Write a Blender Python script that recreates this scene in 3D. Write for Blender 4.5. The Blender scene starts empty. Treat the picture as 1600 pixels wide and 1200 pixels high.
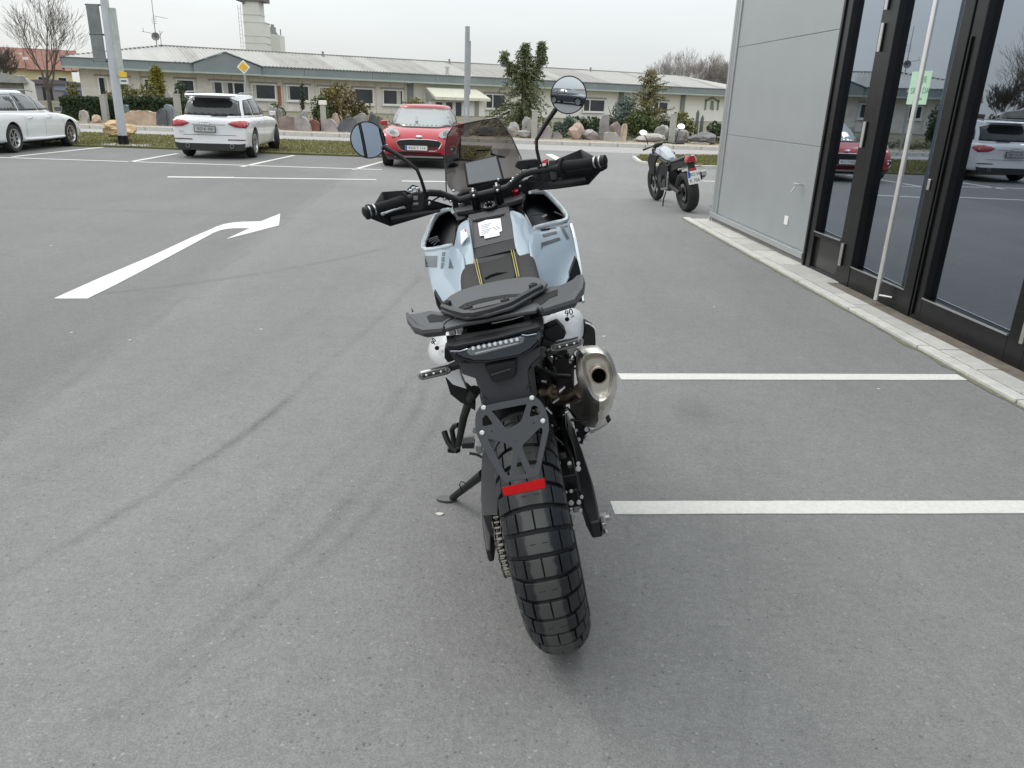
import bpy, bmesh, math, random
import numpy as np
from mathutils import Matrix, Vector
from mathutils import noise as mnoise
from mathutils.bvhtree import BVHTree
random.seed(7); rng=np.random.RandomState(7)
S=bpy.context.scene; C=S.collection
# ---------------------------------------------------------------- camera
FPX=1200.; CH=1.45; PITCH=math.atan(443/1200.); ROLL=0.035
fwd=np.array([0,math.cos(PITCH),-math.sin(PITCH)]); r0=np.array([1.,0,0]); u0=np.cross(r0,fwd)
CR=r0*math.cos(ROLL)+u0*math.sin(ROLL); CU=u0*math.cos(ROLL)-r0*math.sin(ROLL); CC=np.array([0,0,CH])
cd=bpy.data.cameras.new('camera'); cam=bpy.data.objects.new('camera',cd); C.objects.link(cam)
cd.sensor_width=36; cd.lens=36*FPX/1600; cd.clip_start=.05; cd.clip_end=1500
m=Matrix.Identity(4)
for i in range(3):
    m[i][0]=CR[i]; m[i][1]=CU[i]; m[i][2]=-fwd[i]; m[i][3]=CC[i]
cam.matrix_world=m; S.camera=cam
# ---------------------------------------------------------------- overcast sky
W=bpy.data.worlds.new('World'); S.world=W; W.use_nodes=True
nt=W.node_tree; N=nt.nodes; Lk=nt.links; N.clear()
SUN_EL=math.radians(48); SUN_AZ=math.radians(-60)
out=N.new('ShaderNodeOutputWorld'); sky=N.new('ShaderNodeTexSky'); sky.sky_type='NISHITA'; sky.sun_disc=False
sky.sun_elevation=SUN_EL; sky.sun_rotation=SUN_AZ; sky.air_density=1; sky.dust_density=3
b1=N.new('ShaderNodeBackground'); b1.inputs[1].default_value=.02; Lk.new(sky.outputs[0],b1.inputs[0])
tc=N.new('ShaderNodeTexCoord'); sp=N.new('ShaderNodeSeparateXYZ'); Lk.new(tc.outputs['Generated'],sp.inputs[0])
ma=N.new('ShaderNodeMath'); ma.operation='MULTIPLY_ADD'; ma.use_clamp=False; ma.inputs[1].default_value=1.45; ma.inputs[2].default_value=.70
mx=N.new('ShaderNodeMath'); mx.operation='MAXIMUM'; mx.inputs[1].default_value=0; Lk.new(sp.outputs[2],mx.inputs[0]); Lk.new(mx.outputs[0],ma.inputs[0])
no=N.new('ShaderNodeTexNoise'); no.inputs['Scale'].default_value=2.2; no.inputs['Detail'].default_value=5
mp=N.new('ShaderNodeMapping'); mp.inputs['Scale'].default_value=(1,1,4); Lk.new(tc.outputs['Generated'],mp.inputs[0]); Lk.new(mp.outputs[0],no.inputs[0])
m2=N.new('ShaderNodeMath'); m2.operation='MULTIPLY_ADD'; m2.inputs[1].default_value=.32; m2.inputs[2].default_value=.84; Lk.new(no.outputs[0],m2.inputs[0])
m3=N.new('ShaderNodeMath'); m3.operation='MULTIPLY'; Lk.new(ma.outputs[0],m3.inputs[0]); Lk.new(m2.outputs[0],m3.inputs[1])
b2=N.new('ShaderNodeBackground'); b2.inputs[0].default_value=(.96,1,1.01,1); Lk.new(m3.outputs[0],b2.inputs[1])
ad=N.new('ShaderNodeAddShader'); Lk.new(b1.outputs[0],ad.inputs[0]); Lk.new(b2.outputs[0],ad.inputs[1]); Lk.new(ad.outputs[0],out.inputs[0])
sd=bpy.data.lights.new('sun','SUN'); so=bpy.data.objects.new('sun',sd); C.objects.link(so)
sd.energy=.85; sd.angle=math.radians(18); sd.color=(1,.97,.93)
sv=Vector((math.sin(SUN_AZ)*math.cos(SUN_EL),math.cos(SUN_AZ)*math.cos(SUN_EL),math.sin(SUN_EL)))
so.rotation_euler=sv.to_track_quat('Z','Y').to_euler(); so.location=(0,0,30)
S.view_settings.view_transform='Standard'; S.view_settings.look='None'; S.view_settings.exposure=0.0; S.view_settings.gamma=1
try: S.view_settings.use_curve_mapping=False
except Exception: pass
# ---------------------------------------------------------------- survey helpers: where a sight line meets a real plane
def ray(x,y): return fwd+CR*(x-800)/FPX+CU*(600-y)/FPX
def hit(x,y,p0,n):
    d=ray(x,y); n=np.array(n,float); return CC+d*(((np.array(p0,float)-CC)@n)/(d@n))
def G(x,y,z=0): return hit(x,y,(0,0,z),(0,0,1))
def AY(x,y,Y): return hit(x,y,(0,Y,0),(0,1,0))
# ---------------------------------------------------------------- materials
MATS={}
def M(name,col,rough=.6,metal=0,var=0,scale=6,bump=0,bscale=60,coat=0,spec=.5,alpha=1,stretch=None,emit=0,trans=0,col2=None):
    if name in MATS: return MATS[name]
    mt=bpy.data.materials.new(name); mt.use_nodes=True; t=mt.node_tree; p=t.nodes['Principled BSDF']
    p.inputs['Base Color'].default_value=(*col,1); p.inputs['Roughness'].default_value=rough; p.inputs['Metallic'].default_value=metal
    p.inputs['Specular IOR Level'].default_value=spec; p.inputs['Coat Weight'].default_value=coat; p.inputs['Coat Roughness'].default_value=.05
    p.inputs['Alpha'].default_value=alpha; p.inputs['Transmission Weight'].default_value=trans
    if emit: p.inputs['Emission Color'].default_value=(*col,1); p.inputs['Emission Strength'].default_value=emit
    co=t.nodes.new('ShaderNodeTexCoord'); src=co.outputs['Object']
    if stretch:
        g=t.nodes.new('ShaderNodeMapping'); g.inputs['Scale'].default_value=stretch; t.links.new(src,g.inputs[0]); src=g.outputs[0]
    if var:
        n=t.nodes.new('ShaderNodeTexNoise'); n.inputs['Scale'].default_value=scale; n.inputs['Detail'].default_value=6; n.inputs['Roughness'].default_value=.65
        t.links.new(src,n.inputs[0]); mxx=t.nodes.new('ShaderNodeMix'); mxx.data_type='RGBA'
        c2=col2 or tuple(min(1,c*(1+var)) for c in col); c1=tuple(c*(1-var) for c in col) if not col2 else col
        mxx.inputs[6].default_value=(*c1,1); mxx.inputs[7].default_value=(*c2,1)
        rp=t.nodes.new('ShaderNodeMapRange'); rp.inputs[1].default_value=.3; rp.inputs[2].default_value=.7
        t.links.new(n.outputs[0],rp.inputs[0]); t.links.new(rp.outputs[0],mxx.inputs[0]); t.links.new(mxx.outputs[2],p.inputs['Base Color'])
        rr=t.nodes.new('ShaderNodeMapRange'); rr.inputs[3].default_value=max(.02,rough*.85); rr.inputs[4].default_value=min(1,rough*1.15)
        t.links.new(n.outputs[0],rr.inputs[0]); t.links.new(rr.outputs[0],p.inputs['Roughness'])
    if bump:
        n=t.nodes.new('ShaderNodeTexNoise'); n.inputs['Scale'].default_value=bscale; n.inputs['Detail'].default_value=4; t.links.new(src,n.inputs[0])
        b=t.nodes.new('ShaderNodeBump'); b.inputs['Strength'].default_value=bump; b.inputs['Distance'].default_value=.01; t.links.new(n.outputs[0],b.inputs['Height']); t.links.new(b.outputs[0],p.inputs['Normal'])
    MATS[name]=mt; return mt
def glassy(name,tint,refl,behind=(.9,.9,.9),rough=.01,base=.12,amt=.75):
    """architectural pane: mirror reflection that grows with grazing angle over a see-through tinted body"""
    mt=bpy.data.materials.new(name); mt.use_nodes=True; t=mt.node_tree; t.nodes.clear(); o=t.nodes.new('ShaderNodeOutputMaterial')
    g=t.nodes.new('ShaderNodeBsdfGlossy'); g.inputs[0].default_value=(*refl,1); g.inputs['Roughness'].default_value=rough
    tr=t.nodes.new('ShaderNodeBsdfTransparent'); tr.inputs[0].default_value=(*tint,1)
    lw=t.nodes.new('ShaderNodeFresnel'); lw.inputs[0].default_value=1.5
    a=t.nodes.new('ShaderNodeMath'); a.operation='MULTIPLY_ADD'; a.use_clamp=True; a.inputs[1].default_value=amt; a.inputs[2].default_value=base
    mx=t.nodes.new('ShaderNodeMixShader'); t.links.new(lw.outputs[0],a.inputs[0]); t.links.new(a.outputs[0],mx.inputs[0]); t.links.new(tr.outputs[0],mx.inputs[1]); t.links.new(g.outputs[0],mx.inputs[2]); t.links.new(mx.outputs[0],o.inputs[0])
    return mt
# ---------------------------------------------------------------- mesh helpers
class MB:
    def __init__(s): s.v=[]; s.f=[]; s.mi=[]; s.cur=0
    def add(s,v,f):
        o=len(s.v); s.v+= [tuple(map(float,p)) for p in v]; s.f+=[tuple(i+o for i in q) for q in f]; s.mi+=[s.cur]*len(f); return s
    def box(s,x0,x1,y0,y1,z0,z1,T=None):
        v=np.array([(x,y,z) for x in(x0,x1) for y in(y0,y1) for z in(z0,z1)],float)
        if T is not None: v=np.array([T(p) for p in v])
        return s.add(v,[(0,1,3,2),(4,6,7,5),(0,4,5,1),(2,3,7,6),(0,2,6,4),(1,5,7,3)])
    def loft(s,rings,cap=True,closed=True,capc=False):
        n=len(rings[0]); V=[p for r in rings for p in r]; F=[]
        for a in range(len(rings)-1):
            for i in range(n if closed else n-1):
                j=(i+1)%n; F.append((a*n+i,a*n+j,(a+1)*n+j,(a+1)*n+i))
        if cap and closed:
            F.append(tuple(range(n))[::-1]); F.append(tuple(range((len(rings)-1)*n,len(rings)*n)))
        return s.add(V,F)
    def tube(s,pts,r,n=8,cap=True,sx=1.0):
        P=[np.array(p,float) for p in pts]; R=r if hasattr(r,'__len__') else [r]*len(P); rings=[]; up=None
        for i,p in enumerate(P):
            t=P[min(i+1,len(P)-1)]-P[max(i-1,0)]; t/=np.linalg.norm(t)+1e-9
            if up is None:
                up=np.array([0,0,1.]) if abs(t[2])<.9 else np.array([0,1.,0])
            up=up-t*(up@t); up/=np.linalg.norm(up)+1e-9; sd_=np.cross(t,up)
            rings.append([p+R[i]*(math.cos(a)*up+math.sin(a)*sd_*sx) for a in np.linspace(0,2*math.pi,n,endpoint=False)])
        return s.loft(rings,cap)
    def cyl(s,a,b,r,r2=None,n=16): return s.tube([a,b],[r,r if r2 is None else r2],n)
    def prism(s,pts,vec):
        n=len(pts); P=[np.array(p,float) for p in pts]; v=np.array(vec,float)
        return s.add(P+[p+v for p in P],[tuple(range(n)),tuple(range(2*n-1,n-1,-1))]+[(i,(i+1)%n,(i+1)%n+n,i+n) for i in range(n)])
    def grid(s,rows):
        m=len(rows[0]); V=[p for r in rows for p in r]
        return s.add(V,[(a*m+i,a*m+i+1,(a+1)*m+i+1,(a+1)*m+i) for a in range(len(rows)-1) for i in range(m-1)])
    def lathe(s,prof,axis_o,axis,n=32,ang=(0,2*math.pi)):
        """prof: list of (along axis, radius)"""
        ax=np.array(axis,float); ax/=np.linalg.norm(ax); o=np.array(axis_o,float)
        up=np.array([0,0,1.]) if abs(ax[2])<.9 else np.array([0,1.,0]); up=up-ax*(up@ax); up/=np.linalg.norm(up); sd_=np.cross(ax,up)
        rings=[[o+ax*a+r*(math.cos(t)*up+math.sin(t)*sd_) for t in np.linspace(0,2*math.pi,n,endpoint=False)] for a,r in prof]
        return s.loft(rings,cap=False)
    def sphere(s,c,r,n=12,m=8,sc=(1,1,1)):
        c=np.array(c,float); rings=[[c+r*np.array([math.sin(a)*math.cos(b)*sc[0],math.sin(a)*math.sin(b)*sc[1],math.cos(a)*sc[2]]) for b in np.linspace(0,2*math.pi,n,endpoint=False)] for a in np.linspace(.05,math.pi-.05,m)]
        return s.loft(rings)
    def build(s,name,mat,parent=None,smooth=True,bevel=0,solid=0,sub=0,ang=35,loc=None,label=None,off=-1,wn=True):
        me=bpy.data.meshes.new(name); me.from_pydata(s.v,[],s.f); me.validate(); me.update()
        for q in (mat if isinstance(mat,(list,tuple)) else [mat]): me.materials.append(q)
        if isinstance(mat,(list,tuple)) and len(s.mi)==len(me.polygons): me.polygons.foreach_set('material_index',s.mi)
        bm=bmesh.new(); bm.from_mesh(me); bmesh.ops.recalc_face_normals(bm,faces=bm.faces); bm.to_mesh(me); bm.free()
        if smooth:
            me.polygons.foreach_set('use_smooth',[True]*len(me.polygons))
            try: me.set_sharp_from_angle(angle=math.radians(ang))
            except Exception: pass
        o=bpy.data.objects.new(name,me); C.objects.link(o)
        if loc is not None: o.location=loc
        if parent is not None: o.parent=parent
        if solid: q=o.modifiers.new('s','SOLIDIFY'); q.thickness=solid; q.offset=off
        if sub: q=o.modifiers.new('u','SUBSURF'); q.levels=sub; q.render_levels=sub
        if bevel: q=o.modifiers.new('b','BEVEL'); q.width=bevel; q.segments=2; q.limit_method='ANGLE'; q.angle_limit=math.radians(40); q.harden_normals=True
        if label: o['label']=label
        return o
def tag(o,label,cat,group=None,kind=None):
    if label: o['label']=label
    if cat: o['category']=cat
    if group: o['group']=group
    if kind: o['kind']=kind
    return o
def thing(name,label,cat,loc=(0,0,0),rz=0,group=None):
    o=bpy.data.objects.new(name,None); C.objects.link(o); o.empty_display_size=.2; o.location=loc; o.rotation_euler=(0,0,rz); return tag(o,label,cat,group)
def struct(o): o['kind']='structure'; return o
def copy_tree(o,parent=None):
    c=o.copy(); C.objects.link(c)
    if parent is not None: c.parent=parent
    for ch in list(o.children): copy_tree(ch,c)
    return c
def text_part(txt,size,mat,parent,loc,rot,name='lettering',ex=.002,sx=1,align='CENTER'):
    cu=bpy.data.curves.new(name,'FONT'); cu.body=txt; cu.size=size; cu.extrude=ex; cu.align_x=align; cu.align_y='CENTER'; cu.resolution_u=3
    t=bpy.data.objects.new(name,cu); C.objects.link(t); bpy.context.view_layer.update()
    me=bpy.data.meshes.new_from_object(t.evaluated_get(bpy.context.evaluated_depsgraph_get())); bpy.data.objects.remove(t); bpy.data.curves.remove(cu)
    o=bpy.data.objects.new(name,me); me.materials.clear(); me.materials.append(mat); C.objects.link(o); o.parent=parent
    if isinstance(rot,Matrix): o.matrix_local=Matrix.Translation(Vector(loc))@rot.to_4x4()@Matrix.Diagonal((sx,1,1,1))
    else: o.location=loc; o.rotation_euler=rot; o.scale=(sx,1,1)
    return o
def cut_plate(name,outer,holes,thick,mat,parent,O3,ux,uy,bevel=.0008):
    """flat sheet with real cut-outs; outlines are 2D in the (ux,uy) plane through O3"""
    cu=bpy.data.curves.new(name,'CURVE'); cu.dimensions='2D'; cu.fill_mode='BOTH'; cu.extrude=thick/2; cu.bevel_depth=bevel
    for loop in [outer]+holes:
        sp_=cu.splines.new('POLY'); sp_.points.add(len(loop)-1); sp_.use_cyclic_u=True
        for q,p in zip(sp_.points,loop): q.co=(p[0],p[1],0,1)
    t=bpy.data.objects.new(name,cu); C.objects.link(t); bpy.context.view_layer.update()
    me=bpy.data.meshes.new_from_object(t.evaluated_get(bpy.context.evaluated_depsgraph_get())); bpy.data.objects.remove(t); bpy.data.curves.remove(cu)
    o=bpy.data.objects.new(name,me); me.materials.clear(); me.materials.append(mat); C.objects.link(o); o.parent=parent
    ux=Vector(ux).normalized(); uy=Vector(uy); uy=(uy-ux*uy.dot(ux)).normalized(); w=ux.cross(uy)
    R=Matrix((ux,uy,w)).transposed(); o.matrix_local=Matrix.Translation(Vector(O3))@R.to_4x4(); return o
# ================================================================ SETTING
def arc3(a,b,c):
    ax,ay=a[:2];bx,by=b[:2];cx,cy=c[:2]; d=2*(ax*(by-cy)+bx*(cy-ay)+cx*(ay-by))
    ux=((ax*ax+ay*ay)*(by-cy)+(bx*bx+by*by)*(cy-ay)+(cx*cx+cy*cy)*(ay-by))/d
    uy=((ax*ax+ay*ay)*(cx-bx)+(bx*bx+by*by)*(ax-cx)+(cx*cx+cy*cy)*(bx-ax))/d
    return ux,uy,math.hypot(ax-ux,ay-uy)
def asphalt_mat(name,base,arcs=True):
    mt=bpy.data.materials.new(name); mt.use_nodes=True; t=mt.node_tree; L=t.links; p=t.nodes['Principled BSDF']
    nn=lambda k:t.nodes.new(k)
    geo=nn('ShaderNodeNewGeometry'); P=geo.outputs['Position']
    def noise(sc,det=4,ro=.6,stretch=None):
        n=nn('ShaderNodeTexNoise'); n.inputs['Scale'].default_value=sc; n.inputs['Detail'].default_value=det; n.inputs['Roughness'].default_value=ro
        if stretch:
            g=nn('ShaderNodeMapping'); g.inputs['Scale'].default_value=stretch; g.inputs['Rotation'].default_value=(0,0,.35); L.new(P,g.inputs[0]); L.new(g.outputs[0],n.inputs[0])
        else: L.new(P,n.inputs[0])
        return n.outputs[0]
    def math_(op,a,b=None,c=None,cl=False):
        k=nn('ShaderNodeMath'); k.operation=op; k.use_clamp=cl
        for i,x in enumerate((a,b,c)):
            if x is None: continue
            if isinstance(x,(int,float)): k.inputs[i].default_value=x
            else: L.new(x,k.inputs[i])
        return k.outputs[0]
    def mr(x,a,b,c,d):
        k=nn('ShaderNodeMapRange'); k.inputs[1].default_value=a;k.inputs[2].default_value=b;k.inputs[3].default_value=c;k.inputs[4].default_value=d; L.new(x,k.inputs[0]); return k.outputs[0]
    f=mr(noise(.35,5),.3,.7,.91,1.09)                      # broad clouding
    f=math_('MULTIPLY',f,mr(noise(1.6,6,.7,(1,.25,1)),.3,.7,.94,1.06))   # roller / wear streaks
    f=math_('MULTIPLY',f,mr(noise(11,5,.7),.3,.7,.93,1.07))
    grain=noise(170,3,.75); f=math_('MULTIPLY',f,mr(grain,.30,.70,.74,1.27))
    f=math_('MULTIPLY',f,mr(noise(45,4,.75),.3,.7,.86,1.14))
    fine=noise(420,2,.8); f=math_('MULTIPLY',f,mr(fine,.3,.7,.78,1.24))
    # stone chips, light and dark
    vo=nn('ShaderNodeTexVoronoi'); vo.inputs['Scale'].default_value=70; L.new(P,vo.inputs[0])
    wn=nn('ShaderNodeSeparateColor'); L.new(vo.outputs['Color'],wn.inputs[0])
    chip=math_('MULTIPLY',math_('GREATER_THAN',wn.outputs[0],.965),math_('LESS_THAN',vo.outputs['Distance'],.30))
    dark=math_('MULTIPLY',math_('LESS_THAN',wn.outputs[1],.05),math_('LESS_THAN',vo.outputs['Distance'],.32))
    f=math_('ADD',f,math_('MULTIPLY',chip,.38)); f=math_('SUBTRACT',f,math_('MULTIPLY',dark,.30))
    if arcs:
        sx=nn('ShaderNodeSeparateXYZ'); L.new(P,sx.inputs[0])
        wob=math_('MULTIPLY',math_('SUBTRACT',noise(1.3,5,.65),.5),.09)
        for (a,b,c,w,st,side) in [((0,905),(210,790),(430,640),.035,.15,.07),((430,640),(540,545),(640,450),.045,.10,.05),((300,1010),(500,830),(650,640),.045,.13,0),((360,1000),(560,820),(690,640),.04,.10,0),((430,800),(560,690),(655,560),.05,.08,0),((240,450),(400,428),(560,398),.07,.13,0),((0,325),(220,330),(440,340),.09,.10,0),((140,700),(340,590),(520,450),.09,.05,0),((1160,760),(1168,950),(1158,1180),.014,.06,0),((960,1180),(980,900),(1010,640),.05,.04,0),((620,470),(690,400),(720,340),.12,.05,0)]:
            cx,cy,R=arc3(G(*a),G(*b),G(*c))
            d=nn('ShaderNodeVectorMath'); d.operation='DISTANCE'; L.new(P,d.inputs[0]); d.inputs[1].default_value=(cx,cy,0)
            e=math_('ADD',math_('SUBTRACT',d.outputs['Value'],R),wob)
            band=mr(math_('ABSOLUTE',e),0,w,1,0)
            br=mr(noise(1.1,5,.7),.38,.58,.15,1)
            ys=[G(*a)[1],G(*b)[1],G(*c)[1]]; xs=[G(*a)[0],G(*b)[0],G(*c)[0]]; mg_=.35+.06*(max(ys)-min(ys))
            for s_,vals in ((sx.outputs[1],ys),(sx.outputs[0],xs)):
                band=math_('MULTIPLY',band,mr(s_,min(vals)-mg_*2,min(vals)-mg_*.3,0,1)); band=math_('MULTIPLY',band,mr(s_,max(vals)+mg_*.3,max(vals)+mg_*2,1,0))
            f=math_('SUBTRACT',f,math_('MULTIPLY',math_('MULTIPLY',band,st*1.5),br))
            if side: f=math_('SUBTRACT',f,math_('MULTIPLY',math_('GREATER_THAN',e,0) if False else mr(e,-.02,.05,0,1),side*.0))
        # oil stain
        c=G(1088,643); d=nn('ShaderNodeVectorMath'); d.operation='DISTANCE'; sc=nn('ShaderNodeVectorMath'); sc.operation='MULTIPLY'; sc.inputs[1].default_value=(1,.75,1)
        L.new(P,sc.inputs[0]); L.new(sc.outputs[0],d.inputs[0]); d.inputs[1].default_value=(c[0],c[1]*.75,0)
        f=math_('SUBTRACT',f,math_('MULTIPLY',mr(math_('ADD',d.outputs['Value'],wob),.05,.17,1,0),.16))
        # newer, darker surfacing on the left of the lot
        a=G(0,905);b=G(640,450); nx,ny=(b[1]-a[1]),-(b[0]-a[0]); l=math.hypot(nx,ny)
        dt=nn('ShaderNodeVectorMath'); dt.operation='DOT_PRODUCT'; L.new(P,dt.inputs[0]); dt.inputs[1].default_value=(nx/l,ny/l,0)
        e=math_('ADD',math_('SUBTRACT',dt.outputs['Value'],(nx*a[0]+ny*a[1])/l),math_('MULTIPLY',wob,1.5)); f=math_('MULTIPLY',f,mr(e,-.45,.03,.94,1.0))
        a=G(6,676);b=G(440,352); nx,ny=(b[1]-a[1]),-(b[0]-a[0]); l=math.hypot(nx,ny)
        dt=nn('ShaderNodeVectorMath'); dt.operation='DOT_PRODUCT'; L.new(P,dt.inputs[0]); dt.inputs[1].default_value=(nx/l,ny/l,0)
        e=math_('ADD',math_('SUBTRACT',dt.outputs['Value'],(nx*a[0]+ny*a[1])/l),math_('MULTIPLY',wob,2.5)); f=math_('MULTIPLY',f,mr(e,-.16,.05,.845,1.0))
        f=math_('SUBTRACT',f,math_('MULTIPLY',math_('MULTIPLY',mr(math_('ABSOLUTE',e),0,.05,1,0),.10),mr(noise(1.7,3),.4,.6,0,1)))
    k=nn('ShaderNodeVectorMath'); k.operation='SCALE'; k.inputs[0].default_value=base; L.new(f,k.inputs['Scale']); L.new(k.outputs[0],p.inputs['Base Color'])
    p.inputs['Roughness'].default_value=.82; p.inputs['Specular IOR Level'].default_value=.22
    b=nn('ShaderNodeBump'); b.inputs['Strength'].default_value=.55; b.inputs['Distance'].default_value=.0035
    L.new(math_('ADD',grain,math_('MULTIPLY',vo.outputs['Distance'],.8)),b.inputs['Height']); L.new(b.outputs[0],p.inputs['Normal'])
    return mt
ASP=asphalt_mat('asphalt',(.205,.203,.198))
ROADM=M('road_asphalt',(.30,.29,.28),.9,var=.12,scale=2,bump=.2,bscale=40)
PAINT=M('road_paint',(.65,.64,.60),.8,spec=.15,var=.10,scale=55,bump=.35,bscale=160)
CONC=M('concrete',(.46,.445,.41),.85,var=.14,scale=7,bump=.3,bscale=90)
CONC2=M('concrete_kerb',(.50,.49,.45),.85,var=.16,scale=12,bump=.3,bscale=90)
def slab(name,pts,z,mat,parent=None,th=.02,kind='structure'):
    o=MB().prism([(p[0],p[1],z) for p in pts],(0,0,-th)).build(name,mat,parent,smooth=False)
    if kind: o['kind']=kind
    return o
slab('terrain',[(-400,-200),(400,-200),(400,700),(-400,700)],-.03,M('earth',(.13,.115,.08),.95,var=.3,scale=.5),th=1)
lot=slab('parking_lot',[(-60,-60),(60,-60),(60,25.5),(-60,25.5)],0,ASP,th=.025)
slab('road',[(-160,25.5),(160,25.5),(160,28.9),(-160,28.9)],-.004,ROADM,th=.02)
# ---- painted markings (parts of the lot)
def line(a,b,w,name='parking_line'):
    a=np.array(a[:2]);b=np.array(b[:2]);d=b-a;L_=np.linalg.norm(d);d/=L_;n=np.array([-d[1],d[0]])*w/2
    k=max(2,int(L_/.12)); rows=[]                              # worn, slightly wavering edges
    for i in range(k+1):
        q=a+d*L_*i/k; e1=1+random.uniform(-.035,.035); e2=1+random.uniform(-.035,.035); rows.append([(*(q-n*e1),.004),(*(q+n*e2),.004)])
    o=MB().grid(rows).build(name,PAINT,lot,smooth=False,solid=.003); return o
l1a,l1b=G(957,794),G(1600,793); line(l1a,l1a+(l1b-l1a)*1.6,.10)
line(G(968,589),G(1503,590),.10)
line(G(-160,241),G(597,265.3),.085)
f=lambda a,b:line(G(*a),G(*b),.10)
f((20,245),(176,228.5)); f((203,253),(277,240)); f((378,260.5),(459,243)); f((553,265),(604,251)); f((-130,236),(-20,226))
line(G(262,276.6),G(365,277.6),.15,'lane_marking'); line(G(365,278),G(588,280.8),.10,'lane_marking'); line(G(628,283),G(700,284),.12,'lane_marking')
line(G(858,241),G(874,250),.22,'lane_marking'); line(G(1097,283),G(1150,284),.10,'lane_marking')
arrow=[(84,467),(137,467),(180,446),(260,404),(310,377),(322,370.5),(334,364),(345,360),(355,358),(366,357),(390,357),(353,374),(400,362),(436,352.5),(438,334),(408,346),(398,346.5),(380,346.8),(365,348),(350,350.5),(338,354.5),(325,360.5),(300,371),(240,399),(160,433)]
pts=[G(*q) for q in arrow]
slab('direction_arrow',pts,.004,PAINT,lot,th=.003,kind=None)
# little stones / gum specks on the asphalt
BLOB=M('gum_speck',(.62,.60,.56),.8)
for k,(x,y,r) in enumerate([(687,804,.010),(944,526,.008),(408,515,.006),(112,520,.006),(1373,608,.006),(1116,480,.005),(80,384,.008),(203,532,.006)]):
    c=G(x,y); n=9; o=MB().prism([(c[0]+r*(1.4+.4*math.sin(i*2.1+k))*math.cos(i*2*math.pi/n),c[1]+r*math.sin(i*2*math.pi/n),.004) for i in range(n)],(0,0,-.003)).build('gum_speck',BLOB,lot,smooth=False)
# ---- lawns
GRS=M('grass_soil',(.12,.12,.045),.95,var=.3,scale=1.5)
def blades(name,label,poly_fn,x0,x1,y0,y1,n,z=.05,h=(.02,.055)):
    V=[];F=[]; k=0
    xs=rng.uniform(x0,x1,n); ys=rng.uniform(y0,y1,n)
    for x,y in zip(xs,ys):
        if not poly_fn(x,y): continue
        a=rng.uniform(0,math.pi); w=rng.uniform(.004,.013); hh=rng.uniform(*h); dx=math.cos(a)*w; dy=math.sin(a)*w; lx,ly=rng.uniform(-.04,.04,2)
        V+=[(x-dx,y-dy,z),(x+dx,y+dy,z),(x+lx,y+ly,z+hh)]; F.append((k,k+1,k+2)); k+=3
    me=bpy.data.meshes.new(name); me.from_pydata(V,[],F); me.materials.append(M('grass_blades',(.125,.125,.035),.8,var=.35,scale=.9,col2=(.19,.175,.06))); o=bpy.data.objects.new(name,me); C.objects.link(o); tag(o,label,'grass',kind='stuff'); return o
g_near=lambda x:18.95+(-x)*.075 if x<0 else 18.95
GN=[G(-300,217),G(0,222),G(130,229.5),G(200,231),G(450,241.5),G(560,245),G(700,250)]; end=G(742,254)
gp=[(-60,G(0,222)[1]+.8)]+[(p[0],p[1]) for p in GN[1:]]+[(end[0],end[1]+.3),(end[0]+.35,end[1]+1.6),(end[0],25.6),(-60,25.6)]
slab('lawn_base',gp,.045,GRS,th=.06)
from bisect import bisect
gx=[p[0] for p in gp[:9]]; gy=[p[1] for p in gp[:9]]
blades('lawn','long mown grass strip between the parked cars and the road',lambda x,y: y>np.interp(x,gx,gy) and x<end[0]+.2,-32,end[0]+.3,18,25.55,120000)
ip=[G(993,248),G(1003,256),G(1040,262),G(1125,263.5),G(1190,264),G(1190,246),G(1070,244.5),G(1000,245)]
slab('lawn_base',[(p[0],p[1]) for p in ip],.05,GRS,th=.06)
ipx=np.array([(p[0],p[1]) for p in ip])
def inpoly(x,y):
    c=False; n=len(ipx); j=n-1
    for i in range(n):
        if (ipx[i][1]>y)!=(ipx[j][1]>y) and x<(ipx[j][0]-ipx[i][0])*(y-ipx[i][1])/(ipx[j][1]-ipx[i][1])+ipx[i][0]: c=not c
        j=i
    return c
blades('lawn','small kerbed grass island behind the parked naked motorcycle',inpoly,ipx[:,0].min(),ipx[:,0].max(),ipx[:,1].min(),ipx[:,1].max(),22000)
kb=MB(); 
for i in range(4):
    a=np.array(ip[i][:2]);b=np.array(ip[i+1][:2]); d=(b-a)/np.linalg.norm(b-a); n=np.array([d[1],-d[0]])*.10
    kb.prism([(*a,.075),(*b,.075),(*(b+n),.075),(*(a+n),.075)],(0,0,-.1))
struct(kb.build('island_kerb',CONC2,smooth=False,bevel=.01))
# ---- kerb and gravel verge on the far side of the road, built stone by stone
kr=MB().box(-60,60,28.9,29.02,-.05,.0).build('far_kerb',CONC2,smooth=False); struct(kr)
ks=MB().box(-.49,.49,-.07,.07,-.05,.13); km=ks.build('kerb_stone',CONC2,kr,smooth=False,bevel=.012); km.location=(-20,28.97,0)
for i in range(1,46):
    c=km.copy(); C.objects.link(c); c.parent=kr; c.location=(-20+i*1.0,28.97+random.uniform(-.006,.006),random.uniform(-.006,.006))
slab('gravel_verge',[(-60,29.04),(60,29.04),(60,31.6),(-60,31.6)],.10,M('gravel_bed',(.33,.27,.20),.95,var=.25,scale=12,bump=.8,bscale=30),th=.1)
slab('garden_bed',[(-80,31.6),(80,31.6),(80,120),(-80,120)],.10,M('garden_soil',(.115,.105,.06),.95,var=.4,scale=1.2,bump=.6,bscale=20),th=.1)
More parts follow.
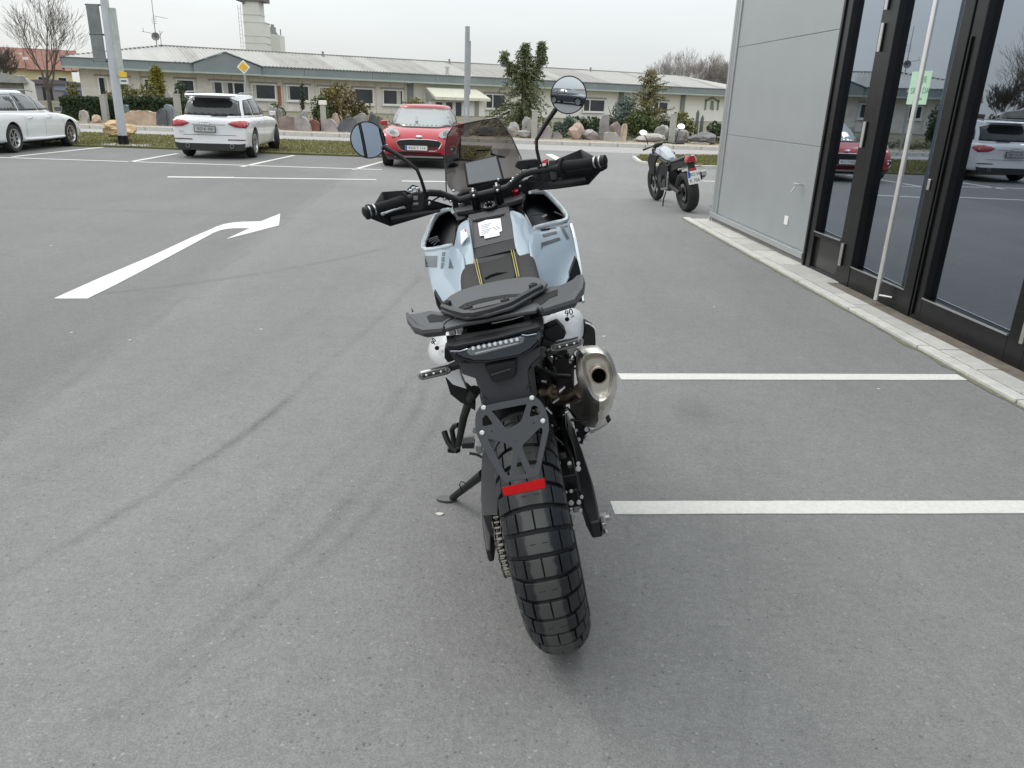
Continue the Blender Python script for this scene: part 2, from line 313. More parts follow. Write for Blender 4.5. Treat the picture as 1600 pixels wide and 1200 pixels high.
# ================================================================ SHOWROOM (right)
bo=thing('showroom_building','grey metal clad showroom with black framed glass doors beside the parking lot','building',(2.63,10.44,0),math.atan2(-.9969,.0785))
GREY=M('grey_cladding',(.34,.355,.36),.42,.25,var=.05,scale=2,bump=.03,bscale=8)
GREYT=M('grey_trim',(.40,.415,.42),.38,.5,var=.05,scale=4)
BLK=M('black_aluminium',(.010,.010,.011),.28,.3,var=.3,scale=3)
STEEL=M('brushed_steel',(.62,.61,.59),.3,1,var=.08,scale=20)
DARKRUB=M('dark_sealant',(.02,.02,.02),.7)
wallg=MB(); wallg.box(.0,2.88,-.003,.25,.12,7.2); wallg.build('wall_backing',GREYT,bo,smooth=False)
for (z0,z1) in [(.145,1.125),(1.137,2.142),(2.154,3.16),(3.172,4.18),(4.192,5.2),(5.212,6.2),(6.212,7.15)]:
    o=MB().box(.135,2.84,-.012,-.0035,z0-.003,z1+.003).build('wall_panel',GREY,bo,smooth=False,bevel=.004)
MB().box(-.085,.125,-.03,.27,.10,7.2).build('corner_flashing',GREYT,bo,smooth=False,bevel=.006)
MB().box(-.07,.0,-.034,-.0305,.10,7.2).box(.055,.062,-.034,-.0305,.1,7.2).build('flashing_rib',GREY,bo,smooth=False)
MB().box(-.09,2.87,-.05,.02,.075,.135).build('base_drip_rail',GREYT,bo,smooth=False,bevel=.006)
MB().box(-.04,2.87,-.02,.02,.0,.075).build('plinth',M('plinth_grey',(.17,.17,.16),.8,var=.2,scale=6),bo,smooth=False)
MB().cyl((-.06,-.04,.02),(-.06,-.04,.09),.016,n=10).cyl((-.085,-.045,.19),(-.085,-.045,.23),.008,n=8).build('fixing_bolt',GREYT,bo)
# end wall, roof
MB().box(-.08,-.02,.27,9,.0,7.2).build('end_wall',GREY,bo,smooth=False)
MB().box(-.15,22,-.06,9,7.2,7.4).build('roof',GREYT,bo,smooth=False)
# glazing frames. u positions measured along the wall
def fr(x0,x1,z0,z1,y0=-.035,y1=.06,nm='frame_post'): return MB().box(x0,x1,y0,y1,z0,z1).build(nm,BLK,bo,smooth=False,bevel=.005)
PANE=glassy('door_glass',(.40,.43,.44),(.62,.69,.79),base=.42,amt=1.3)
TOP=2.72
fr(2.86,3.04,0,TOP); fr(2.915,2.93,.0,TOP,-.05,-.036,'frame_bead')
fr(3.575,3.66,0,TOP); fr(3.665,3.84,.02,TOP-.02,-.045,.03,'door_stile')
fr(4.685,4.80,.02,TOP-.02,-.045,.03,'door_stile'); fr(4.805,4.93,0,TOP); fr(4.835,4.85,.05,1.95,-.052,-.036,'frame_bead')
fr(5.86,6.02,0,TOP)
for (a,b) in [(3.04,3.575)]: fr(a,b,.33,.37,-.03,.04,'frame_rail'); fr(a,b,.0,.045,-.03,.05,'frame_rail')
fr(3.84,4.685,.02,.19,-.04,.03,'door_bottom_rail'); fr(3.84,4.685,TOP-.15,TOP-.02,-.04,.03,'door_top_rail')
fr(4.93,5.86,.0,.185,-.035,.05,'frame_rail')
fr(2.86,20,TOP,TOP+.16,-.035,.06,'frame_header')
for (a,b,z) in [(3.04,3.575,.372),(3.84,4.685,.192),(4.93,5.86,.187)]: MB().box(a,b,-.046,-.034,z,z+.010).build('rail_edge',STEEL,bo,smooth=False)
def pane(x0,x1,z0,z1,y=.0,rot=0):
    w=(x1-x0)/2; o=MB().box(-w,w,0,.010,z0,z1).build('glass_pane',PANE,bo,smooth=False); o.location=((x0+x1)/2,y,0); o.rotation_euler=(0,0,math.radians(rot)); return o
MB().box(3.04,3.575,.0,.02,.045,.33).build('lower_panel',M('dark_panel',(.03,.028,.027),.2),bo,smooth=False)
pane(3.04,3.575,.37,TOP,.005,-2.2); pane(3.84,4.685,.19,TOP-.15,-.005,-2.6); pane(4.93,5.86,.185,TOP,.006,-1.2)
PANE2=glassy('upper_glass',(.3,.33,.35),(.44,.49,.56),base=.42,amt=1.3)
def pane_up(x0,x1,z0,z1): return MB().box(x0,x1,.012,.022,z0,z1).build('glass_pane',PANE2,bo,smooth=False)
# upper glazing and bays toward (and behind) the camera
for i in range(9):
    u=6.02+i*1.35
    pane(u,u+1.25,.185,TOP,.003); fr(u+1.25,u+1.35,0,TOP); fr(u,u+1.25,0,.185,-.035,.05,'frame_rail')
for i in range(13):
    u=2.88+i*1.35; pane_up(u,u+1.35,TOP+.16,6.0); fr(u+.02,u+.055,TOP+.16,6.0); fr(u+.13,u+.165,TOP+.16,6.0)
fr(2.88,20.4,6.0,6.2,-.035,.06,'frame_header'); MB().box(2.88,21,-.01,.2,6.2,7.2).build('wall_panel',GREY,bo,smooth=False)
for (z0,z1) in [(2.22,2.32),(1.915,2.125),(1.175,1.38),(.175,.372)]:
    MB().cyl((3.672,-.06,z0),(3.672,-.06,z1),.017,n=12).build('door_hinge',STEEL,bo)
MB().cyl((6.0,-.05,.18),(6.0,-.05,.37),.015,n=12).build('door_hinge',STEEL,bo)
hd=MB().cyl((4.455,-.115,.06),(4.455,-.115,2.45),.019,n=14).build('door_handle',M('satin_steel',(.80,.79,.76),.32,.85,var=.04,scale=10),bo)
for z in (.10,2.38): MB().cyl((4.455,-.115,z),(4.54,-.03,z),.009,n=8).build('handle_bracket',STEEL,hd)
MB().box(4.715,4.745,-.06,-.044,.94,1.02).build('lock_cover',STEEL,bo,smooth=False,bevel=.006)
tp=MB(); tp.cyl((2.57,-.012,.76),(2.57,-.09,.76),.008,n=8).cyl((2.50,-.075,.765),(2.63,-.075,.765),.007,n=8).cyl((2.57,-.075,.76),(2.545,-.11,.68),.007,n=8).build('outdoor_tap',STEEL,bo)
MB().box(2.27,2.36,-.022,-.0125,.325,.415).build('socket_cover',M('white_plastic',(.75,.75,.73),.4),bo,smooth=False,bevel=.006)
sgn=MB().box(4.15,4.49,-.012,-.0065,1.52,1.752).build('notice_sheet',M('green_paper',(.42,.62,.46),.7,var=.05,scale=8),bo,smooth=False,label='pale green paper notice taped inside the glass door')
INK=M('green_ink',(.12,.25,.16),.7)
rt=(math.radians(90),0,0)
text_part('WIR',.07,INK,sgn,(4.30,-.0128,1.69),rt,ex=.0005); text_part('SIND DA',.062,INK,sgn,(4.30,-.0128,1.615),rt,ex=.0005); text_part('geöffnet',.03,INK,sgn,(4.30,-.0128,1.56),rt,ex=.0005)
# interior
inn=MB(); inn.box(.0,21,.3,8.8,-.02,.006).build('interior_floor',M('dark_tile',(.10,.11,.095),.25,var=.15,scale=1),bo,smooth=False)
MB().box(0,21,8.8,8.9,0,7.2).build('interior_wall',M('interior_paint',(.14,.15,.17),.8),bo,smooth=False)
MB().box(0,21,.26,8.8,3.3,3.36).build('interior_ceiling',M('interior_paint',(.14,.15,.17),.8),bo,smooth=False)
MB().box(2.9,2.98,.26,8.8,0,7.2).box(20.4,20.5,.26,8.8,0,7.2).build('interior_wall',M('interior_paint',(.14,.15,.17),.8),bo,smooth=False)
# ---- slab strip and kerb along the wall
st=thing('slab_strip',None,None,(2.63,10.44,0),math.atan2(-.9969,.0785)); st['kind']='structure'
def off_l(u): return .335+.012*u if u<7 else .42
lx=0
MB().prism([(-.35,-.34,.0),(20,-.56,.0),(20,.05,.0),(-.35,.05,.0)],(0,0,-.03)).build('strip_bed',M('joint_sand',(.16,.15,.11),.95,var=.3,scale=9),st,smooth=False)
u=-.33
while u<9:
    L_=.98; e=.33+.0125*max(u,0)
    MB().prism([(u,-e-.0,.022),(u+L_-.012,-e-.0122,.022),(u+L_-.012,-e+.088-.0122,.022),(u,-e+.088,.022)],(0,0,-.06)).build('kerb_stone',CONC2,st,smooth=False,bevel=.006); u+=L_
u=-.2
while u<9:
    L_=.39; e=.33+.0125*max(u,0)-.096; dz=random.uniform(-.002,.002)
    inner=.012 if u<3.55 else -.165
    MB().prism([(u,-e,.024+dz),(u+L_-.008,-e-.005,.024+dz),(u+L_-.008,inner,.024+dz),(u,inner,.024+dz)],(0,0,-.05)).build('paving_slab',[CONC,M('concrete_b',(.41,.40,.37),.85,var=.12,scale=8,bump=.3,bscale=90),M('concrete_c',(.50,.485,.445),.85,var=.12,scale=8,bump=.3,bscale=90)][random.randrange(3)],st,smooth=False,bevel=.004); u+=L_
MB().box(3.56,9,-.160,.02,-.02,.020).build('threshold',M('threshold_metal',(.15,.13,.105),.7,.1,var=.3,scale=10),st,smooth=False)
# dirt and moss line in front of kerb
MB().grid([[(x,-(.335+.0125*max(x,0))-.0,.0035),(x,-(.335+.0125*max(x,0))-random.uniform(.012,.05),.0035)] for x in np.arange(-.3,9,.1)]).build('moss_line',M('moss',(.15,.15,.10),.95,var=.3,scale=30),st,smooth=False)
# ================================================================ LONG LOW BUILDING ACROSS THE ROAD
P0=np.array([-30.9375,55.,0]); dv=np.array([23.94166667+30.9375,30.,0]); dv/=np.linalg.norm(dv); nv=np.array([-dv[1],dv[0],0])
def FW(x,y,off=0):
    p=hit(x,y,P0+nv*off,nv); return float((p-P0)@dv),float(p[2])
ob=thing('office_building','long low office building with pale corrugated roof and teal fascia across the road','building',P0.tolist(),math.atan2(dv[1],dv[0]))
WALLB=M('cream_wall',(.60,.57,.50),.85,var=.07,scale=.6); WALLW=M('white_wall',(.76,.74,.68),.85,var=.05,scale=.6)
BEI=M('beige_panel_wall',(.66,.62,.56),.85,var=.14,scale=1.5)
FAS=M('teal_fascia',(.20,.235,.24),.5,var=.12,scale=.8); FASL=M('fascia_edge',(.36,.42,.38),.6,var=.08,scale=1)
ROOFM=M('corrugated_roof',(.36,.355,.335),.75,var=.16,scale=.9,stretch=(1,.15,1)); ROOFM2=M('corrugated_roof_stained',(.31,.30,.28),.8,var=.2,scale=1.2,stretch=(1,.15,1))
WFR=M('window_frame_white',(.72,.71,.68),.6); WFG=M('window_frame_grey',(.30,.29,.28),.7); WGL=M('window_dark',(.035,.042,.05),.12,var=.5,scale=.8,spec=.5)
COLM=M('teal_column',(.20,.22,.21),.6,var=.1)
Lb=62.0
MB().box(1.2,24.6,0,.3,-.6,2.55).build('wall',BEI,ob,smooth=False)
MB().box(24.6,25.1,-.12,.2,-.6,2.5).build('column',COLM,ob,smooth=False)
MB().box(25.1,Lb,.02,.3,-.6,2.55).build('wall',WALLW,ob,smooth=False); MB().box(1.2,1.4,.3,12,-.6,2.55).box(Lb-.2,Lb,.3,12,-.6,2.55).build('wall',BEI,ob,smooth=False)
# recessed joints between the wall's cladding panels
for u in np.arange(2.4,24.4,1.22):
    MB().box(u,u+.04,-.02,.0,-.5,2.5).build('wall_joint',M('joint_beige',(.47,.44,.39),.9),ob,smooth=False)
for u in (45.6,53.0): MB().box(u,u+.45,-.14,.02,-.6,2.5).build('column',COLM,ob,smooth=False)
# fascia, soffit, gable
zf=2.52; zt=3.14
for i in range(12):
    a=.2+i*5.3; b=min(a+5.28,Lb+.6); MB().box(a,b,-.95,-.85,zf,zt).build('fascia_panel',FAS,ob,smooth=False)
MB().box(.15,Lb+.6,-1.0,-.951,zf-.02,zf+.10).build('fascia_edge',FASL,ob,smooth=False); MB().box(.15,Lb+.6,-1.0,-.84,zt,zt+.05).build('gutter',M('gutter',(.16,.17,.17),.5),ob,smooth=False)
MB().box(.3,Lb+.5,-.84,.1,zf,zf+.05).build('soffit',WALLW,ob,smooth=False)
MB().box(.15,.25,-.85,12.5,zf,zt).build('fascia_panel',FAS,ob,smooth=False)
g=MB().prism([(8.3,-1.12,zf+.02),(12.9,-1.12,zf+.02),(12.9,-1.12,3.1),(12.0,-1.12,3.42),(10.5,-1.12,3.93),(9.6,-1.12,3.66),(8.3,-1.12,3.12)],(0,.1,0)).build('gable_front',FAS,ob,smooth=False)
MB().prism([(8.1,-1.2,3.12),(10.5,-1.2,3.97),(13.1,-1.2,3.10),(13.1,-1.2,3.16),(10.5,-1.2,4.04),(8.1,-1.2,3.18)],(0,2.0,0)).build('gable_roof',FAS,ob,smooth=False)
MB().box(8.3,12.9,-1.16,-1.121,zf,zf+.1).build('fascia_edge',FASL,ob,smooth=False)
# roof: one sheet per corrugation width
RY=6.0; zr=4.45
def sheet(u0,u1,y0,z0,y1,z1):
    n=4; pr=[]
    for k in range(n):
        a=u0+(u1-u0)*k/n; w=(u1-u0)/n; pr+= [(a,.0),(a+w*.35,.0),(a+w*.5,.05),(a+w*.85,.05)]
    pr.append((u1,.0))
    return [[(a,y0,z0+h) for a,h in pr],[(a,y1,z1+h) for a,h in pr]]
base=None
u=7.0; k=0
while u<Lb-4.5:
    if base is None:
        base=[MB().grid(sheet(0,1.06,-.98,zt+.03,RY,zr)).build('roof_sheet',mm,ob,smooth=False) for mm in (ROOFM,ROOFM2)]
        base[0].location=(u,0,0); base[1].location=(u+1.06,0,.004); u+=2.12; continue
    c=base[0 if random.random()<.6 else 1].copy(); C.objects.link(c); c.parent=ob; c.location=(u,0,random.choice((0,.004,.008))); u+=1.06
e=u
MB().grid([[(.1,-1,zt+.03),(7,-.98,zt+.03)],[(5.2,4.4,zr-.2),(7,RY,zr)]]).build('roof_hip',ROOFM,ob,smooth=False)
MB().grid([[(.1,-1,zt+.03),(5.2,4.4,zr-.2),(7,RY,zr)],[(.1,13,zt+.03),(.1,13,zt+.03),(7,RY+.01,zr)]]).build('roof_hip',ROOFM2,ob,smooth=False)
MB().grid([[(e,-.98,zt+.03),(Lb+.7,-.98,zt+.03)],[(e,RY,zr),(e+.1,RY,zr)]]).build('roof_hip',ROOFM,ob,smooth=False)
MB().grid([[(.1,13,zt),(Lb,13,zt)],[(7,RY,zr),(e,RY,zr)]]).build('roof_back',ROOFM,ob,smooth=False)
MB().box(6.9,e+.1,RY-.12,RY+.12,zr-.02,zr+.1).build('ridge_cap',M('ridge_grey',(.22,.22,.21),.7),ob,smooth=False)
for i,t_ in enumerate(np.linspace(0,1,22)):   # scalloped hip edge
    MB().box(-.09,.09,-.09,.09,0,.08).build('ridge_tile',M('ridge_grey',(.22,.22,.21),.7),ob,smooth=False,loc=(.3+6.6*t_,-.8+6.7*t_,zt+.05+(zr-zt-.05)*t_))
for (x,y) in [(700,97),(920,112),(503,85)]:
    u_,z_=FW(x,y,5.5); MB().cyl((u_,5.2,zr-.4),(u_,5.2,zr+.28),.09,n=8).build('roof_vent',M('ridge_grey',(.22,.22,.21),.7),ob)
u_,z_=FW(701,125,-.9); MB().cyl((u_,-.6,2.6),(u_,-.6,3.75),.13,n=10).cyl((u_,-.6,3.75),(u_,-.6,3.85),.2,n=10).build('flue_pipe',STEEL,ob)
# windows: rect in photo pixels of the frame's outside
def window(x0,y0,x1,y1,mull=(),door=False,fr_=WFR,shade=None,y=0):
    u0,zt_=FW(x0,y0); u1,zb_=FW(x1,y1); w=.10
    f=MB(); 
    f.box(u0,u1,y-.10,y+.0,zt_-w,zt_).box(u0,u1,y-.10,y+.0,zb_,zb_+w*1.1).box(u0,u0+w,y-.10,y+.0,zb_+w*1.1,zt_-w).box(u1-w,u1,y-.10,y+.0,zb_+w*1.1,zt_-w)
    for m_ in mull: c=u0+(u1-u0)*m_; f.box(c-.05,c+.05,y-.10,y,zb_+w*1.1,zt_-w)
    fo=f.build('window',fr_,ob,smooth=False)
    MB().box(u0+w,u1-w,y-.03,y-.005,zb_+w*1.1,zt_-w).build('pane',WGL,fo,smooth=False)
    MB().box(u0-.14,u1+.14,y-.055,y-.001,zt_+.0,zt_+.13).build('lintel',WFG,fo,smooth=False)
    if not door: MB().box(u0-.08,u1+.08,y-.17,y-.101,zb_-.07,zb_+.02).build('sill',WFR,fo,smooth=False)
    if shade: 
        for a,b in shade: MB().box(u0+(u1-u0)*a,u0+(u1-u0)*b,y-.045,y-.031,zb_+w*1.2,zt_-w).build('curtain',M('curtain',(.50,.49,.45),.9,var=.1,scale=3),fo,smooth=False)
    return fo
window(151,119,172,152,shade=[(.62,.85)]); window(185,121,205,152); window(223,122,249,146); window(274,123,306,150)
window(328,126,384,153,mull=(.34,.66),shade=[(.05,.12),(.36,.5)]); window(392,130,432,157,shade=[(.08,.2)]); window(446,132,484,159,shade=[(.05,.16)])
window(497,135,530,160,shade=[(.1,.3)]); window(552,137,584,164); window(597,139,630,165,shade=[(.68,.88)])
window(758,146,789,171,mull=(.36,)); window(911,154,944,176,mull=(.3,)); window(967,156,990,174,mull=(.45,)); window(1021,158,1042,179,mull=(.35,))
u0,z0=FW(433,134); u1,z1=FW(440,165); MB().box(u0,u1,-.08,-.001,z1,z0).build('door',M('rust_panel',(.30,.12,.06),.7,var=.15),ob,smooth=False)
MB().box(28.4,32.6,-.03,.03,1.3,1.3).build('trim',WFR,ob,smooth=False) if False else None
# entrance with awning
ua,za=FW(656,136); ub,zb=FW(752,158)
MB().box(ua+.3,ub-.3,-1.3,-.001,-.2,1.55).build('porch',WALLW,ob,smooth=False)
aw=MB().loft([[(ua+.2,-.9,2.2),(ub-.9,-.9,2.2),(ub-.9,-.9,2.12),(ua+.2,-.9,2.12)],[(ua+.55,-2.0,1.52),(ub-.1,-2.0,1.52),(ub-.1,-2.0,1.30),(ua+.55,-2.0,1.30)]]).build('awning',M('awning_canvas',(.62,.60,.50),.9,var=.06,scale=2),ob,smooth=False)
for x in np.linspace(ua+1.2,ub-1.2,4): MB().box(x,x+.05,-2.04,-2.005,1.3,1.5).build('awning_seam',M('awning_seam',(.5,.49,.42),.9),aw,smooth=False)
MB().prism([(ua+.18,-.9,2.2),(ua+.18,-.9,1.1),(ua+.5,-1.9,1.35)],(-.04,0,0)).build('awning_bracket',WFG,aw,smooth=False)
def porchwin(x0,x1,y0,y1):
    u0,zt_=FW(x0,y0,-1.3); u1,zb_=FW(x1,y1,-1.3); f=MB().box(u0,u1,-1.36,-1.301,zb_,zt_).build('window',WFR,ob,smooth=False)
    MB().box(u0+.09,u1-.09,-1.375,-1.361,zb_+.08,zt_-.08).build('pane',WGL,f,smooth=False)
porchwin(679,692,158,182); porchwin(695,708,158,183); porchwin(710,722,158,183)
MB().box(*[FW(742,160,-1.3)[0],FW(748,160,-1.3)[0]],-1.36,-1.301,-.1,1.3).build('door',WFG,ob,smooth=False)
# wall ornament on the right
u_,z_=FW(1112,165); orn=M('ornament_green',(.22,.27,.20),.8)
MB().box(u_-.9,u_-.72,-.06,.018,1.2,2.2).box(u_+.72,u_+.9,-.06,.018,1.2,2.2).prism([(u_-1.0,-.06,2.05),(u_,-.06,2.45),(u_+1.0,-.06,2.05),(u_+.9,-.06,1.92),(u_,-.06,2.25),(u_-.9,-.06,1.92)],(0,.07,0)).prism([(u_-.2,-.07,1.3),(u_+.3,-.07,1.2),(u_+.15,-.07,2.0),(u_-.1,-.07,2.1)],(0,.05,0)).build('wall_relief',orn,ob,smooth=False)
# roof antenna with dish stands on the roof
an=thing('roof_antenna','thin rooftop aerial mast with small satellite dish','antenna',tuple(hit(245,70,P0+nv*6,nv)))
AM=M('aerial_grey',(.16,.16,.16),.5,.5)
am=MB(); am.cyl((0,0,-.35),(0,0,3.3),.035,.02,8)
am.tube([(-1.0,0,.9),(0,0,.75),(.1,0,.75)],.018,6); am.tube([(-.9,0,.9),(-.9,0,1.15)],.015,6); am.tube([(0,0,2.0),(1.0,.1,1.85)],.015,6); am.tube([(.35,0,-.2),(.35,0,1.0)],.02,6); am.tube([(.35,0,.7),(.55,0,.95)],.02,6)
for z in (1.5,1.62,1.74,1.86): am.tube([(-.18,0,z),(.22,0,z-.02)],.012,5)
am.build('mast',AM,an)
MB().lathe([(0,.02),(.03,.15),(.08,.24),(.12,.3)],(.05,-.1,.55),(.2,-1,.2),18).build('dish',AM,an,solid=.01)
# ---- concrete silo towers behind
def tower(name,x0,x1,ytop,D,label,parts):
    a=AY((x0+x1)/2,ytop,D); w=(x1-x0)/FPX*D; t=thing(name,label,'tower',(a[0],D,0)); parts(t,w,a[2]); return t
SC=M('silo_concrete',(.62,.62,.58),.9,var=.07,scale=.4); SCB=M('silo_band',(.52,.53,.49),.9)
def p1(t,w,H):
    top=H; n=7
    MB().box(-w*.58,w*.42,-1,1,0,AY(400,36,100)[2]).build('lower_shaft',SC,t,smooth=False,bevel=.05)
    MB().box(-w*.58,w*.2,-.98,.98,AY(400,36,100)[2]+.01,H+3).build('upper_shaft',SC,t,smooth=False,bevel=.05)
    for y in (24,36,57,68): z=AY(400,y,100)[2]; MB().box(-w*.6,w*(.22 if y<36 else .44),-1.02,1.02,z-.05,z+.05).build('band',SCB,t,smooth=False)
    MB().box(-w*.82,w*.46,-1.2,1.2,AY(400,3.5,100)[2],AY(400,3.5,100)[2]+.5).build('platform',M('platform_grey',(.12,.12,.12),.7),t,smooth=False)
    MB().cyl((-w*.5,-1.05,AY(400,8,100)[2]),(-w*.5,-1.05,AY(400,4,100)[2]),.12,n=8).build('bracket',AM,t)
    l=MB(); 
    for x in (-w*.92,-w*.80): l.cyl((x,0,0),(x,0,H-.6),.03,n=5)
    for z in np.arange(6,H-.6,.45): l.cyl((-w*.92,0,z),(-w*.80,0,z),.02,n=4)
    l.build('ladder',M('ladder_grey',(.5,.52,.52),.6),t)
tower('silo_tower',386,416,0,100.,'pale concrete silo tower with dark platform behind the office building',p1)
def p2(t,w,H):
    MB().box(-w/2,w/2,-1,1,0,H).build('shaft',SC,t,smooth=False,bevel=.05)
    MB().box(-w*.25,.1,-.3,.3,H,H+.9).box(-w*.2,-.1,-.3,.3,H+.9,H+1.2).prism([(0,-.2,H+.3),(w*.25,-.2,H-.2),(w*.28,-.2,H-.05),(.05,-.2,H+.5)],(0,.4,0)).build('hoist_gear',M('gear_grey',(.25,.27,.26),.7),t,smooth=False)
    MB().cyl((w*.4,0,H),(w*.4,0,H+.7),.06,n=6).cyl((-w*.42,0,H),(-w*.42,0,H+.6),.1,n=6).build('post',AM,t)
tower('silo_tower',419,440,55,104.,'shorter pale concrete tower with hoist gear on top',p2)
# ================================================================ HOUSES AT THE LEFT
TILE=M('red_tile',(.21,.10,.075),.85,var=.22,scale=2,bump=.5,bscale=6)
hh=thing('yellow_house','pale yellow house with a red tiled roof at the far left','house',(AY(70,130,85)[0],85,0),math.radians(31))
w=5.0
MB().box(-3.4,2.6,0,8,-.5,2.9).build('wall',M('yellow_render',(.62,.55,.33),.9,var=.06,scale=.5),hh,smooth=False)
for i in range(9):
    a=-3.9+i*.82; MB().grid([[(a,-.6,2.8),(a+.79,-.6,2.8)],[(a,3.6,4.85),(a+.79,3.6,4.85)]]).build('roof_tiles',TILE,hh,smooth=False,solid=.08)
MB().grid([[(-3.9,7.9,2.8),(3.5,7.9,2.8)],[(-3.9,3.6,4.85),(3.5,3.6,4.85)]]).build('roof',TILE,hh,smooth=False,solid=.08)
MB().prism([(3.3,-.5,2.8),(3.3,7.9,2.8),(3.3,3.6,4.8)],(-.15,0,0)).build('gable_wall',M('yellow_render',(.62,.55,.33),.9),hh,smooth=False)
for a in (-2.6,-.6,1.2): 
    f=MB().box(a,a+.9,-.05,-.001,1.2,2.2).build('window',WFR,hh,smooth=False); MB().box(a+.1,a+.8,-.07,-.051,1.3,2.1).build('pane',WGL,f,smooth=False)
MB().box(-1.6,-1.1,-.3,.3,3.7,3.95).box(-1.9,-1.6,1.0,1.3,4.2,4.35).build('skylight',WFR,hh,smooth=False)
gh=thing('carport_house','low garage with bluish sign band and dark openings beside the yellow house','building',(AY(80,150,72)[0],72,0),math.radians(31))
MB().box(-3.2,3.2,0,5,-.5,1.5).build('wall',M('garage_wall',(.28,.26,.27),.9,var=.1),gh,smooth=False)
MB().prism([(-3.2,-.3,1.45),(3.2,-.3,1.45),(3.2,-.3,1.6),(.2,-.3,1.85),(-3.2,-.3,1.65)],(0,5,0)).build('roof',M('garage_roof',(.14,.12,.13),.8),gh,smooth=False)
MB().box(.3,3.1,-.1,-.001,.95,1.5).build('sign_band',M('blue_band',(.28,.29,.38),.7),gh,smooth=False); MB().box(1.0,2.4,-.14,-.101,.62,.82).build('lettering_band',M('blue_print',(.09,.10,.30),.6),gh,smooth=False)
for a in (-2.9,-1.9,-.6,1.6): MB().box(a,a+.75,-.04,-.001,-.3,1.2 if a<0 else .55).build('opening',WGL,gh,smooth=False)
sh=thing('stone_house','grey weathered stone outbuilding with a white end wall at the far left','building',(AY(10,120,46)[0],46,0),math.radians(33))
STN=M('weathered_stone',(.25,.24,.215),.95,var=.35,scale=1.2,bump=1,bscale=4)
MB().box(-4,.75,0,4,-.3,1.6).build('wall',STN,sh,smooth=False)
MB().prism([(-4.2,-.3,1.45),(1.0,-.3,1.45),(.9,-.3,1.75),(-1.2,-.3,2.15),(-4.2,-.3,2.3)],(0,4.5,0)).build('roof',M('old_roof',(.30,.30,.28),.9,var=.25,scale=2),sh,smooth=False)
MB().prism([(.76,-.1,-.3),(1.35,-.1,-.3),(1.3,-.1,1.5),(1.0,-.1,1.72),(.76,-.1,1.5)],(0,3,0)).build('end_wall',M('white_render',(.62,.61,.58),.9,var=.08),sh,smooth=False)
# ================================================================ VEGETATION
def leafmat(n,c1,c2,sc=3): return M(n,c1,.75,var=.3,scale=sc,col2=c2,spec=.25)
BARK=M('bark_grey',(.12,.105,.09),.95,var=.3,scale=6,bump=.8,bscale=20); BARK2=M('bark_brown',(.075,.055,.04),.95,var=.3,scale=6)
def bare_tree(name,label,loc,H,seed,spread=.5,group=None,depth=6,r=.11,bark=BARK,trunkf=.3,cat='tree',mind=.006,lean=0,slim=1):
    rd=random.Random(seed); t=thing(name,label,cat,loc,group=group); tr=MB(); cr=MB()
    def grow(p,d,L_,rad,lv):
        pts=[p]; rr=[rad]; q=p.copy(); dd=d.copy(); n=4
        for i in range(n):
            dd=dd+np.array([rd.gauss(0,.10),rd.gauss(0,.10),rd.gauss(.05,.05)]); dd/=np.linalg.norm(dd); q=q+dd*L_/n; pts.append(q.copy()); rr.append(max(mind*.6,rad*(1-.42*(i+1)/n)))
        (tr if lv==0 else cr).tube(pts,rr,6 if lv<2 else (4 if lv<4 else 3),cap=False)
        if lv>=depth: return
        k=3 if lv<2 else (3 if rd.random()<.6 else 2)
        for j in range(k):
            s=rd.uniform(.45,1.0) if lv else rd.uniform(.72,1.0); ix=min(n,max(1,int(round(s*n)))); a=rd.uniform(0,2*math.pi); sp_=rd.uniform(.3,.8)*spread*slim
            base_d=(pts[ix]-pts[ix-1]); base_d/=np.linalg.norm(base_d); side=np.array([math.cos(a),math.sin(a),0]); nd=base_d*math.cos(sp_)+side*math.sin(sp_); nd/=np.linalg.norm(nd)
            grow(pts[ix],nd,L_*rd.uniform(.62,.82),rr[ix]*rd.uniform(.55,.75),lv+1)
        grow(pts[-1],dd,L_*rd.uniform(.7,.85),rr[-1]*.85,lv+1)
    grow(np.array([0.,0,-.1]),np.array([lean,0,1.]),H*trunkf,r,0)
    tr.build('trunk',bark,t,ang=80); cr.build('crown',bark,t,ang=80); return t
p=G(78,183)
bare_tree('bare_tree','bare young tree with steep branches behind the white estate car',(AY(74,160,33)[0],33,.0),6.4,23,.80,depth=5,r=.10,trunkf=.27,slim=1.15,mind=.008)
bare_tree('bare_tree','bare grey bushy tree at the left picture edge above the stone outbuilding',(AY(8,110,60)[0],60,0),4.6,5,.8,depth=6,r=.12,mind=.02)
FARB=M('hazed_twigs',(.30,.275,.265),.95)  # bark colour lightened to carry the distance haze
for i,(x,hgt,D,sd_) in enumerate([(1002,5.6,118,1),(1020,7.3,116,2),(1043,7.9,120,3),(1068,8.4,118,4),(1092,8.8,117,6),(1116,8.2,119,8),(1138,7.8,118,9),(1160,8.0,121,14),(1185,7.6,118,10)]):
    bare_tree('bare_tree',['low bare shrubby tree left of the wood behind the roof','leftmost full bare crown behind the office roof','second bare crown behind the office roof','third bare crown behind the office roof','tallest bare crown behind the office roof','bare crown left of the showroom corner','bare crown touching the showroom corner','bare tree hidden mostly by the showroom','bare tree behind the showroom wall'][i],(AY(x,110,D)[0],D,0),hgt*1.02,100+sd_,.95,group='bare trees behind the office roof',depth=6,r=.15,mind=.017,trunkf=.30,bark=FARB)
def cards(mb,pts,size,rd):
    for p in pts:
        a=rd.normal(size=3); a/=np.linalg.norm(a); b=rd.normal(size=3); b-=a*(a@b); b/=np.linalg.norm(b); s=size*rd.uniform(.6,1.4)
        mb.add([p-a*s,p+b*s*.55,p+a*s,p-b*s*.55],[(0,1,2,3)])
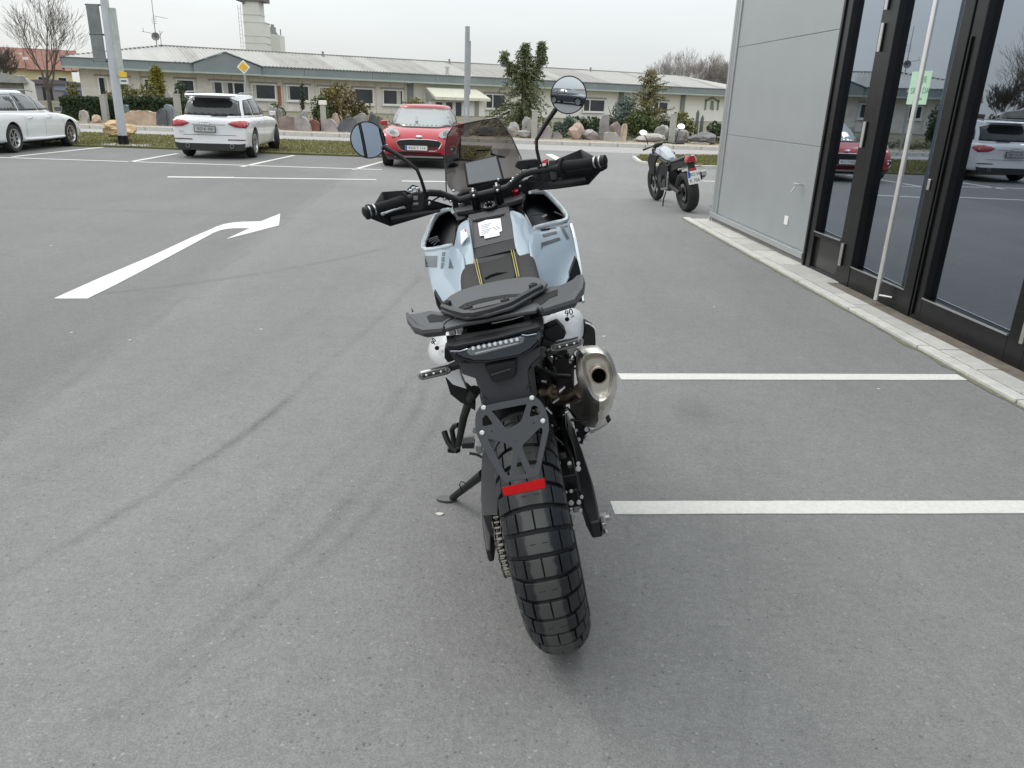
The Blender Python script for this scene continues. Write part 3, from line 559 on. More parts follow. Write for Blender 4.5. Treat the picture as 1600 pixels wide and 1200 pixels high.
def shrub(name,label,loc,rx,ry,rz,mat,n,size,seed,cat='shrub',group=None,stem=True,lumps=7):
    rd=np.random.RandomState(seed); t=thing(name,label,cat,loc,group=group); mb=MB()
    L_=[(np.array([rd.uniform(-.6,.6)*rx,rd.uniform(-.5,.5)*ry,rz*rd.uniform(.35,1.25)]),rd.uniform(.35,.6)) for _ in range(lumps)]
    pts=[]
    for i in range(n):
        c,s=L_[rd.randint(lumps)]; d=rd.normal(size=3); d/=np.linalg.norm(d); pts.append(c+d*np.array([rx,ry,rz])*s*rd.uniform(.75,1.05))
    pts=[p for p in pts if p[2]>0.02]; cards(mb,pts,size,rd); mb.build('foliage',mat,t,smooth=False)
    if stem:
        st_=MB()
        for i in range(7): 
            a=rd.uniform(0,6.28); st_.tube([(0,0,-.05),(math.cos(a)*rx*.25,math.sin(a)*ry*.25,rz*.5),(math.cos(a)*rx*.6,math.sin(a)*ry*.6,rz*1.1)],[.035,.025,.01],5)
        st_.build('stems',BARK2,t)
    return t
def conifer(name,label,loc,H,R,mat,seed,tops=1,droop=.35,dens=1.0,size=.075,group=None,bare=.10,asym=(0,0)):
    rd=np.random.RandomState(seed); t=thing(name,label,'tree',loc,group=group); mb=MB(); tr=MB()
    tr.tube([(0,0,-.1),(0,0,H*.5),(0,0,H*.96)],[.13,.08,.015],8)
    leaders=[(0,0,1.0)] if tops==1 else [(0,0,.95),(R*.34,0,1.0),(-R*.42,.1,.885)]
    for (lx,ly,hf) in leaders:
        if (lx,ly)!=(0,0): tr.tube([(0,0,H*.5),(lx*.8,ly,H*.65),(lx,ly,H*hf)],[.06,.04,.012],6)
        z=H*(bare if (lx,ly)==(0,0) else .60)
        while z<H*hf:
            q=z/(H*hf); rad=(R*(1-q)**(.72 if tops==1 else 1.0)*(.75+.5*rd.rand()) + .07) * (1 if (lx,ly)==(0,0) else .26)
            if q<.18: rad*=.75+q*1.4
            if (lx,ly)!=(0,0): rad=.40*(1-(z/H-.60)/(hf-.60))+.05
            nb=rd.randint(5,8)
            for j in range(nb):
                a=rd.uniform(0,6.283); rr=rad*rd.uniform(.45,1.3); d=np.array([math.cos(a),math.sin(a)*.95,0]); cx=lx*min(1,max(0,(z/H-.5)*3.2)) if (lx,ly)!=(0,0) else 0
                m_=max(4,int(rr/.11)); pp=[]
                for k in range(m_+1):
                    s=k/m_; up_=.10*math.sin(s*3.0)*rr-droop*rr*s*s*1.1; pp.append(np.array([cx,ly*0,z])+d*rr*s+np.array([0,0,up_+ (.18*s*s*rr if q>.75 else 0)]))
                if rr>.35: tr.tube([pp[0],pp[m_//2],pp[-1]],[.022,.012,.004],4,cap=False)
                for k in range(1,m_+1):
                    s=k/m_; c=pp[k]; cnt=int((6+8*(1-s))*dens)
                    for _ in range(cnt):
                        o=rd.normal(size=3)*np.array([.07,.07,.05])*(1.35-s*.8); o[2]-=abs(rd.normal())*.06*droop*2
                        dd=d*rd.uniform(.3,1)+rd.normal(size=3)*.5; dd[2]-=.35; dd/=np.linalg.norm(dd); w_=np.cross(dd,rd.normal(size=3)); w_/=np.linalg.norm(w_)+1e-6; s_=size*rd.uniform(.7,1.5)
                        b=c+o; mb.add([b-w_*s_*.28,b+dd*s_*1.5,b+w_*s_*.28],[(0,1,2)])
            z+=max(.13,.048*H*(1-q*.5))*rd.uniform(.75,1.1)
    mb.build('crown',mat,t,smooth=False); tr.build('trunk',BARK2,t); return t
D=34.; a=AY(816,205,D); Ht=AY(815,66,D)[2]
conifer('conifer','dark green conifer with several ragged tops left of the round mirror','' if False else (a[0],D,.08),Ht,1.95,leafmat('conifer_needles',(.085,.105,.05),(.17,.19,.095)),3,tops=3,droop=.38,dens=.95)
D=37.; a=AY(1010,200,D); Ht=AY(1010,113,D)[2]
conifer('conifer','sparse olive coloured conifer behind the naked motorcycle',(a[0],D,.08),Ht,1.25,leafmat('olive_needles',(.13,.125,.05),(.22,.20,.09)),8,tops=1,droop=-.25,dens=.62)
D=38.; a=AY(248,150,D)
conifer('cypress','small yellow green cone shaped cypress above the hedge','' if False else (a[0],D,.1),AY(248,113,D)[2],.42,leafmat('yellow_cypress',(.16,.15,.02),(.24,.21,.035)),9,droop=-.6,dens=2.2,size=.06)
OL=leafmat('olive_leaves',(.12,.125,.045),(.21,.195,.075)); DG=leafmat('dark_leaves',(.04,.06,.035),(.09,.115,.055)); YG=leafmat('yellow_leaves',(.13,.115,.03),(.21,.17,.05)); RB=leafmat('reddish_leaves',(.12,.105,.05),(.18,.145,.07)); GG=leafmat('green_leaves',(.06,.085,.03),(.11,.13,.045)); BG=leafmat('blue_green',(.10,.14,.12),(.16,.21,.18))
def at(x,y,D,z=.1): a=AY(x,y,D); return (a[0],D,z)
def shr(label,x,D,wpx,ytop,mat,n,seed,size=.07,name='shrub',lumps=7,zb=.1,cat='shrub'):
    a=AY(x,ytop,D); rx=wpx/2/FPX*D; h=a[2]-zb; return shrub(name,label,(a[0],D,zb),rx,min(rx,.8),h/1.45,mat,n,size,seed,lumps=lumps,cat=cat)
shr('low spreading olive bush above the hedge left of the cypress',215,37,62,127,OL,1500,21)
shr('small golden bush left of the sign pole above the hedge',167,36,24,139,YG,500,22)
shr('dark weeping bush right of the cypress',274,37,36,128,DG,900,23)
shr('brownish bush behind the bare tree trunk',108,36,22,135,OL,500,24)
shr('dark clipped ball bush right of the red brown wall panel',432,41,30,160,DG,500,25)
shr('green domed bush left of the lamp bollard',498,36,34,155,GG,1000,26)
shr('tall yellowish bush in front of the windows',522,38,46,138,YG,1300,27)
shr('reddish green bush right of the yellowish bush',552,37,46,143,RB,1500,28)
shr('bush peeking over the roof of the red car',655,40,44,158,OL,700,29)
shr('narrow dark green cypress shrub in front of a window',471,38,9,134,DG,420,30,size=.05,lumps=9)
shr('wide dark green juniper below the sparse conifer',1010,35,70,176,GG,1800,31)
shr('grey green weeping shrub right of the round mirror',968,38,52,153,BG,1300,32)
shr('dark shrub behind the pink boulder',915,34,70,185,DG,900,33)
shr('bluish small conifer bush under the round mirror',882,33,30,184,BG,700,34)
shr('low dark shrub at the foot of the showroom wall',1118,33,26,192,DG,600,35)
shr('dark low shrub left of the tall conifer',640,34,60,184,DG,900,36)
shr('low brown green shrub beside the showroom corner',1068,34,44,178,OL,900,37)
shr('low dark ground juniper between boulders',845,31.8,28,200,GG,500,38)
shr('small round dark bush in front of the boulders',1006,31.9,20,207,DG,400,39)
# hedge
def hedge(label,x0,x1,D,yt,yb_z,n,seed):
    a=AY(x0,yt,D);b=AY(x1,yt,D); t=thing('hedge',label,'hedge',((a[0]+b[0])/2,D,.05)); L_=b[0]-a[0]; H_=(a[2]+b[2])/2-.05; rd=np.random.RandomState(seed)
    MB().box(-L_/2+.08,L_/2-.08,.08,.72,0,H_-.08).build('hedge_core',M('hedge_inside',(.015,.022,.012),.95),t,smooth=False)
    mb=MB(); P=[]
    for i in range(n):
        r=rd.rand()
        if r<.7: p=[rd.uniform(-L_/2,L_/2),rd.uniform(-.03,.08),rd.uniform(0,H_)]
        elif r<.9: p=[rd.uniform(-L_/2,L_/2),rd.uniform(0,.8),H_+rd.uniform(-.07,.05)]
        else: p=[rd.choice([-L_/2,L_/2])+rd.uniform(-.04,.04),rd.uniform(0,.8),rd.uniform(0,H_)]
        P.append(np.array(p))
    cards(mb,P,.05,rd); mb.build('foliage',leafmat('hedge_leaves',(.03,.05,.025),(.065,.09,.04)),t,smooth=False)
hedge('left part of the clipped dark hedge behind the estate car',92,188,33,153,0,5200,41)
hedge('right part of the clipped dark hedge left of the white suv',190,283,33,154.5,0,5200,42)
hedge('low dark hedge strip behind the gravestones',640,700,36,180,0,1800,43)
hedge('low dark hedge below the right office windows',930,1075,36.5,190,0,3600,44)
# ================================================================ STONES IN THE MASON'S YARD
RM={}
def stonemat(n,c): 
    if n not in RM: RM[n]=M('stone_'+n,c,.9,var=.28,scale=2.6,bump=.9,bscale=7)
    return RM[n]
def rock(label,x0,x1,yt,yb,D,mat,seed,shape='rock',name='boulder',th=None,group=None):
    a=AY(x0,(yt+yb)/2,D); b=AY(x1,(yt+yb)/2,D); zt_=AY((x0+x1)/2,yt,D)[2]; zb_=max(.0,AY((x0+x1)/2,yb,D)[2]) if D<28 else .08
    w=(b[0]-a[0]); h=zt_-zb_; rd=np.random.RandomState(seed); bm=bmesh.new()
    if shape=='rock':
        bmesh.ops.create_icosphere(bm,subdivisions=4,radius=1)
        cuts=[(lambda v:v/np.linalg.norm(v))(rd.normal(size=3)) for _ in range(16)]; ds=rd.uniform(.55,.9,16)
        for v in bm.verts:
            c=np.array(v.co)
            for n_,d_ in zip(cuts,ds):
                e=c@n_-d_
                if e>0: c=c-n_*e*.88
            nz=mnoise.noise(Vector(c*2.1)+Vector((seed*3.1,0,0)))*.16+mnoise.noise(Vector(c*5.5)+Vector((seed,7,0)))*.085+mnoise.noise(Vector(c*13)+Vector((seed,1,5)))*.035
            v.co=c*(1+nz)
        xs=[v.co.x for v in bm.verts]; zs=[v.co.z for v in bm.verts]
        for v in bm.verts:
            v.co.x=((v.co.x-min(xs))/(max(xs)-min(xs))-.5)*w; v.co.z=((v.co.z-min(zs))/(max(zs)-min(zs)))*(h*1.12)-h*.12; v.co.y*=(th or w*.42)
    else:
        n=14; pts=[]
        if shape=='slab':   # upright, roughly hewn slab
            pr=[(-.5,0),(-.48,.35),(-.5,.72),(-.40,.93),(-.2,1.0),(.1,.985),(.32,.94),(.47,.8),(.5,.45),(.46,0)]
        elif shape=='round': pr=[(-.5,0),(-.5,.6),(-.42,.8),(-.25,.95),(0,1),(.25,.95),(.42,.8),(.5,.6),(.5,0)]
        elif shape=='wave': pr=[(-.5,0),(-.5,.5),(-.3,.78),(0,.95),(.25,1),(.45,.85),(.5,.4),(.5,0)]
        elif shape=='wedge': pr=[(-.5,0),(-.5,.95),(-.1,1.0),(.15,.85),(.4,.45),(.5,0)]
        elif shape=='column': pr=[(-.5,0),(-.42,.3),(-.45,.7),(-.3,.9),(-.1,.97),(.2,1),(.42,.93),(.36,.6),(.42,.3),(.5,0)]
        pr=[(x+rd.normal()*.015,z+rd.normal()*.012*(z>0)) for x,z in pr]; d=th or .22
        V=[bm.verts.new((x*w,-d/2,z*h)) for x,z in pr]; V2=[bm.verts.new((x*w*.97,d/2,z*h*.985)) for x,z in pr]
        bm.faces.new(V); bm.faces.new(V2[::-1])
        for i in range(len(V)): j=(i+1)%len(V); bm.faces.new((V[j],V[i],V2[i],V2[j]))
        bmesh.ops.triangulate(bm,faces=bm.faces); bmesh.ops.subdivide_edges(bm,edges=bm.edges,cuts=2,use_grid_fill=True)
        for v in bm.verts:
            if v.co.z>.02: v.co+=Vector(rd.normal(size=3)*.012)
    bmesh.ops.recalc_face_normals(bm,faces=bm.faces)
    me=bpy.data.meshes.new(name); bm.to_mesh(me); bm.free(); me.materials.append(mat); me.polygons.foreach_set('use_smooth',[True]*len(me.polygons)); 
    try: me.set_sharp_from_angle(angle=math.radians(28))
    except Exception: pass
    o=bpy.data.objects.new(name,me); C.objects.link(o); o.location=((a[0]+b[0])/2,D,zb_); tag(o,label,'boulder' if name=='boulder' else 'gravestone',group); return o
PK=stonemat('pink',(.42,.32,.26)); OR=stonemat('orange',(.47,.335,.19)); GY=stonemat('grey',(.27,.26,.25)); DK=stonemat('dark',(.10,.11,.115)); PL=stonemat('pale',(.38,.365,.34)); BGE=stonemat('beige',(.47,.36,.27)); RD=stonemat('reddish',(.27,.215,.20)); TEA=stonemat('teal',(.16,.20,.20)); LG=stonemat('lilac',(.34,.31,.31))
gv='gravestone'
rock('orange sandstone boulder on the grass behind the sign pole',161,209,187,211,21.8,OR,52,th=.7)
rock('wide pinkish rough slab with wavy face left of the white suv',198,251,173,194,31,BGE,2,'slab',gv,.35)
rock('small beige boulder in front of the left hedge',142,158,179,187,31,BGE,3)
rock('pale upright stone against the left hedge',125,137,172,187,31,PL,4,'round',gv)
rock('dark figure shaped stone behind the sign pole',191,201,163,186,31.2,TEA,5,'column',gv)
rock('dark arched gravestone with pale cap left of the white suv',245,260,169,194,30.8,DK,6,'wave',gv)
rock('blue grey upright slab just left of the white suv',259,273,163,196,31.0,stonemat('bluegrey',(.20,.23,.25)),7,'slab',gv)
rock('pale square sign stone above the hedge right of the cypress',258,267,143,156,35,PL,8,'slab',gv,.1)
rock('pale pointed stone right of the white suv roof',421,427,165,180,33,PL,9,'column',gv)
rock('slim pale stone beside the pale pointed one',428,433,168,182,33,PL,10,'column',gv)
rock('grey round topped stone right of the suv mirror',434,441,169,184,33,GY,11,'round',gv)
rock('broad reddish grey sloping slab behind the suv bonnet',438,480,181,203,31,RD,12,'wedge',gv,.3)
rock('broad grey sloping slab with pale edge left of the lamp bollard',462,487,181,204,30.7,LG,13,'wedge',gv,.3)
rock('pale crumbly upright stone above the sloping slab',468,480,172,186,32.5,PL,14,'column',gv)
rock('dark red low stone beside the lamp bollard',482,500,187,203,30.9,stonemat('darkred',(.20,.09,.07)),15,'round',gv)
rock('grey rectangular slab right of the lamp bollard',506,530,185,204,31,LG,16,'wedge',gv,.3)
rock('pale pink round topped gravestone behind the grey slab',519,529,176,190,32,stonemat('palepink',(.50,.40,.33)),17,'round',gv)
rock('dark slate gabled slab left of the round left mirror',530,556,183,203,31,stonemat('slate',(.13,.14,.155)),18,'wave',gv,.3)
rock('grey gabled slab behind the left mirror',549,576,176,204,31.2,GY,19,'wave',gv,.3)
rock('tall dark slab left of the red car',577,590,178,206,31.3,DK,20,'slab',gv)
rock('brown grey upright slab beside the red car mirror',586,600,182,206,31.5,RD,21,'slab',gv)
rock('pale lumpy rock seen right of the red car',696,712,182,205,32,GY,40)
rock('dark grey boulder seen through the windscreen',744,776,198,216,31.6,DK,22)
rock('low brown boulder at the windscreen edge',716,742,202,216,31.6,RD,23)
rock('pale broken boulder under the tall conifer',793,812,190,215,31.7,PL,24)
rock('small grey boulder in front of the pale broken one',806,832,203,216,31.2,GY,25)
rock('pale upright angular stone under the conifer',816,832,183,208,32.2,PL,26,'slab',gv)
rock('pale lilac flat topped slab left of the mirror stem',838,862,197,219,31.4,LG,27,'slab',gv,.3)
rock('small grey pointed stone right of the mirror stem',864,880,206,219,31.3,GY,28,'wedge',gv)
rock('pink orange pointed boulder right of the mirror stem',888,914,191,220,31.4,PK,29,'rock')
rock('grey lilac boulder right of the pink one',906,938,202,221,31.5,LG,30)
rock('tall grey carved column stone behind the boulders',936,952,178,219,31.8,GY,31,'column',gv,.3)
rock('pale wedge stone leaning at the column foot',944,972,206,222,31.2,PL,32,'wedge',gv)
rock('slim beige statue like stone',970,979,193,222,31.4,stonemat('sandy',(.50,.42,.32)),33,'column',gv)
rock('brown jagged boulder behind the slim beige stone',952,972,190,212,32.4,RD,34)
rock('broad pale flat boulder behind the motorcycle mirrors',992,1040,208,222,31.4,PL,35)
rock('pale shrub side boulder left of the right motorcycle mirror',1022,1046,194,212,33,PL,36)
rock('long dark grey boulder right of the naked motorcycle',1074,1119,205,225,31.5,stonemat('darkgrey',(.15,.15,.15)),37,th=.6)
rock('pale boulder behind the right motorcycle mirror',1046,1078,200,222,32.2,LG,38)
rock('low white slab in front of the long dark boulder',1080,1108,222,226,31.0,PL,39,'slab',gv)
# tall thin stelae at right
for (x,yt,l) in [(1091,172,'tall thin dark stele near the showroom corner'),(1098,180,'shorter thin dark stele near the showroom corner')]:
    a=AY(x,yt,34); o=MB().tube([(0,0,0),(0,0,a[2]-.2),(0,0,a[2]-.08)],[.085,.07,.02],6).build('stele',DK); o.location=(a[0],34,.08); tag(o,l,'stele')
# low planting and stray gravel between the stones
gcv=MB(); rdc=np.random.RandomState(77); pc_=[]
for _ in range(260):
    x0_=rdc.uniform(-15,11); y0_=rdc.uniform(31.7,34.5); r_=rdc.uniform(.12,.4); 
    for _k in range(26): pc_.append(np.array([x0_+rdc.normal()*r_*.5,y0_+rdc.normal()*r_*.5,.12+abs(rdc.normal())*r_*.45]))
cards(gcv,pc_,.045,rdc); o=gcv.build('ground_cover',leafmat('ground_cover_leaves',(.07,.08,.04),(.17,.155,.085)),smooth=False); tag(o,'low mixed ground cover plants growing between the yard stones','plants',kind='stuff')
gvl=MB()
for _ in range(2600):
    x0_=rdc.uniform(-24,13); y0_=rdc.uniform(29.1,31.6); s_g=rdc.uniform(.012,.04); c_g=np.array([x0_,y0_,.10]); a_g=rdc.uniform(0,6.28)
    t3=[c_g+s_g*np.array([math.cos(a_g+k*2.09),math.sin(a_g+k*2.09),0]) for k in range(3)]; gvl.add(t3+[c_g+np.array([0,0,s_g*.9])],[(0,1,3),(1,2,3),(2,0,3)])
o=gvl.build('loose_gravel',M('gravel_stones',(.36,.31,.25),.95,var=.4,scale=3),smooth=False); tag(o,'loose pale gravel stones along the far kerb','gravel',kind='stuff')
# square concrete posts
for (x,yt,yb,D,l) in [(161,151,184,32.6,'grey square concrete post in the left hedge'),(275.5,150,176,32.6,'grey square concrete post beside the white suv'),(836,176,219,31,'grey square concrete post left of the mirror stem'),(1053,181,214,32,'slim grey post behind the naked motorcycle')]:
    a=AY(x,yt,D); w=.11
    o=MB().box(-w,w,-w,w,0,a[2]-.05).box(-w*1.1,w*1.1,-w*1.1,w*1.1,a[2]-.045,a[2]-.0).build('concrete_post',M('post_grey',(.36,.36,.33),.85,var=.1,scale=5),smooth=False,bevel=.01); o.location=(a[0],D,.08); tag(o,l,'post')
a=AY(504,157,31); lb=thing('lamp_bollard','square grey bollard lamp with white cap in front of the bushes','bollard',(a[0],31,.08))
MB().box(-.09,.09,-.09,.09,0,a[2]-.25).build('post',M('post_grey',(.36,.36,.33),.85),lb,smooth=False,bevel=.01); MB().box(-.13,.13,-.13,.13,a[2]-.24,a[2]-.08).build('cap',M('white_cap',(.75,.73,.68),.6),lb,smooth=False,bevel=.02)
# ================================================================ POLES AND SIGNS
PG=M('galvanised',(.34,.36,.37),.45,.5,var=.1,scale=4); PGL=M('galvanised_light',(.46,.48,.50),.5,.3,var=.08,scale=4)
g_=G(194,229.5); pyl=thing('banner_pylon','tall grey pylon with hanging side banner and small stickers beside the grass','sign pole',(g_[0],g_[1],0))
MB().cyl((0,0,0),(0,0,.28),.125,n=18).build('foot_sleeve',BLK,pyl)
MB().cyl((0,0,.28),(0,0,5.4),.112,.085,n=20).build('pole',PGL,pyl)
def relz(y): return AY(194-(229.5-y)*.139,y,g_[1])[2]
MB().box(.09,.235,-.04,.04,relz(118),relz(12)).build('info_panel',M('panel_pale',(.42,.45,.43),.6,var=.3,scale=2),pyl,smooth=False)
MB().box(.14,.33,-.055,-.041,relz(120),relz(112)).build('sticker',M('yellow_sticker',(.75,.48,.04),.6),pyl,smooth=False)
MB().box(.14,.34,-.055,-.041,relz(131),relz(122)).build('sticker',M('white_sticker',(.62,.64,.64),.6),pyl,smooth=False); MB().box(.17,.31,-.06,-.056,relz(127),relz(125)).build('sticker_print',BLK,pyl,smooth=False)
bm_=M('banner_grey',(.17,.18,.18),.7,var=.25,scale=3)
MB().box(-.46,-.16,-.02,.02,relz(97),relz(55)).build('banner',bm_,pyl,smooth=False); MB().box(-.46,-.16,-.02,.02,relz(54),relz(7)).build('banner',bm_,pyl,smooth=False)
bt=MB(); 
for z in (relz(96),relz(54.5),relz(8)): bt.cyl((-.48,0,z),(-.08,0,z),.02,n=8)
bt.build('banner_rail',BLK,pyl); MB().tube([(-.02,0,5.35),(-.1,0,5.5),(-.35,0,5.48)],.05,8).build('lamp_arm',PG,pyl)
slab('base_slab',[(g_[0]-.5,g_[1]-.25),(g_[0]+.6,g_[1]-.25),(g_[0]+.6,g_[1]+.3),(g_[0]-.5,g_[1]+.3)],.058,CONC,lot,th=.05,kind=None)
D=30.2; a=AY(728.5,215,D); lp=thing('lamp_post','tall grey steel lamp post rising behind the windscreen','lamp post',(a[0],D,.05)); H_=AY(728.5,41,D)[2]
MB().cyl((0,0,0),(0,0,H_-.05),.105,.085,n=16).build('pole',PG,lp); MB().box(.04,.13,-.05,.05,AY(730,150,D)[2],AY(730,66,D)[2]).build('cable_duct',PG,lp,smooth=False); MB().box(-.045,.045,-.11,-.09,.8,1.1).build('service_door',PGL,lp,smooth=False)
D=29.6; a=AY(389,200,D); rs=thing('priority_sign','yellow diamond priority road sign on a thin pole','road sign',(a[0],D,.05)); z=AY(386.5,105,D)[2]-.05
MB().cyl((0,0,0),(0,0,z+.2),.035,n=10).build('pole',PG,rs)
def dia(s,y,mat,nm,par): return MB().prism([(-s,y,z),(0,y,z-s),(s,y,z),(0,y,z+s)],(0,.012,0)).build(nm,mat,par,smooth=False)
dia(.235,-.06,M('sign_white',(.75,.75,.72),.5),'sign_plate',rs); dia(.165,-.075,M('sign_yellow',(.72,.42,.02),.5),'sign_face',rs)
# tall thin pole at far left edge
MB()
# ================================================================ CARS
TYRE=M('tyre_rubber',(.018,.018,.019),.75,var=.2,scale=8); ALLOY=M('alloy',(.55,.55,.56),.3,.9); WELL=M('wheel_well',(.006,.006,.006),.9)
CGL=glassy('car_glass',(.10,.12,.12),(.80,.90,.88),base=.22,amt=1.0); PLAS=M('black_plastic',(.02,.02,.021),.5)
CGLF=glassy('car_windscreen',(.30,.36,.34),(.80,.92,.86),base=.34,amt=1.0)
RLENS=M('tail_lens_red',(.36,.015,.02),.12,coat=1); CHRM=M('chrome',(.75,.75,.76),.12,1); HLENS=M('headlight_lens',(.80,.82,.82),.15,.0,coat=1)
PLT=M('plate_white',(.74,.75,.73),.5); PBL=M('plate_blue',(.02,.10,.42),.5); PTX=M('plate_text',(.02,.02,.02),.5); INTD=M('car_interior',(.025,.025,.027),.9)
def wheel(par,x,y,r,w,side,spokes=5,steer=0,dark=False):
    o=bpy.data.objects.new('wheel',None); C.objects.link(o); o.parent=par; o.location=(x,y,r); o.rotation_euler=(0,0,steer)
    h=w/2; MB().lathe([(-h*.85,r*.66),(-h,r*.78),(-h*.95,r*.93),(-h*.6,r*.995),(0,r),(h*.6,r*.995),(h*.95,r*.93),(h,r*.78),(h*.85,r*.66)],(0,0,0),(1,0,0),40).build('tyre',TYRE,o,ang=50)
    s=side; m=MB(); al=ALLOY
    m.lathe([(s*h*.55,r*.56),(s*h*.93,r*.62),(s*h*.93,r*.68),(s*h*.85,r*.69)],(0,0,0),(1,0,0),40)
    m.cyl((s*h*.45,0,0),(s*h*.72,0,0),r*.13,n=14)
    for k in range(spokes):
        a=2*math.pi*k/spokes+.3
        for da in ((-.13,.13) if spokes<=6 else (0,)):
            c,s_=math.cos(a),math.sin(a); c2,s2=math.cos(a+da),math.sin(a+da)
            p=lambda rr,cc,ss,off:(s*h*off,rr*cc,rr*ss)
            t=np.array([0,-s_,c])*r*.045
            q0=np.array(p(r*.10,c,s_,.70)); q1=np.array(p(r*.63,c2,s2,.88)); th_=np.array([-s*.025,0,0])
            m.prism([q0-t,q0+t,q1+t*.9,q1-t*.9],th_)
    m.build('rim',al,o,ang=30); MB().cyl((s*h*.1,0,0),(s*h*.42,0,0),r*.6,n=30).build('brake_drum',PLAS,o)
    return o
def plate(par,x,y,z,w,h,txt,rz=0,ny=1,blue=True,tilt=0,col=None,sz=None):
    """number plate; ny=-1 faces local -y, +1 faces +y"""
    o=bpy.data.objects.new('number_plate',None); o=MB().box(-w/2,w/2,-.006,.006,-h/2,h/2).build('number_plate',col or PLT,par,smooth=False,bevel=.003); o.location=(x,y,z); o.rotation_euler=(tilt,0,rz+(math.pi if ny>0 else 0))
    f=MB(); f.box(-w/2-.015,w/2+.015,-.003,.02,-h/2-.015,-h/2).box(-w/2-.015,w/2+.015,-.003,.02,h/2,h/2+.015).box(-w/2-.015,-w/2,-.003,.02,-h/2,h/2).box(w/2,w/2+.015,-.003,.02,-h/2,h/2).build('plate_frame',PLAS,o,smooth=False)
    if blue: MB().box(-w/2+.003,-w/2+w*.09,-.0085,-.0065,-h/2+.004,h/2-.004).build('country_band',PBL,o,smooth=False)
    text_part(txt,sz or h*.85,PTX,o,(w*.04,-.008,-.0),(math.radians(90),0,0),ex=.001,sx=.9)
    return o
def sel(pts,n=7):  # rounded-rectangle ring through superellipse
    return pts
def ring(yr,yf,hw,z,n=36,e=4.5,zc=0,tf=1.0,tr=1.0):
    """plan outline: yr rear, yf front, hw half width; tf/tr narrow the front / rear"""
    out=[]; cy=(yr+yf)/2; ly=(yf-yr)/2
    for k in range(n):
        a=2*math.pi*k/n; c,s=math.cos(a),math.sin(a); x=abs(c)**(2/e)*np.sign(c); y=abs(s)**(2/e)*np.sign(s)
        t=(tf if y>0 else tr); nx=x*hw*(1-(1-t)*abs(y)**2); out.append(np.array([nx,cy+y*ly,z+zc*(1-abs(y)**3)]))
    return out
GAPM=M('panel_gap',(.09,.09,.09),.7); GLD=M('tinted_glass',(.022,.027,.028),.03,spec=.8); GLD.node_tree.nodes['Principled BSDF'].inputs['IOR'].default_value=2.0
GLW=M('windscreen_glass',(.10,.13,.12),.03,spec=.9); GLW.node_tree.nodes['Principled BSDF'].inputs['IOR'].default_value=2.1
def grow_(poly,d):
    P=[np.array(p,float) for p in poly]; c=sum(P)/len(P); out=[]; n=len(P)
    area=sum(P[i][0]*P[(i+1)%n][1]-P[(i+1)%n][0]*P[i][1] for i in range(n)); sg=1 if area>0 else -1
    for i in range(n):
        e1=P[i]-P[i-1]; e2=P[(i+1)%n]-P[i]; n1=np.array([e1[1],-e1[0]])/np.linalg.norm(e1)*sg; n2=np.array([e2[1],-e2[0]])/np.linalg.norm(e2)*sg; m_=n1+n2; m_/=max(.5,np.linalg.norm(m_)); out.append(tuple(P[i]+m_*d*1.15))
    return out
def drape(P,which,name,mat,poly,d,off=.006,th=.004,cuts=4,label=None):
    """lay a pane, lamp or seam onto the curved body from the side it faces"""
    bv_s,bv_b,par=P['_bv']; dr={'+y':(0,1,0),'-y':(0,-1,0),'+x':(1,0,0),'-x':(-1,0,0)}[d]; dr=Vector(dr)
    bm=bmesh.new()
    def mk(p): return (p[0],0,p[1]) if d[1]=='y' else (0,p[0],p[1])
    vs=[bm.verts.new(mk(p)) for p in poly]; bm.faces.new(vs); bmesh.ops.triangulate(bm,faces=bm.faces)
    for _ in range(cuts):
        ed=[e for e in bm.edges if e.calc_length()>.09]
        if not ed: break
        bmesh.ops.subdivide_edges(bm,edges=ed,cuts=1); bmesh.ops.triangulate(bm,faces=bm.faces)
    for v in bm.verts:
        best=None
        for bv in ((bv_s,bv_b) if which==0 else (bv_b,)):
            h=bv.ray_cast(v.co-dr*12,dr)
            if h[0] is not None and (best is None or h[3]<best[1]): best=(h[0],h[3],h[1])
        if best is None:
            q_=(bv_s if which==0 else bv_b).find_nearest(v.co-dr*1.0+(Vector((0,0,0)))); best=(q_[0],0,q_[1])
        nn_=best[2]; nn_=nn_ if nn_.dot(dr)<0 else -nn_
        v.co=best[0]+nn_*off
    bmesh.ops.recalc_face_normals(bm,faces=bm.faces)
    av=sum((f.normal for f in bm.faces),Vector((0,0,0)))
    if av.dot(dr)>0: bmesh.ops.reverse_faces(bm,faces=bm.faces)
    me=bpy.data.meshes.new(name); bm.to_mesh(me); bm.free(); me.materials.append(mat); me.polygons.foreach_set('use_smooth',[True]*len(me.polygons))
    o=bpy.data.objects.new(name,me); C.objects.link(o); o.parent=par
    if th: q_=o.modifiers.new('s','SOLIDIFY'); q_.thickness=th; q_.offset=1
    return o
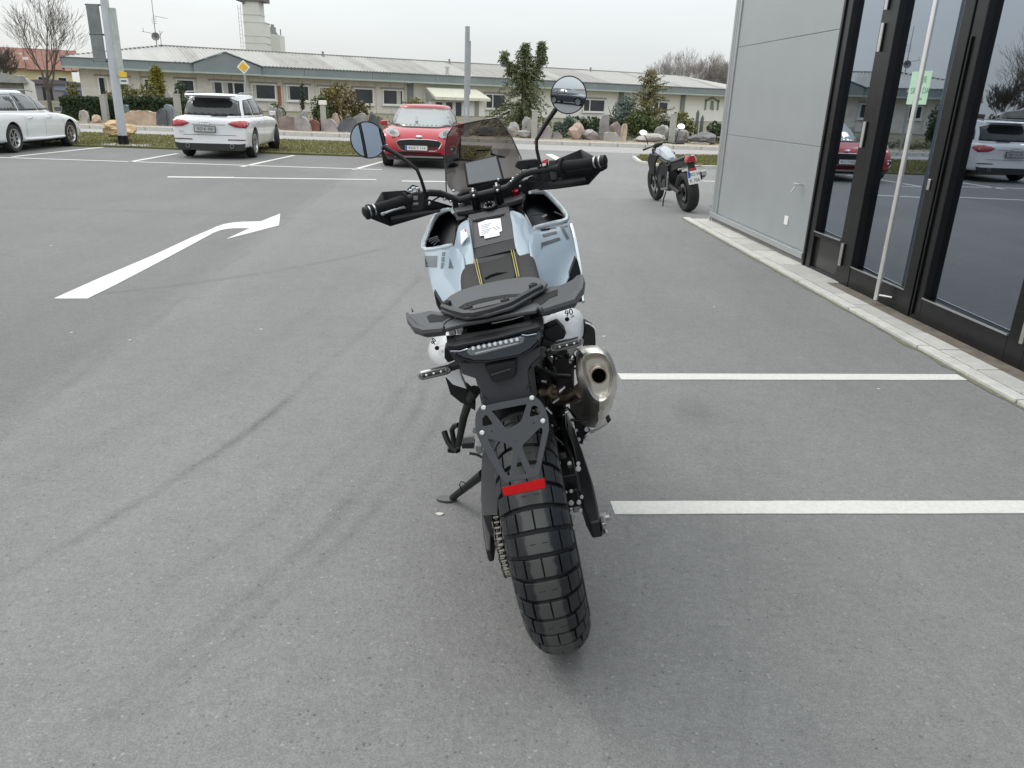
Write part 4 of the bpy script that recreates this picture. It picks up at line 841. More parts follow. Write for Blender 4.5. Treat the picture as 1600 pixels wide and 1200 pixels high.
def car(name,label,loc,rz,sc,P):
    t=thing(name,label,'car',loc,rz,P.get('group')); t.scale=(sc,)*3
    L,Wd,H=P['L'],P['W'],P['H']; paint=P['paint']; hw=Wd/2; r=P['r']
    # body: stations from rear (y=0) to front (y=L)
    st=P['st']; rings=[]
    for (y,k,zb,zs,zt) in st:       # k width factor, zb bottom, zs shoulder height, zt top centre height
        w=hw*k; mid=zb+(zs-zb)*.5
        half=[(0,zb),(w*.55,zb),(w*.90,zb+.015),(w*.965,zb+.07),(w*.985,zb+(zs-zb)*.35),(w*1.0,zb+(zs-zb)*.68),(w*.985,zs-.05),(w*.93,zs),(w*.80,zs+(zt-zs)*.45),(w*.5,zs+(zt-zs)*.85),(0,zt)]
        full=[(x,y,z) for x,z in half]+[(-x,y,z) for x,z in half[-2:0:-1]]
        rings.append(full)
    b=MB().loft(rings).build('body',paint,t,ang=180); b.modifiers.new('u','SUBSURF').levels=2; b.modifiers[-1].render_levels=2
    # wheel openings cut through the bodywork
    cut=MB()
    for y in P['wy']:
        for s in (-1,1): cut.cyl((s*(hw-.32),y,r+.015),(s*(hw+.2),y,r+.015),r*1.13,n=36)
    co=cut.build('cut',WELL); bo_=b.modifiers.new('x','BOOLEAN'); bo_.object=co; bo_.operation='DIFFERENCE'; bo_.solver='EXACT'
    co.parent=t
    bpy.context.view_layer.update(); dg=bpy.context.evaluated_depsgraph_get(); me=bpy.data.meshes.new_from_object(b.evaluated_get(dg)); b.modifiers.clear(); b.data=me; bpy.data.objects.remove(co)
    if WELL.name not in [m.name for m in me.materials if m]: me.materials.append(WELL)
    wi=[m.name if m else '' for m in me.materials].index(WELL.name)
    for p in me.polygons:
        c=p.center
        for y in P['wy']:
            dd=math.hypot(c.y-y,c.z-(r+.015))
            if dd<r*1.135 and (abs(c.x)<hw-.3 or abs(p.normal.x)<.35) and dd>0 and abs(c.x)<hw*.995 and c.z<r*2.3: p.material_index=wi
    me.polygons.foreach_set('use_smooth',[True]*len(me.polygons))
    try: me.set_sharp_from_angle(angle=math.radians(35))
    except Exception: pass
    # dark arch lips
    for y in P['wy']:
        for s in (-1,1):
            lip=[(s*(hw*.962),y+math.cos(a)*r*1.15,r+.015+math.sin(a)*r*1.15) for a in np.linspace(math.radians(-12),math.radians(192),22)]
            MB().tube(lip,.02 if P.get('lip') else .012,6).build('arch_trim',PLAS if P.get('lip') else paint,t)
    for i,y in enumerate(P['wy']):
        for s in (-1,1): wheel(t,s*(hw-.13),y,r,.23,s,P.get('spokes',5),P.get('steer',0) if i==1 else 0)
    # glasshouse: painted shell with separate panes let into it
    g=P['gh']; rr=[ring(*q,n=48,e=P.get('ge',4.2),tf=P.get('tf',.9),tr=P.get('tr',.93)) for q in g]
    n=len(rr[0]); yr,yf,hw_,z=g[2]
    top=[ring(yr+a,yf-b_,hw_-c,z+d,n=48,e=P.get('ge',4.2),tf=P.get('tf',.9),tr=P.get('tr',.93)) for a,b_,c,d in ((.01,.02,.012,.03),(.06,.10,.07,.055),(.25,.35,.28,.075))]
    ctr=[np.array((0,(yr+yf)/2,z+.082))]*n
    shell=MB().loft([rr[0]-np.array([0,0,.12])*1.0 if False else [p-np.array([0,0,.1]) for p in rr[0]]]+rr+top+[ctr],cap=False); sh_=shell.build('roof',P.get('roofp',paint),t,ang=50)
    bv_s=BVHTree.FromPolygons([Vector(v) for v in shell.v],shell.f); bmv=[v.co.copy() for v in b.data.vertices]; bv_b=BVHTree.FromPolygons(bmv,[tuple(p.vertices) for p in b.data.polygons])
    t['_']=0; del t['_']; P['_bv']=(bv_s,bv_b,t)
    for poly in P['rear_glass']: drape(P,0,'rear_window',P['glass'],poly,'+y')
    for poly in P['front_glass']: drape(P,0,'windscreen',P.get('wsglass',P['glass']),poly,'-y')
    for poly in P['side_glass']:
        for d in ('+x','-x'): drape(P,0,'side_window',P['glass'],poly,d); drape(P,0,'window_seal',PLAS,grow_(poly,.022),d,off=.002)
    for poly in P['rear_glass']: drape(P,0,'window_seal',PLAS,grow_(poly,.02),'+y',off=.002)
    for poly in P['front_glass']: drape(P,0,'window_seal',PLAS,grow_(poly,.02),'-y',off=.002)
    for y in P.get('gaps',[]):
        for d in ('+x','-x'): drape(P,1,'door_gap',GAPM,[(y-.005,P['st'][5][2]+.1),(y+.005,P['st'][5][2]+.1),(y+.005,g[0][3]-.05),(y-.005,g[0][3]-.05)],d,off=.0015,th=0,cuts=5)
    for y in P.get('handles',[]):
        for d in ('+x','-x'): drape(P,1,'door_handle',P.get('hmat',paint),[(y,P['hz']),(y+.2,P['hz']+.005),(y+.2,P['hz']+.03),(y,P['hz']+.025)],d,off=.02,th=.018)
    return t
WP=M('white_paint',(.74,.75,.76),.22,coat=1,var=.02,scale=1); RP=M('red_paint',(.36,.006,.016),.28,.1,coat=.5)
# ---- white SUV, rear towards us (station y: 0 = rear bumper)
suv=dict(L=4.63,W=1.90,H=1.62,r=.365,paint=WP,wy=(.92,3.73),spokes=5,steer=math.radians(24),
 st=[(0.03,.80,.42,.70,.74),(0.0,.93,.30,.86,.92),(.06,.975,.26,.98,1.04),(.35,1,.25,1.02,1.08),(.95,1.0,.25,1.03,1.08),(1.8,.985,.24,1.02,1.05),(2.7,.985,.24,1.01,1.04),(3.3,1.0,.25,.99,1.06),(3.8,1.0,.25,.94,1.02),(4.3,.95,.27,.86,.93),(4.55,.86,.32,.72,.80),(4.63,.70,.38,.62,.66)],
 gh=[(.10,3.42,.87,1.02),(.28,3.05,.81,1.27),(.52,2.62,.70,1.515)],pil=[(5,.055),(13-0,.05)],bpil=[(0,.035),(34,.03)],tf=.88,tr=.90)
GLDK=M('privacy_glass',(.010,.012,.013),.05,spec=.6)
suv.update(glass=GLDK,rear_glass=[[(-.70,1.075),(.70,1.075),(.62,1.40),(.45,1.455),(-.45,1.455),(-.62,1.40)]],front_glass=[[(-.74,1.06),(.74,1.06),(.60,1.42),(-.60,1.42)]],
 side_glass=[[(.62,1.09),(1.14,1.09),(1.16,1.44),(.88,1.42),(.70,1.26)],[(1.24,1.09),(2.06,1.09),(2.06,1.475),(1.24,1.455)],[(2.15,1.09),(3.16,1.09),(2.95,1.22),(2.60,1.43),(2.35,1.475),(2.15,1.475)]],gaps=[1.19,2.11,3.2],handles=[1.30,2.22],hz=.90)
a=G(283,246); bpt=G(393,249)
s1=car('suv','white suv seen from behind with tinted rear window and red tail lights',((a[0]+bpt[0])/2-.02,17.75,0),math.radians(5.5),.865,suv)
MB().loft([ring(.20,.62,.60,1.575,e=3),ring(.16,.60,.63,1.545,e=3),ring(.22,.60,.62,1.515,e=3)]).build('spoiler',WP,s1)
for s in (-1,1):
    drape(suv,1,'tail_light',RLENS,[(s*.945,.935),(s*.945,.81),(s*.90,.78),(s*.64,.80),(s*.47,.875),(s*.58,.925),(s*.80,.95)],'+y',off=.012,th=.012)
    drape(suv,1,'tail_light_wrap',RLENS,[(.05,.82),(.10,.80),(.30,.875),(.28,.93),(.08,.955)],'-x' if s>0 else '+x',off=.010,th=.010)
    drape(suv,1,'reflector_strip',M('dark_red_lens',(.10,.02,.02),.3),[(s*.88,.475),(s*.44,.470),(s*.44,.495),(s*.88,.500)],'+y',off=.006)
    MB().cyl((s*.55,-.055,.33),(s*.55,.1,.33),.05,n=16).build('exhaust_tip',PLAS,s1); MB().lathe([(0,.048),(.006,.052),(.006,.044)],(s*.55,-.055,.33),(0,-1,0),18).build('exhaust_ring',CHRM,s1)
drape(suv,1,'tailgate_seam',GAPM,[(-.80,.99),(-.80,.97),(-.62,.62),(.62,.62),(.80,.97),(.80,.99),(.64,.60),(-.64,.60)],'+y',off=.002,th=0) if False else None
drape(suv,1,'tailgate_shadow_gap',GAPM,[(-.66,.585),(.66,.585),(.66,.597),(-.66,.597)],'+y',off=.002,th=0)
MB().prism([(-.88,-.018,.40),(-.80,-.03,.22),(.80,-.03,.22),(.88,-.018,.40),(.74,-.03,.385),(-.74,-.03,.385)],(0,.35,0)).build('diffuser',PLAS,s1,smooth=False)
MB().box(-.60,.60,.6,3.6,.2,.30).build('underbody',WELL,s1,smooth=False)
plate(s1,-.10+.0,-.034,.735,.50,.125,'RO·K 900',ny=-1,blue=False,col=M('plate_grey',(.42,.43,.42),.5))
drape(suv,1,'boot_handle',M('shade_grey',(.30,.31,.32),.4),[(-.42,.838),(.40,.838),(.40,.852),(-.42,.852)],'+y',off=.004)
text_part('SQ5',.07,M('badge_grey',(.40,.41,.42),.3,.8),s1,(-.68,-.022,.665),(math.radians(90),0,0))
for k in range(4):
    MB().lathe([(0,.038),(.004,.045),(.008,.038),(.004,.031),(0,.038)],(-.10+(k-1.5)*.058,-.012,.885),(0,-1,0),18).build('badge_ring',CHRM,s1)
MB().tube([(-.05,.14,1.03),(.2,.10,1.06),(.45,.10,1.055)],.012,6).build('rear_wiper',PLAS,s1)
for s in (-1,1):
    MB().tube([(s*.66,.55,1.585),(s*.665,.75,1.615),(s*.70,2.2,1.62),(s*.68,2.5,1.575)],.018,6).build('roof_rail',CHRM if s>9 else M('rail_grey',(.35,.36,.37),.3,.8),s1)
    m_=MB(); m_.loft([[(s*(.90+x),3.06+dy,1.03+z) for x,dy,z in q] for q in ([(0,-.06,0),(0,.08,0),(0,.08,.13),(0,-.06,.13)],[(.17,-.05,.01),(.17,.06,.03),(.17,.06,.12),(.17,-.05,.13)])]).build('door_mirror',WP,s1,bevel=.02)
# ---- red crossover, front towards us
cro=dict(L=4.19,W=1.80,H=1.54,r=.335,paint=RP,wy=(.86,3.45),spokes=5,lip=True,
 st=[(0.02,.78,.40,.70,.74),(0.0,.92,.28,.88,.92),(.10,.97,.24,.98,1.02),(.5,.985,.23,1.0,1.04),(1.2,.97,.22,.99,1.02),(2.2,.97,.22,.98,1.01),(2.9,.985,.23,.97,1.04),(3.4,1.0,.23,.94,1.02),(3.75,.99,.24,.90,.97),(4.02,.93,.26,.80,.86),(4.16,.82,.30,.62,.70),(4.19,.68,.36,.50,.58)],
 gh=[(.12,3.22,.82,.98),(.40,2.80,.75,1.24),(.75,2.30,.63,1.455)],pil=[(6,.045),(31,.09)],bpil=[(0,.03)],tf=.90,tr=.85)
cro.update(glass=GLD,wsglass=GLW,rear_glass=[[(-.6,1.05),(.6,1.05),(.5,1.38),(-.5,1.38)]],front_glass=[[(-.72,1.02),(-.40,.995),(.40,.995),(.72,1.02),(.66,1.22),(.56,1.405),(.30,1.435),(-.30,1.435),(-.56,1.405),(-.66,1.22)]],
 side_glass=[[(.75,1.06),(1.22,1.06),(1.22,1.38),(1.0,1.34)],[(1.30,1.06),(1.98,1.06),(1.98,1.41),(1.30,1.40)],[(2.07,1.06),(2.86,1.06),(2.62,1.22),(2.35,1.38),(2.07,1.41)]],gaps=[1.26,2.03,2.95],handles=[1.35,2.12],hz=.86)
pc=G(646,263); c1=car('crossover_car','red crossover facing the camera behind the motorcycle handlebar',(pc[0]-.06,pc[1]+4.19*.86-.05,0),math.radians(180+3),.86,cro)
F_=4.19
c1.scale=(.945,.86,.845)
for s in (-1,1):
    # upright headlamps on the wing tops
    MB().loft([[(s*(.60+.26*math.cos(a)*.62),F_-.10-.16*max(0,s*s*.0+math.cos(a)),.855+.095*math.sin(a)+.03*math.cos(a)) for a in np.linspace(0,2*math.pi,16,endpoint=False)],[(s*(.61+.26*math.cos(a)*.62),F_-.28,.86+.095*math.sin(a)+.03*math.cos(a)) for a in np.linspace(0,2*math.pi,16,endpoint=False)]]).build('headlight',HLENS,c1)
    MB().lathe([(0,.001),(.0,.055),(.03,.06)],(s*.60,F_-.09,.85),(0,1,0),16).build('headlight_bulb',CHRM,c1)
    MB().lathe([(0,.001),(.0,.075),(.02,.085),(-.02,.09)],(s*.735,F_-.075,.50),(s*.3,1,0),18).build('fog_light',PLAS,c1)
    MB().lathe([(0,.03),(.015,.03),(.015,.001)],(s*.735,F_-.06,.50),(s*.3,1,0),12).build('fog_bulb',HLENS,c1)
    MB().tube([(s*.70,F_-.04,.56),(s*.80,F_-.08,.57),(s*.83,F_-.12,.47),(s*.78,F_-.09,.40)],.014,6).build('fog_surround',CHRM,c1)
    MB().loft([[(s*(.84+x),2.86+dy,.97+z) for x,dy,z in q] for q in ([(0,-.05,0),(0,.08,0),(0,.08,.14),(0,-.05,.14)],[(.15,-.04,.01),(.15,.06,.03),(.15,.06,.12),(.15,-.04,.13)])]).build('door_mirror',RP,c1,bevel=.02)
    MB().tube([(s*.60,F_-.02,.42),(s*.80,F_-.14,.46)],.03,6).build('bumper_blade',RP,c1)
gr=[(-.50,.62),(-.44,.68),(-.2,.705),(.2,.705),(.44,.68),(.50,.62),(.44,.50),(.36,.445),(-.36,.445),(-.44,.50)]
MB().prism([(x,F_+.012-.10*abs(x)**2,z) for x,z in gr],(0,-.1,0)).build('grille',M('grille_black',(.012,.012,.012),.35),c1,smooth=False)
MB().tube([(x*1.03,F_+.014-.10*abs(x)**2,(z-.575)*1.05+.575) for x,z in gr+gr[:1]],.011,6,cap=False).build('grille_surround',CHRM,c1)
gm=MB(); 
for z in np.arange(.49,.70,.035): gm.box(-.43,.43,F_-.0,F_+.016,z,z+.008)
gm.build('grille_mesh',M('grille_mesh',(.04,.04,.04),.4),c1,smooth=False)
MB().prism([(-.80,F_-.14,.36),(-.55,F_+.0,.33),(.55,F_+.0,.33),(.80,F_-.14,.36),(.72,F_-.1,.20),(-.72,F_-.1,.20)],(0,-.3,0)).build('lower_bumper',PLAS,c1,smooth=False)
MB().box(-.55,.55,F_-.02,F_+.012,.27,.31).build('skid_strip',M('skid_grey',(.20,.20,.20),.5),c1,smooth=False); MB().box(-.5,.5,F_-.05,F_+.01,.355,.40).build('lower_intake',WELL,c1,smooth=False)
plate(c1,.06,F_+.035,.505,.50,.11,'ROS·T 114',ny=1)
MB().sphere((0,F_-.055,.775),.05,sc=(1.5,.5,.7)).build('bonnet_badge',CHRM,c1)
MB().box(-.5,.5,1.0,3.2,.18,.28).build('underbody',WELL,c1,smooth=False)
MB().box(.10,.16,2.98,3.02,1.12,1.25).build('windscreen_tag',PLT,c1,smooth=False)
for a_,b_ in (((-.6,3.30,.985),(.05,3.33,1.02)),((0,3.33,.985),(.6,3.26,1.02))): MB().tube([a_,b_],.010,5).build('wiper',PLAS,c1)
# ---- white estate, right flank towards us, nose away
est=dict(L=4.95,W=1.86,H=1.47,r=.335,paint=WP,wy=(1.02,3.85),spokes=7,chrome=False,
 st=[(0.02,.78,.40,.72,.76),(0.0,.92,.30,.86,.90),(.08,.97,.24,.92,.97),(.6,1.0,.21,.94,.98),(1.3,.99,.20,.93,.96),(2.2,.98,.20,.91,.94),(3.0,.985,.20,.89,.95),(3.6,1.0,.20,.86,.93),(4.1,.98,.21,.78,.86),(4.5,.92,.22,.68,.75),(4.82,.78,.24,.56,.64),(4.95,.60,.28,.48,.54)],
 gh=[(.12,3.75,.83,.93),(.42,3.25,.76,1.17),(.85,2.55,.64,1.385)],pil=[(5,.030),(31,.05)],bpil=[(0,.035),(34,.03),(2,.0)],ge=3.6,tf=.86,tr=.85)
est.update(glass=GLD,rear_glass=[[(-.6,.98),(.6,.98),(.5,1.30),(-.5,1.30)]],front_glass=[[(-.70,.96),(.70,.96),(.56,1.32),(-.56,1.32)]],
 side_glass=[[(.62,.985),(1.50,.985),(1.50,1.335),(1.10,1.32),(.80,1.18)],[(1.58,.985),(2.42,.985),(2.42,1.345),(1.58,1.345)],[(2.50,.985),(3.40,.985),(3.10,1.13),(2.78,1.285),(2.60,1.34),(2.50,1.345)]],gaps=[1.62,2.55,3.50],handles=[1.72,2.66],hz=.775,hmat=CHRM)
ge=G(31,239); e1=car('estate_car','white estate car in the left bay with its nose towards the grass',(ge[0]-.83,ge[1]-1.02*.9,0),math.radians(3.5),.90,est)
for s in (-1,1):
    MB().tube([(s*.68,.9,1.43),(s*.69,1.1,1.455),(s*.71,2.3,1.45),(s*.70,2.55,1.41)],.014,6).build('roof_rail',M('rail_grey',(.35,.36,.37),.3,.8),e1)
    MB().loft([[(s*(.87+x),3.22+dy,.93+z) for x,dy,z in q] for q in ([(0,-.05,0),(0,.08,0),(0,.08,.13),(0,-.05,.13)],[(.18,-.04,.01),(.18,.06,.03),(.18,.06,.12),(.18,-.04,.13)])]).build('door_mirror',M('mirror_grey',(.10,.10,.11),.3),e1,bevel=.02)
    MB().tube([(s*.895,1.45,.30),(s*.915,2.4,.285),(s*.895,3.45,.29)],.035,8).build('side_skirt',WP,e1)
    MB().prism([(s*.82,4.50,.66),(s*.70,4.78,.60),(s*.55,4.90,.55),(s*.60,4.86,.49),(s*.80,4.62,.56)],(0,-.05,0)).build('headlight',HLENS,e1,smooth=False)
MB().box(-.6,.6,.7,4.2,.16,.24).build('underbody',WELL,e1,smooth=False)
# ---- dark car behind the camera: it shows in the right round mirror
DP=M('dark_blue_paint',(.012,.016,.022),.2,.2,coat=1)
est2=dict(suv); est2['paint']=DP; est2['steer']=0; est2['roofp']=DP
est2['glass']=GLD
dk=car('suv','dark blue suv parked behind the photographer and mirrored in the round right mirror',(-1.3,-10.2,0),math.radians(-62),.9,est2)
dk2=copy_tree(dk); dk2.location=(3.6,-15.5,0); dk2.rotation_euler=(0,0,math.radians(-75)); dk2['label']='second dark blue suv farther behind the photographer near the showroom'
# ================================================================ ADVENTURE MOTORCYCLE (foreground)
bx_,by_,byaw,blean=0.175,1.875,0.035,-0.232
c_,s_=math.cos(blean),math.sin(blean); LM=np.array([[c_,0,s_],[0,1,0],[-s_,0,c_]]); cy_,sy_=math.cos(byaw),math.sin(byaw)
BA=np.array([[cy_,-sy_,0],[sy_,cy_,0],[0,0,1]])@LM; BT=np.array([bx_,by_,.004])
mo=thing('adventure_motorcycle','pale blue and black adventure motorcycle standing on its side stand with knobbly tyre','motorcycle')
mm=Matrix.Identity(4)
for i in range(3):
    for j in range(3): mm[i][j]=BA[i][j]
    mm[i][3]=BT[i]
mo.matrix_world=mm
def B(x,y,yl):
    o=BA.T@(CC-BT); d=BA.T@ray(x,y); return o+d*((yl-o[1])/d[1])
def Bz(x,y,zl):
    o=BA.T@(CC-BT); d=BA.T@ray(x,y); return o+d*((zl-o[2])/d[2])
def Bp(x,y,p0,n):
    o=BA.T@(CC-BT); d=BA.T@ray(x,y); n=np.array(n,float); return o+d*(((np.array(p0)-o)@n)/(d@n))
ZT={1:(540,110,3.81),2:(620,400,4.444),3:(620,600,4.21),4:(720,780,4.615),5:(650,300,5.926),6:(640,440,6.667),7:(830,460,5.4545),8:(840,640,5.4545),'a':(560,280,8.),'b':(790,230,9.23)}
def px(n,X,Y): a,b,s=ZT[n]; return a+X/s,b+Y/s
def q(n,X,Y,y): return B(*px(n,X,Y),y)
def qz(n,X,Y,z): return Bz(*px(n,X,Y),z)
def Q(n,pts,y=None): return [q(n,*(p if len(p)==3 else (*p,y))) for p in pts]
def QZ(n,pts,z): return [qz(n,X,Y,z) for X,Y in pts]
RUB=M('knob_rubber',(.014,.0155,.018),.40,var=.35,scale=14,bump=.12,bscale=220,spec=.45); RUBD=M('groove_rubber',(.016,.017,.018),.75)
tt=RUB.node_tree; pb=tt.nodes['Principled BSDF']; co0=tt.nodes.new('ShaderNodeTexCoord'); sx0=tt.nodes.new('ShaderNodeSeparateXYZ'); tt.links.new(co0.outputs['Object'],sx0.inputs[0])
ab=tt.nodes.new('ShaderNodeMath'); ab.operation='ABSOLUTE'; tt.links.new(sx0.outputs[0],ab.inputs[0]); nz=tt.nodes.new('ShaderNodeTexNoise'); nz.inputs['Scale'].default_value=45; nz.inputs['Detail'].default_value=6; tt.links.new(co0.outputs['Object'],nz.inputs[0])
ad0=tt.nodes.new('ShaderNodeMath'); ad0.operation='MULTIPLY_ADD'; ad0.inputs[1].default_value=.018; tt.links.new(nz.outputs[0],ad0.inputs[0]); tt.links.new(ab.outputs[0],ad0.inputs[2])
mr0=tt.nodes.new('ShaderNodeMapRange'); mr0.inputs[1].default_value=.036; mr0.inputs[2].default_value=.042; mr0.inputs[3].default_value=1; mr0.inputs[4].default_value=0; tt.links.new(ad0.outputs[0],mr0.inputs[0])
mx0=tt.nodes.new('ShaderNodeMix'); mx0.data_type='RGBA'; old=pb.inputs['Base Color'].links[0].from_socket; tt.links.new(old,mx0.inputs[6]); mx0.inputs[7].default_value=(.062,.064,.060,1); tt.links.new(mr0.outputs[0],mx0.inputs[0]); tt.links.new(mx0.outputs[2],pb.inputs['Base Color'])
BLP=M('satin_black_plastic',(.013,.013,.014),.5,spec=.3,var=.1,scale=20,bump=.04,bscale=400); BLM=M('gloss_black_metal',(.008,.008,.009),.32,.2,spec=.35); GRP=M('grey_plastic',(.050,.052,.055),.45,var=.06,scale=15,bump=.08,bscale=500)
GRP2=M('dark_grey_plastic',(.032,.033,.036),.5,var=.08,scale=15,bump=.08,bscale=500); PLA=M('powder_grey',(.050,.052,.058),.48,.2,var=.05,scale=20,bump=.05,bscale=600)
BLU=M('pale_blue_paint',(.27,.335,.39),.34,.0,coat=.45,var=.02,scale=3); BLUD=M('blue_grey_graphic',(.055,.068,.08),.4,coat=.3); SILV=M('silver_rim_paint',(.56,.62,.65),.22,.2,coat=.8); WHT=M('white_panel',(.82,.82,.83),.22,coat=.8)
SST=M('stainless_brushed',(.72,.69,.64),.34,1,var=.13,scale=9,stretch=(1,1,5),bump=.02,bscale=60); SSTD=M('stainless_hot',(.50,.40,.32),.32,1,var=.3,scale=30); BOLT=M('bolt_zinc',(.50,.50,.49),.28,1); ALU=M('cast_aluminium',(.42,.42,.42),.4,.9,var=.1,scale=20)
LEA=M('seat_vinyl',(.011,.010,.010),.55,spec=.3,var=.12,scale=30,bump=.22,bscale=380); LEA2=M('seat_vinyl_side',(.018,.0155,.016),.55,spec=.3,var=.12,scale=30,bump=.22,bscale=380); YEL=M('yellow_thread',(.42,.36,.10),.7)
# ---- wheels
prof=[(0,.335),(.015,.3345),(.030,.3315),(.045,.3250),(.058,.3150),(.070,.3010),(.079,.284),(.085,.264),(.087,.245),(.084,.225),(.075,.206)]
pa=np.array(prof); sl=np.concatenate([[0],np.cumsum(np.hypot(*np.diff(pa,axis=0).T))])
def pf(s):
    sg=1 if s>=0 else -1; s=abs(s); x=np.interp(s,sl,pa[:,0]); r=np.interp(s,sl,pa[:,1]); d=.004
    x2=np.interp(s+d,sl,pa[:,0]); r2=np.interp(s+d,sl,pa[:,1]); x1=np.interp(max(0,s-d),sl,pa[:,0]); r1=np.interp(max(0,s-d),sl,pa[:,1]); t=np.array([x2-x1,r2-r1]); t/=np.linalg.norm(t)+1e-9; n=np.array([-t[1],t[0]])
    if s<d: n=np.array([0,1.])
    return sg*x,r,np.array([sg*n[0],n[1]])
def make_wheel(yc,rs,name,ws=1.0,N=36,spk=18):
    wh=bpy.data.objects.new(name,None); C.objects.link(wh); wh.parent=mo; wh.location=(0,yc,.335*rs)
    dep=.012
    def P(s,th,h):
        x,r,n=pf(s); x=x+n[0]*h; r=r+n[1]*h; return np.array([x*ws,-math.cos(th)*r*rs,math.sin(th)*r*rs])
    S_=[*np.linspace(-sl[-1],sl[-1],33)]
    c=MB(); n=108; rows=[[P(s,2*math.pi*k/n,-dep if abs(s)<.128 else 0) for s in S_] for k in range(n+1)]
    c.grid(rows).build('carcass',RUBD,wh,ang=60)
    t=MB(); pit=2*math.pi/N
    def block(s0,s1,t0,t1,ch=.10,notch=0):
        ns=max(2,int((s1-s0)/.012)+1); ss=np.linspace(s0,s1,ns+1); nt_=3; ts=np.linspace(t0,t1,nt_+1)
        adv=lambda s:-ch*abs(s)
        top=[[P(s,tt+adv(s),0) for s in ss] for tt in ts]; e=.0012
        V=[];F=[]
        m_=len(ss)
        for i,row in enumerate(top):
            for j,p in enumerate(row): V.append(p)
        o=len(V)
        bot=[[P(s+(0 if 0<j<m_-1 else (-.001 if j==0 else .001)),tt+adv(s)+(0 if 0<i<nt_ else (-.003 if i==0 else .003)),-dep-.001) for j,s in enumerate(ss)] for i,tt in enumerate(ts)]
        for row in bot: V+=row
        for i in range(nt_):
            for j in range(m_-1): F.append((i*m_+j,i*m_+j+1,(i+1)*m_+j+1,(i+1)*m_+j))
        edge=[(0,j) for j in range(m_)]+[(i,m_-1) for i in range(1,nt_+1)]+[(nt_,j) for j in range(m_-2,-1,-1)]+[(i,0) for i in range(nt_-1,0,-1)]
        for k in range(len(edge)):
            a=edge[k];b=edge[(k+1)%len(edge)]; ia=a[0]*m_+a[1]; ib=b[0]*m_+b[1]; F.append((ib,ia,ia+o,ib+o))
        t.add(V,F)
    g=.0185
    for k in range(N):
        a=k*pit+.03; b=a+pit-2*g*1.0
        if k%2==0:
            block(-.056,.056,a,b); block(.061,.098,a,b); block(-.098,-.061,a,b); block(.101,.122,a+.01,b-.02); block(-.122,-.101,a+.01,b-.02)
        else:
            block(-.042,-.0018,a,b); block(.0018,.042,a,b); block(.047,.078,a,b); block(-.078,-.047,a,b); block(.0815,.119,a+.005,b-.01); block(-.119,-.0815,a+.005,b-.01)
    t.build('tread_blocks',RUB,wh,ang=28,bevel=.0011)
    # small wear sipes in the broad blocks
    sp=MB()
    for k in range(0,N,2):
        a=k*pit+.03+(pit-2*g)*.5
        for s0 in (-.020,.010):
            p=[P(s0,a-.004,.0003),P(s0+.014,a-.002,.0003),P(s0+.014,a+.003,.0003),P(s0,a+.001,.0003)]; sp.add(p,[(0,1,2,3)])
    sp.build('wear_sipes',M('sipe_black',(.003,.003,.003),.9),wh,smooth=False)
    MB().lathe([(-.062*ws,.205*rs),(-.066*ws,.212*rs),(-.058*ws,.200*rs),(-.03*ws,.185*rs),(.03*ws,.185*rs),(.058*ws,.200*rs),(.066*ws,.212*rs),(.062*ws,.205*rs)],(0,0,0),(1,0,0),56).build('rim',BLM,wh,ang=50)
    MB().cyl((-.05,0,0),(.05,0,0),.032,n=20).cyl((-.056,0,0),(-.04,0,0),.055,n=24).cyl((.04,0,0),(.056,0,0),.055,n=24).build('hub',BLM,wh)
    sk=MB()
    for k in range(spk*2):
        a=2*math.pi*k/(spk*2); s=1 if k%2 else -1; b=a+(.35 if k%4<2 else -.35); sk.cyl((s*.048,math.cos(b)*.05,math.sin(b)*.05),(s*.012,math.cos(a)*.19*rs,math.sin(a)*.19*rs),.0022,n=5)
    sk.build('spokes',BLM,wh); return wh
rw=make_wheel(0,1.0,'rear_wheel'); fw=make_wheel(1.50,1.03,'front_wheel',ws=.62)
MB().lathe([(.078,.085),(.078,.125),(.0825,.125),(.0825,.085),(.078,.085)],(0,0,.335),(1,0,0),40).build('brake_disc',ALU,mo)
# ---- chain drive on the left
cx=-.112
spk=MB(); T_=42; R_=.107; ringp=[]
for k in range(T_*2):
    a=math.pi*k/T_; rr=R_+(.004 if k%2==0 else -.004); ringp.append((cx-.003,-math.cos(a)*rr,.335+math.sin(a)*rr))
spk.prism(ringp,(.006,0,0)).build('sprocket',M('sprocket_steel',(.20,.19,.18),.35,1),mo,smooth=False)
MB().cyl((cx+.03,0,.335),(cx-.004,0,.335),.05,n=24).build('sprocket_carrier',BLM,mo)
path=[]; fy,fz,fr_=.62,.40,.036
for a in np.linspace(math.radians(88),math.radians(268),60): path.append((-math.sin(a-math.pi/2+math.pi/2)*0-math.cos(a-math.pi/2)*R_,.335+math.sin(math.pi/2-(a-math.pi/2))*0+R_*math.cos(a)*-1 if False else .335-R_*math.sin(a-math.pi)*0))
path=[]
for a in np.linspace(math.radians(85),math.radians(272),50): path.append((R_*math.cos(a),.335+R_*math.sin(a)))
for a in np.linspace(math.radians(272),math.radians(445),20): path.append((fy+fr_*math.cos(a),fz+fr_*math.sin(a)))
path.append(path[0]); pp=np.array(path); cl=np.concatenate([[0],np.cumsum(np.hypot(*np.diff(pp,axis=0).T))]); nL=int(cl[-1]/.0155); 
if nL%2: nL+=1
pos=lambda s:np.array([np.interp(s%cl[-1],cl,pp[:,0]),np.interp(s%cl[-1],cl,pp[:,1])])
co_,ci_,cr_=MB(),MB(),MB(); pt=cl[-1]/nL
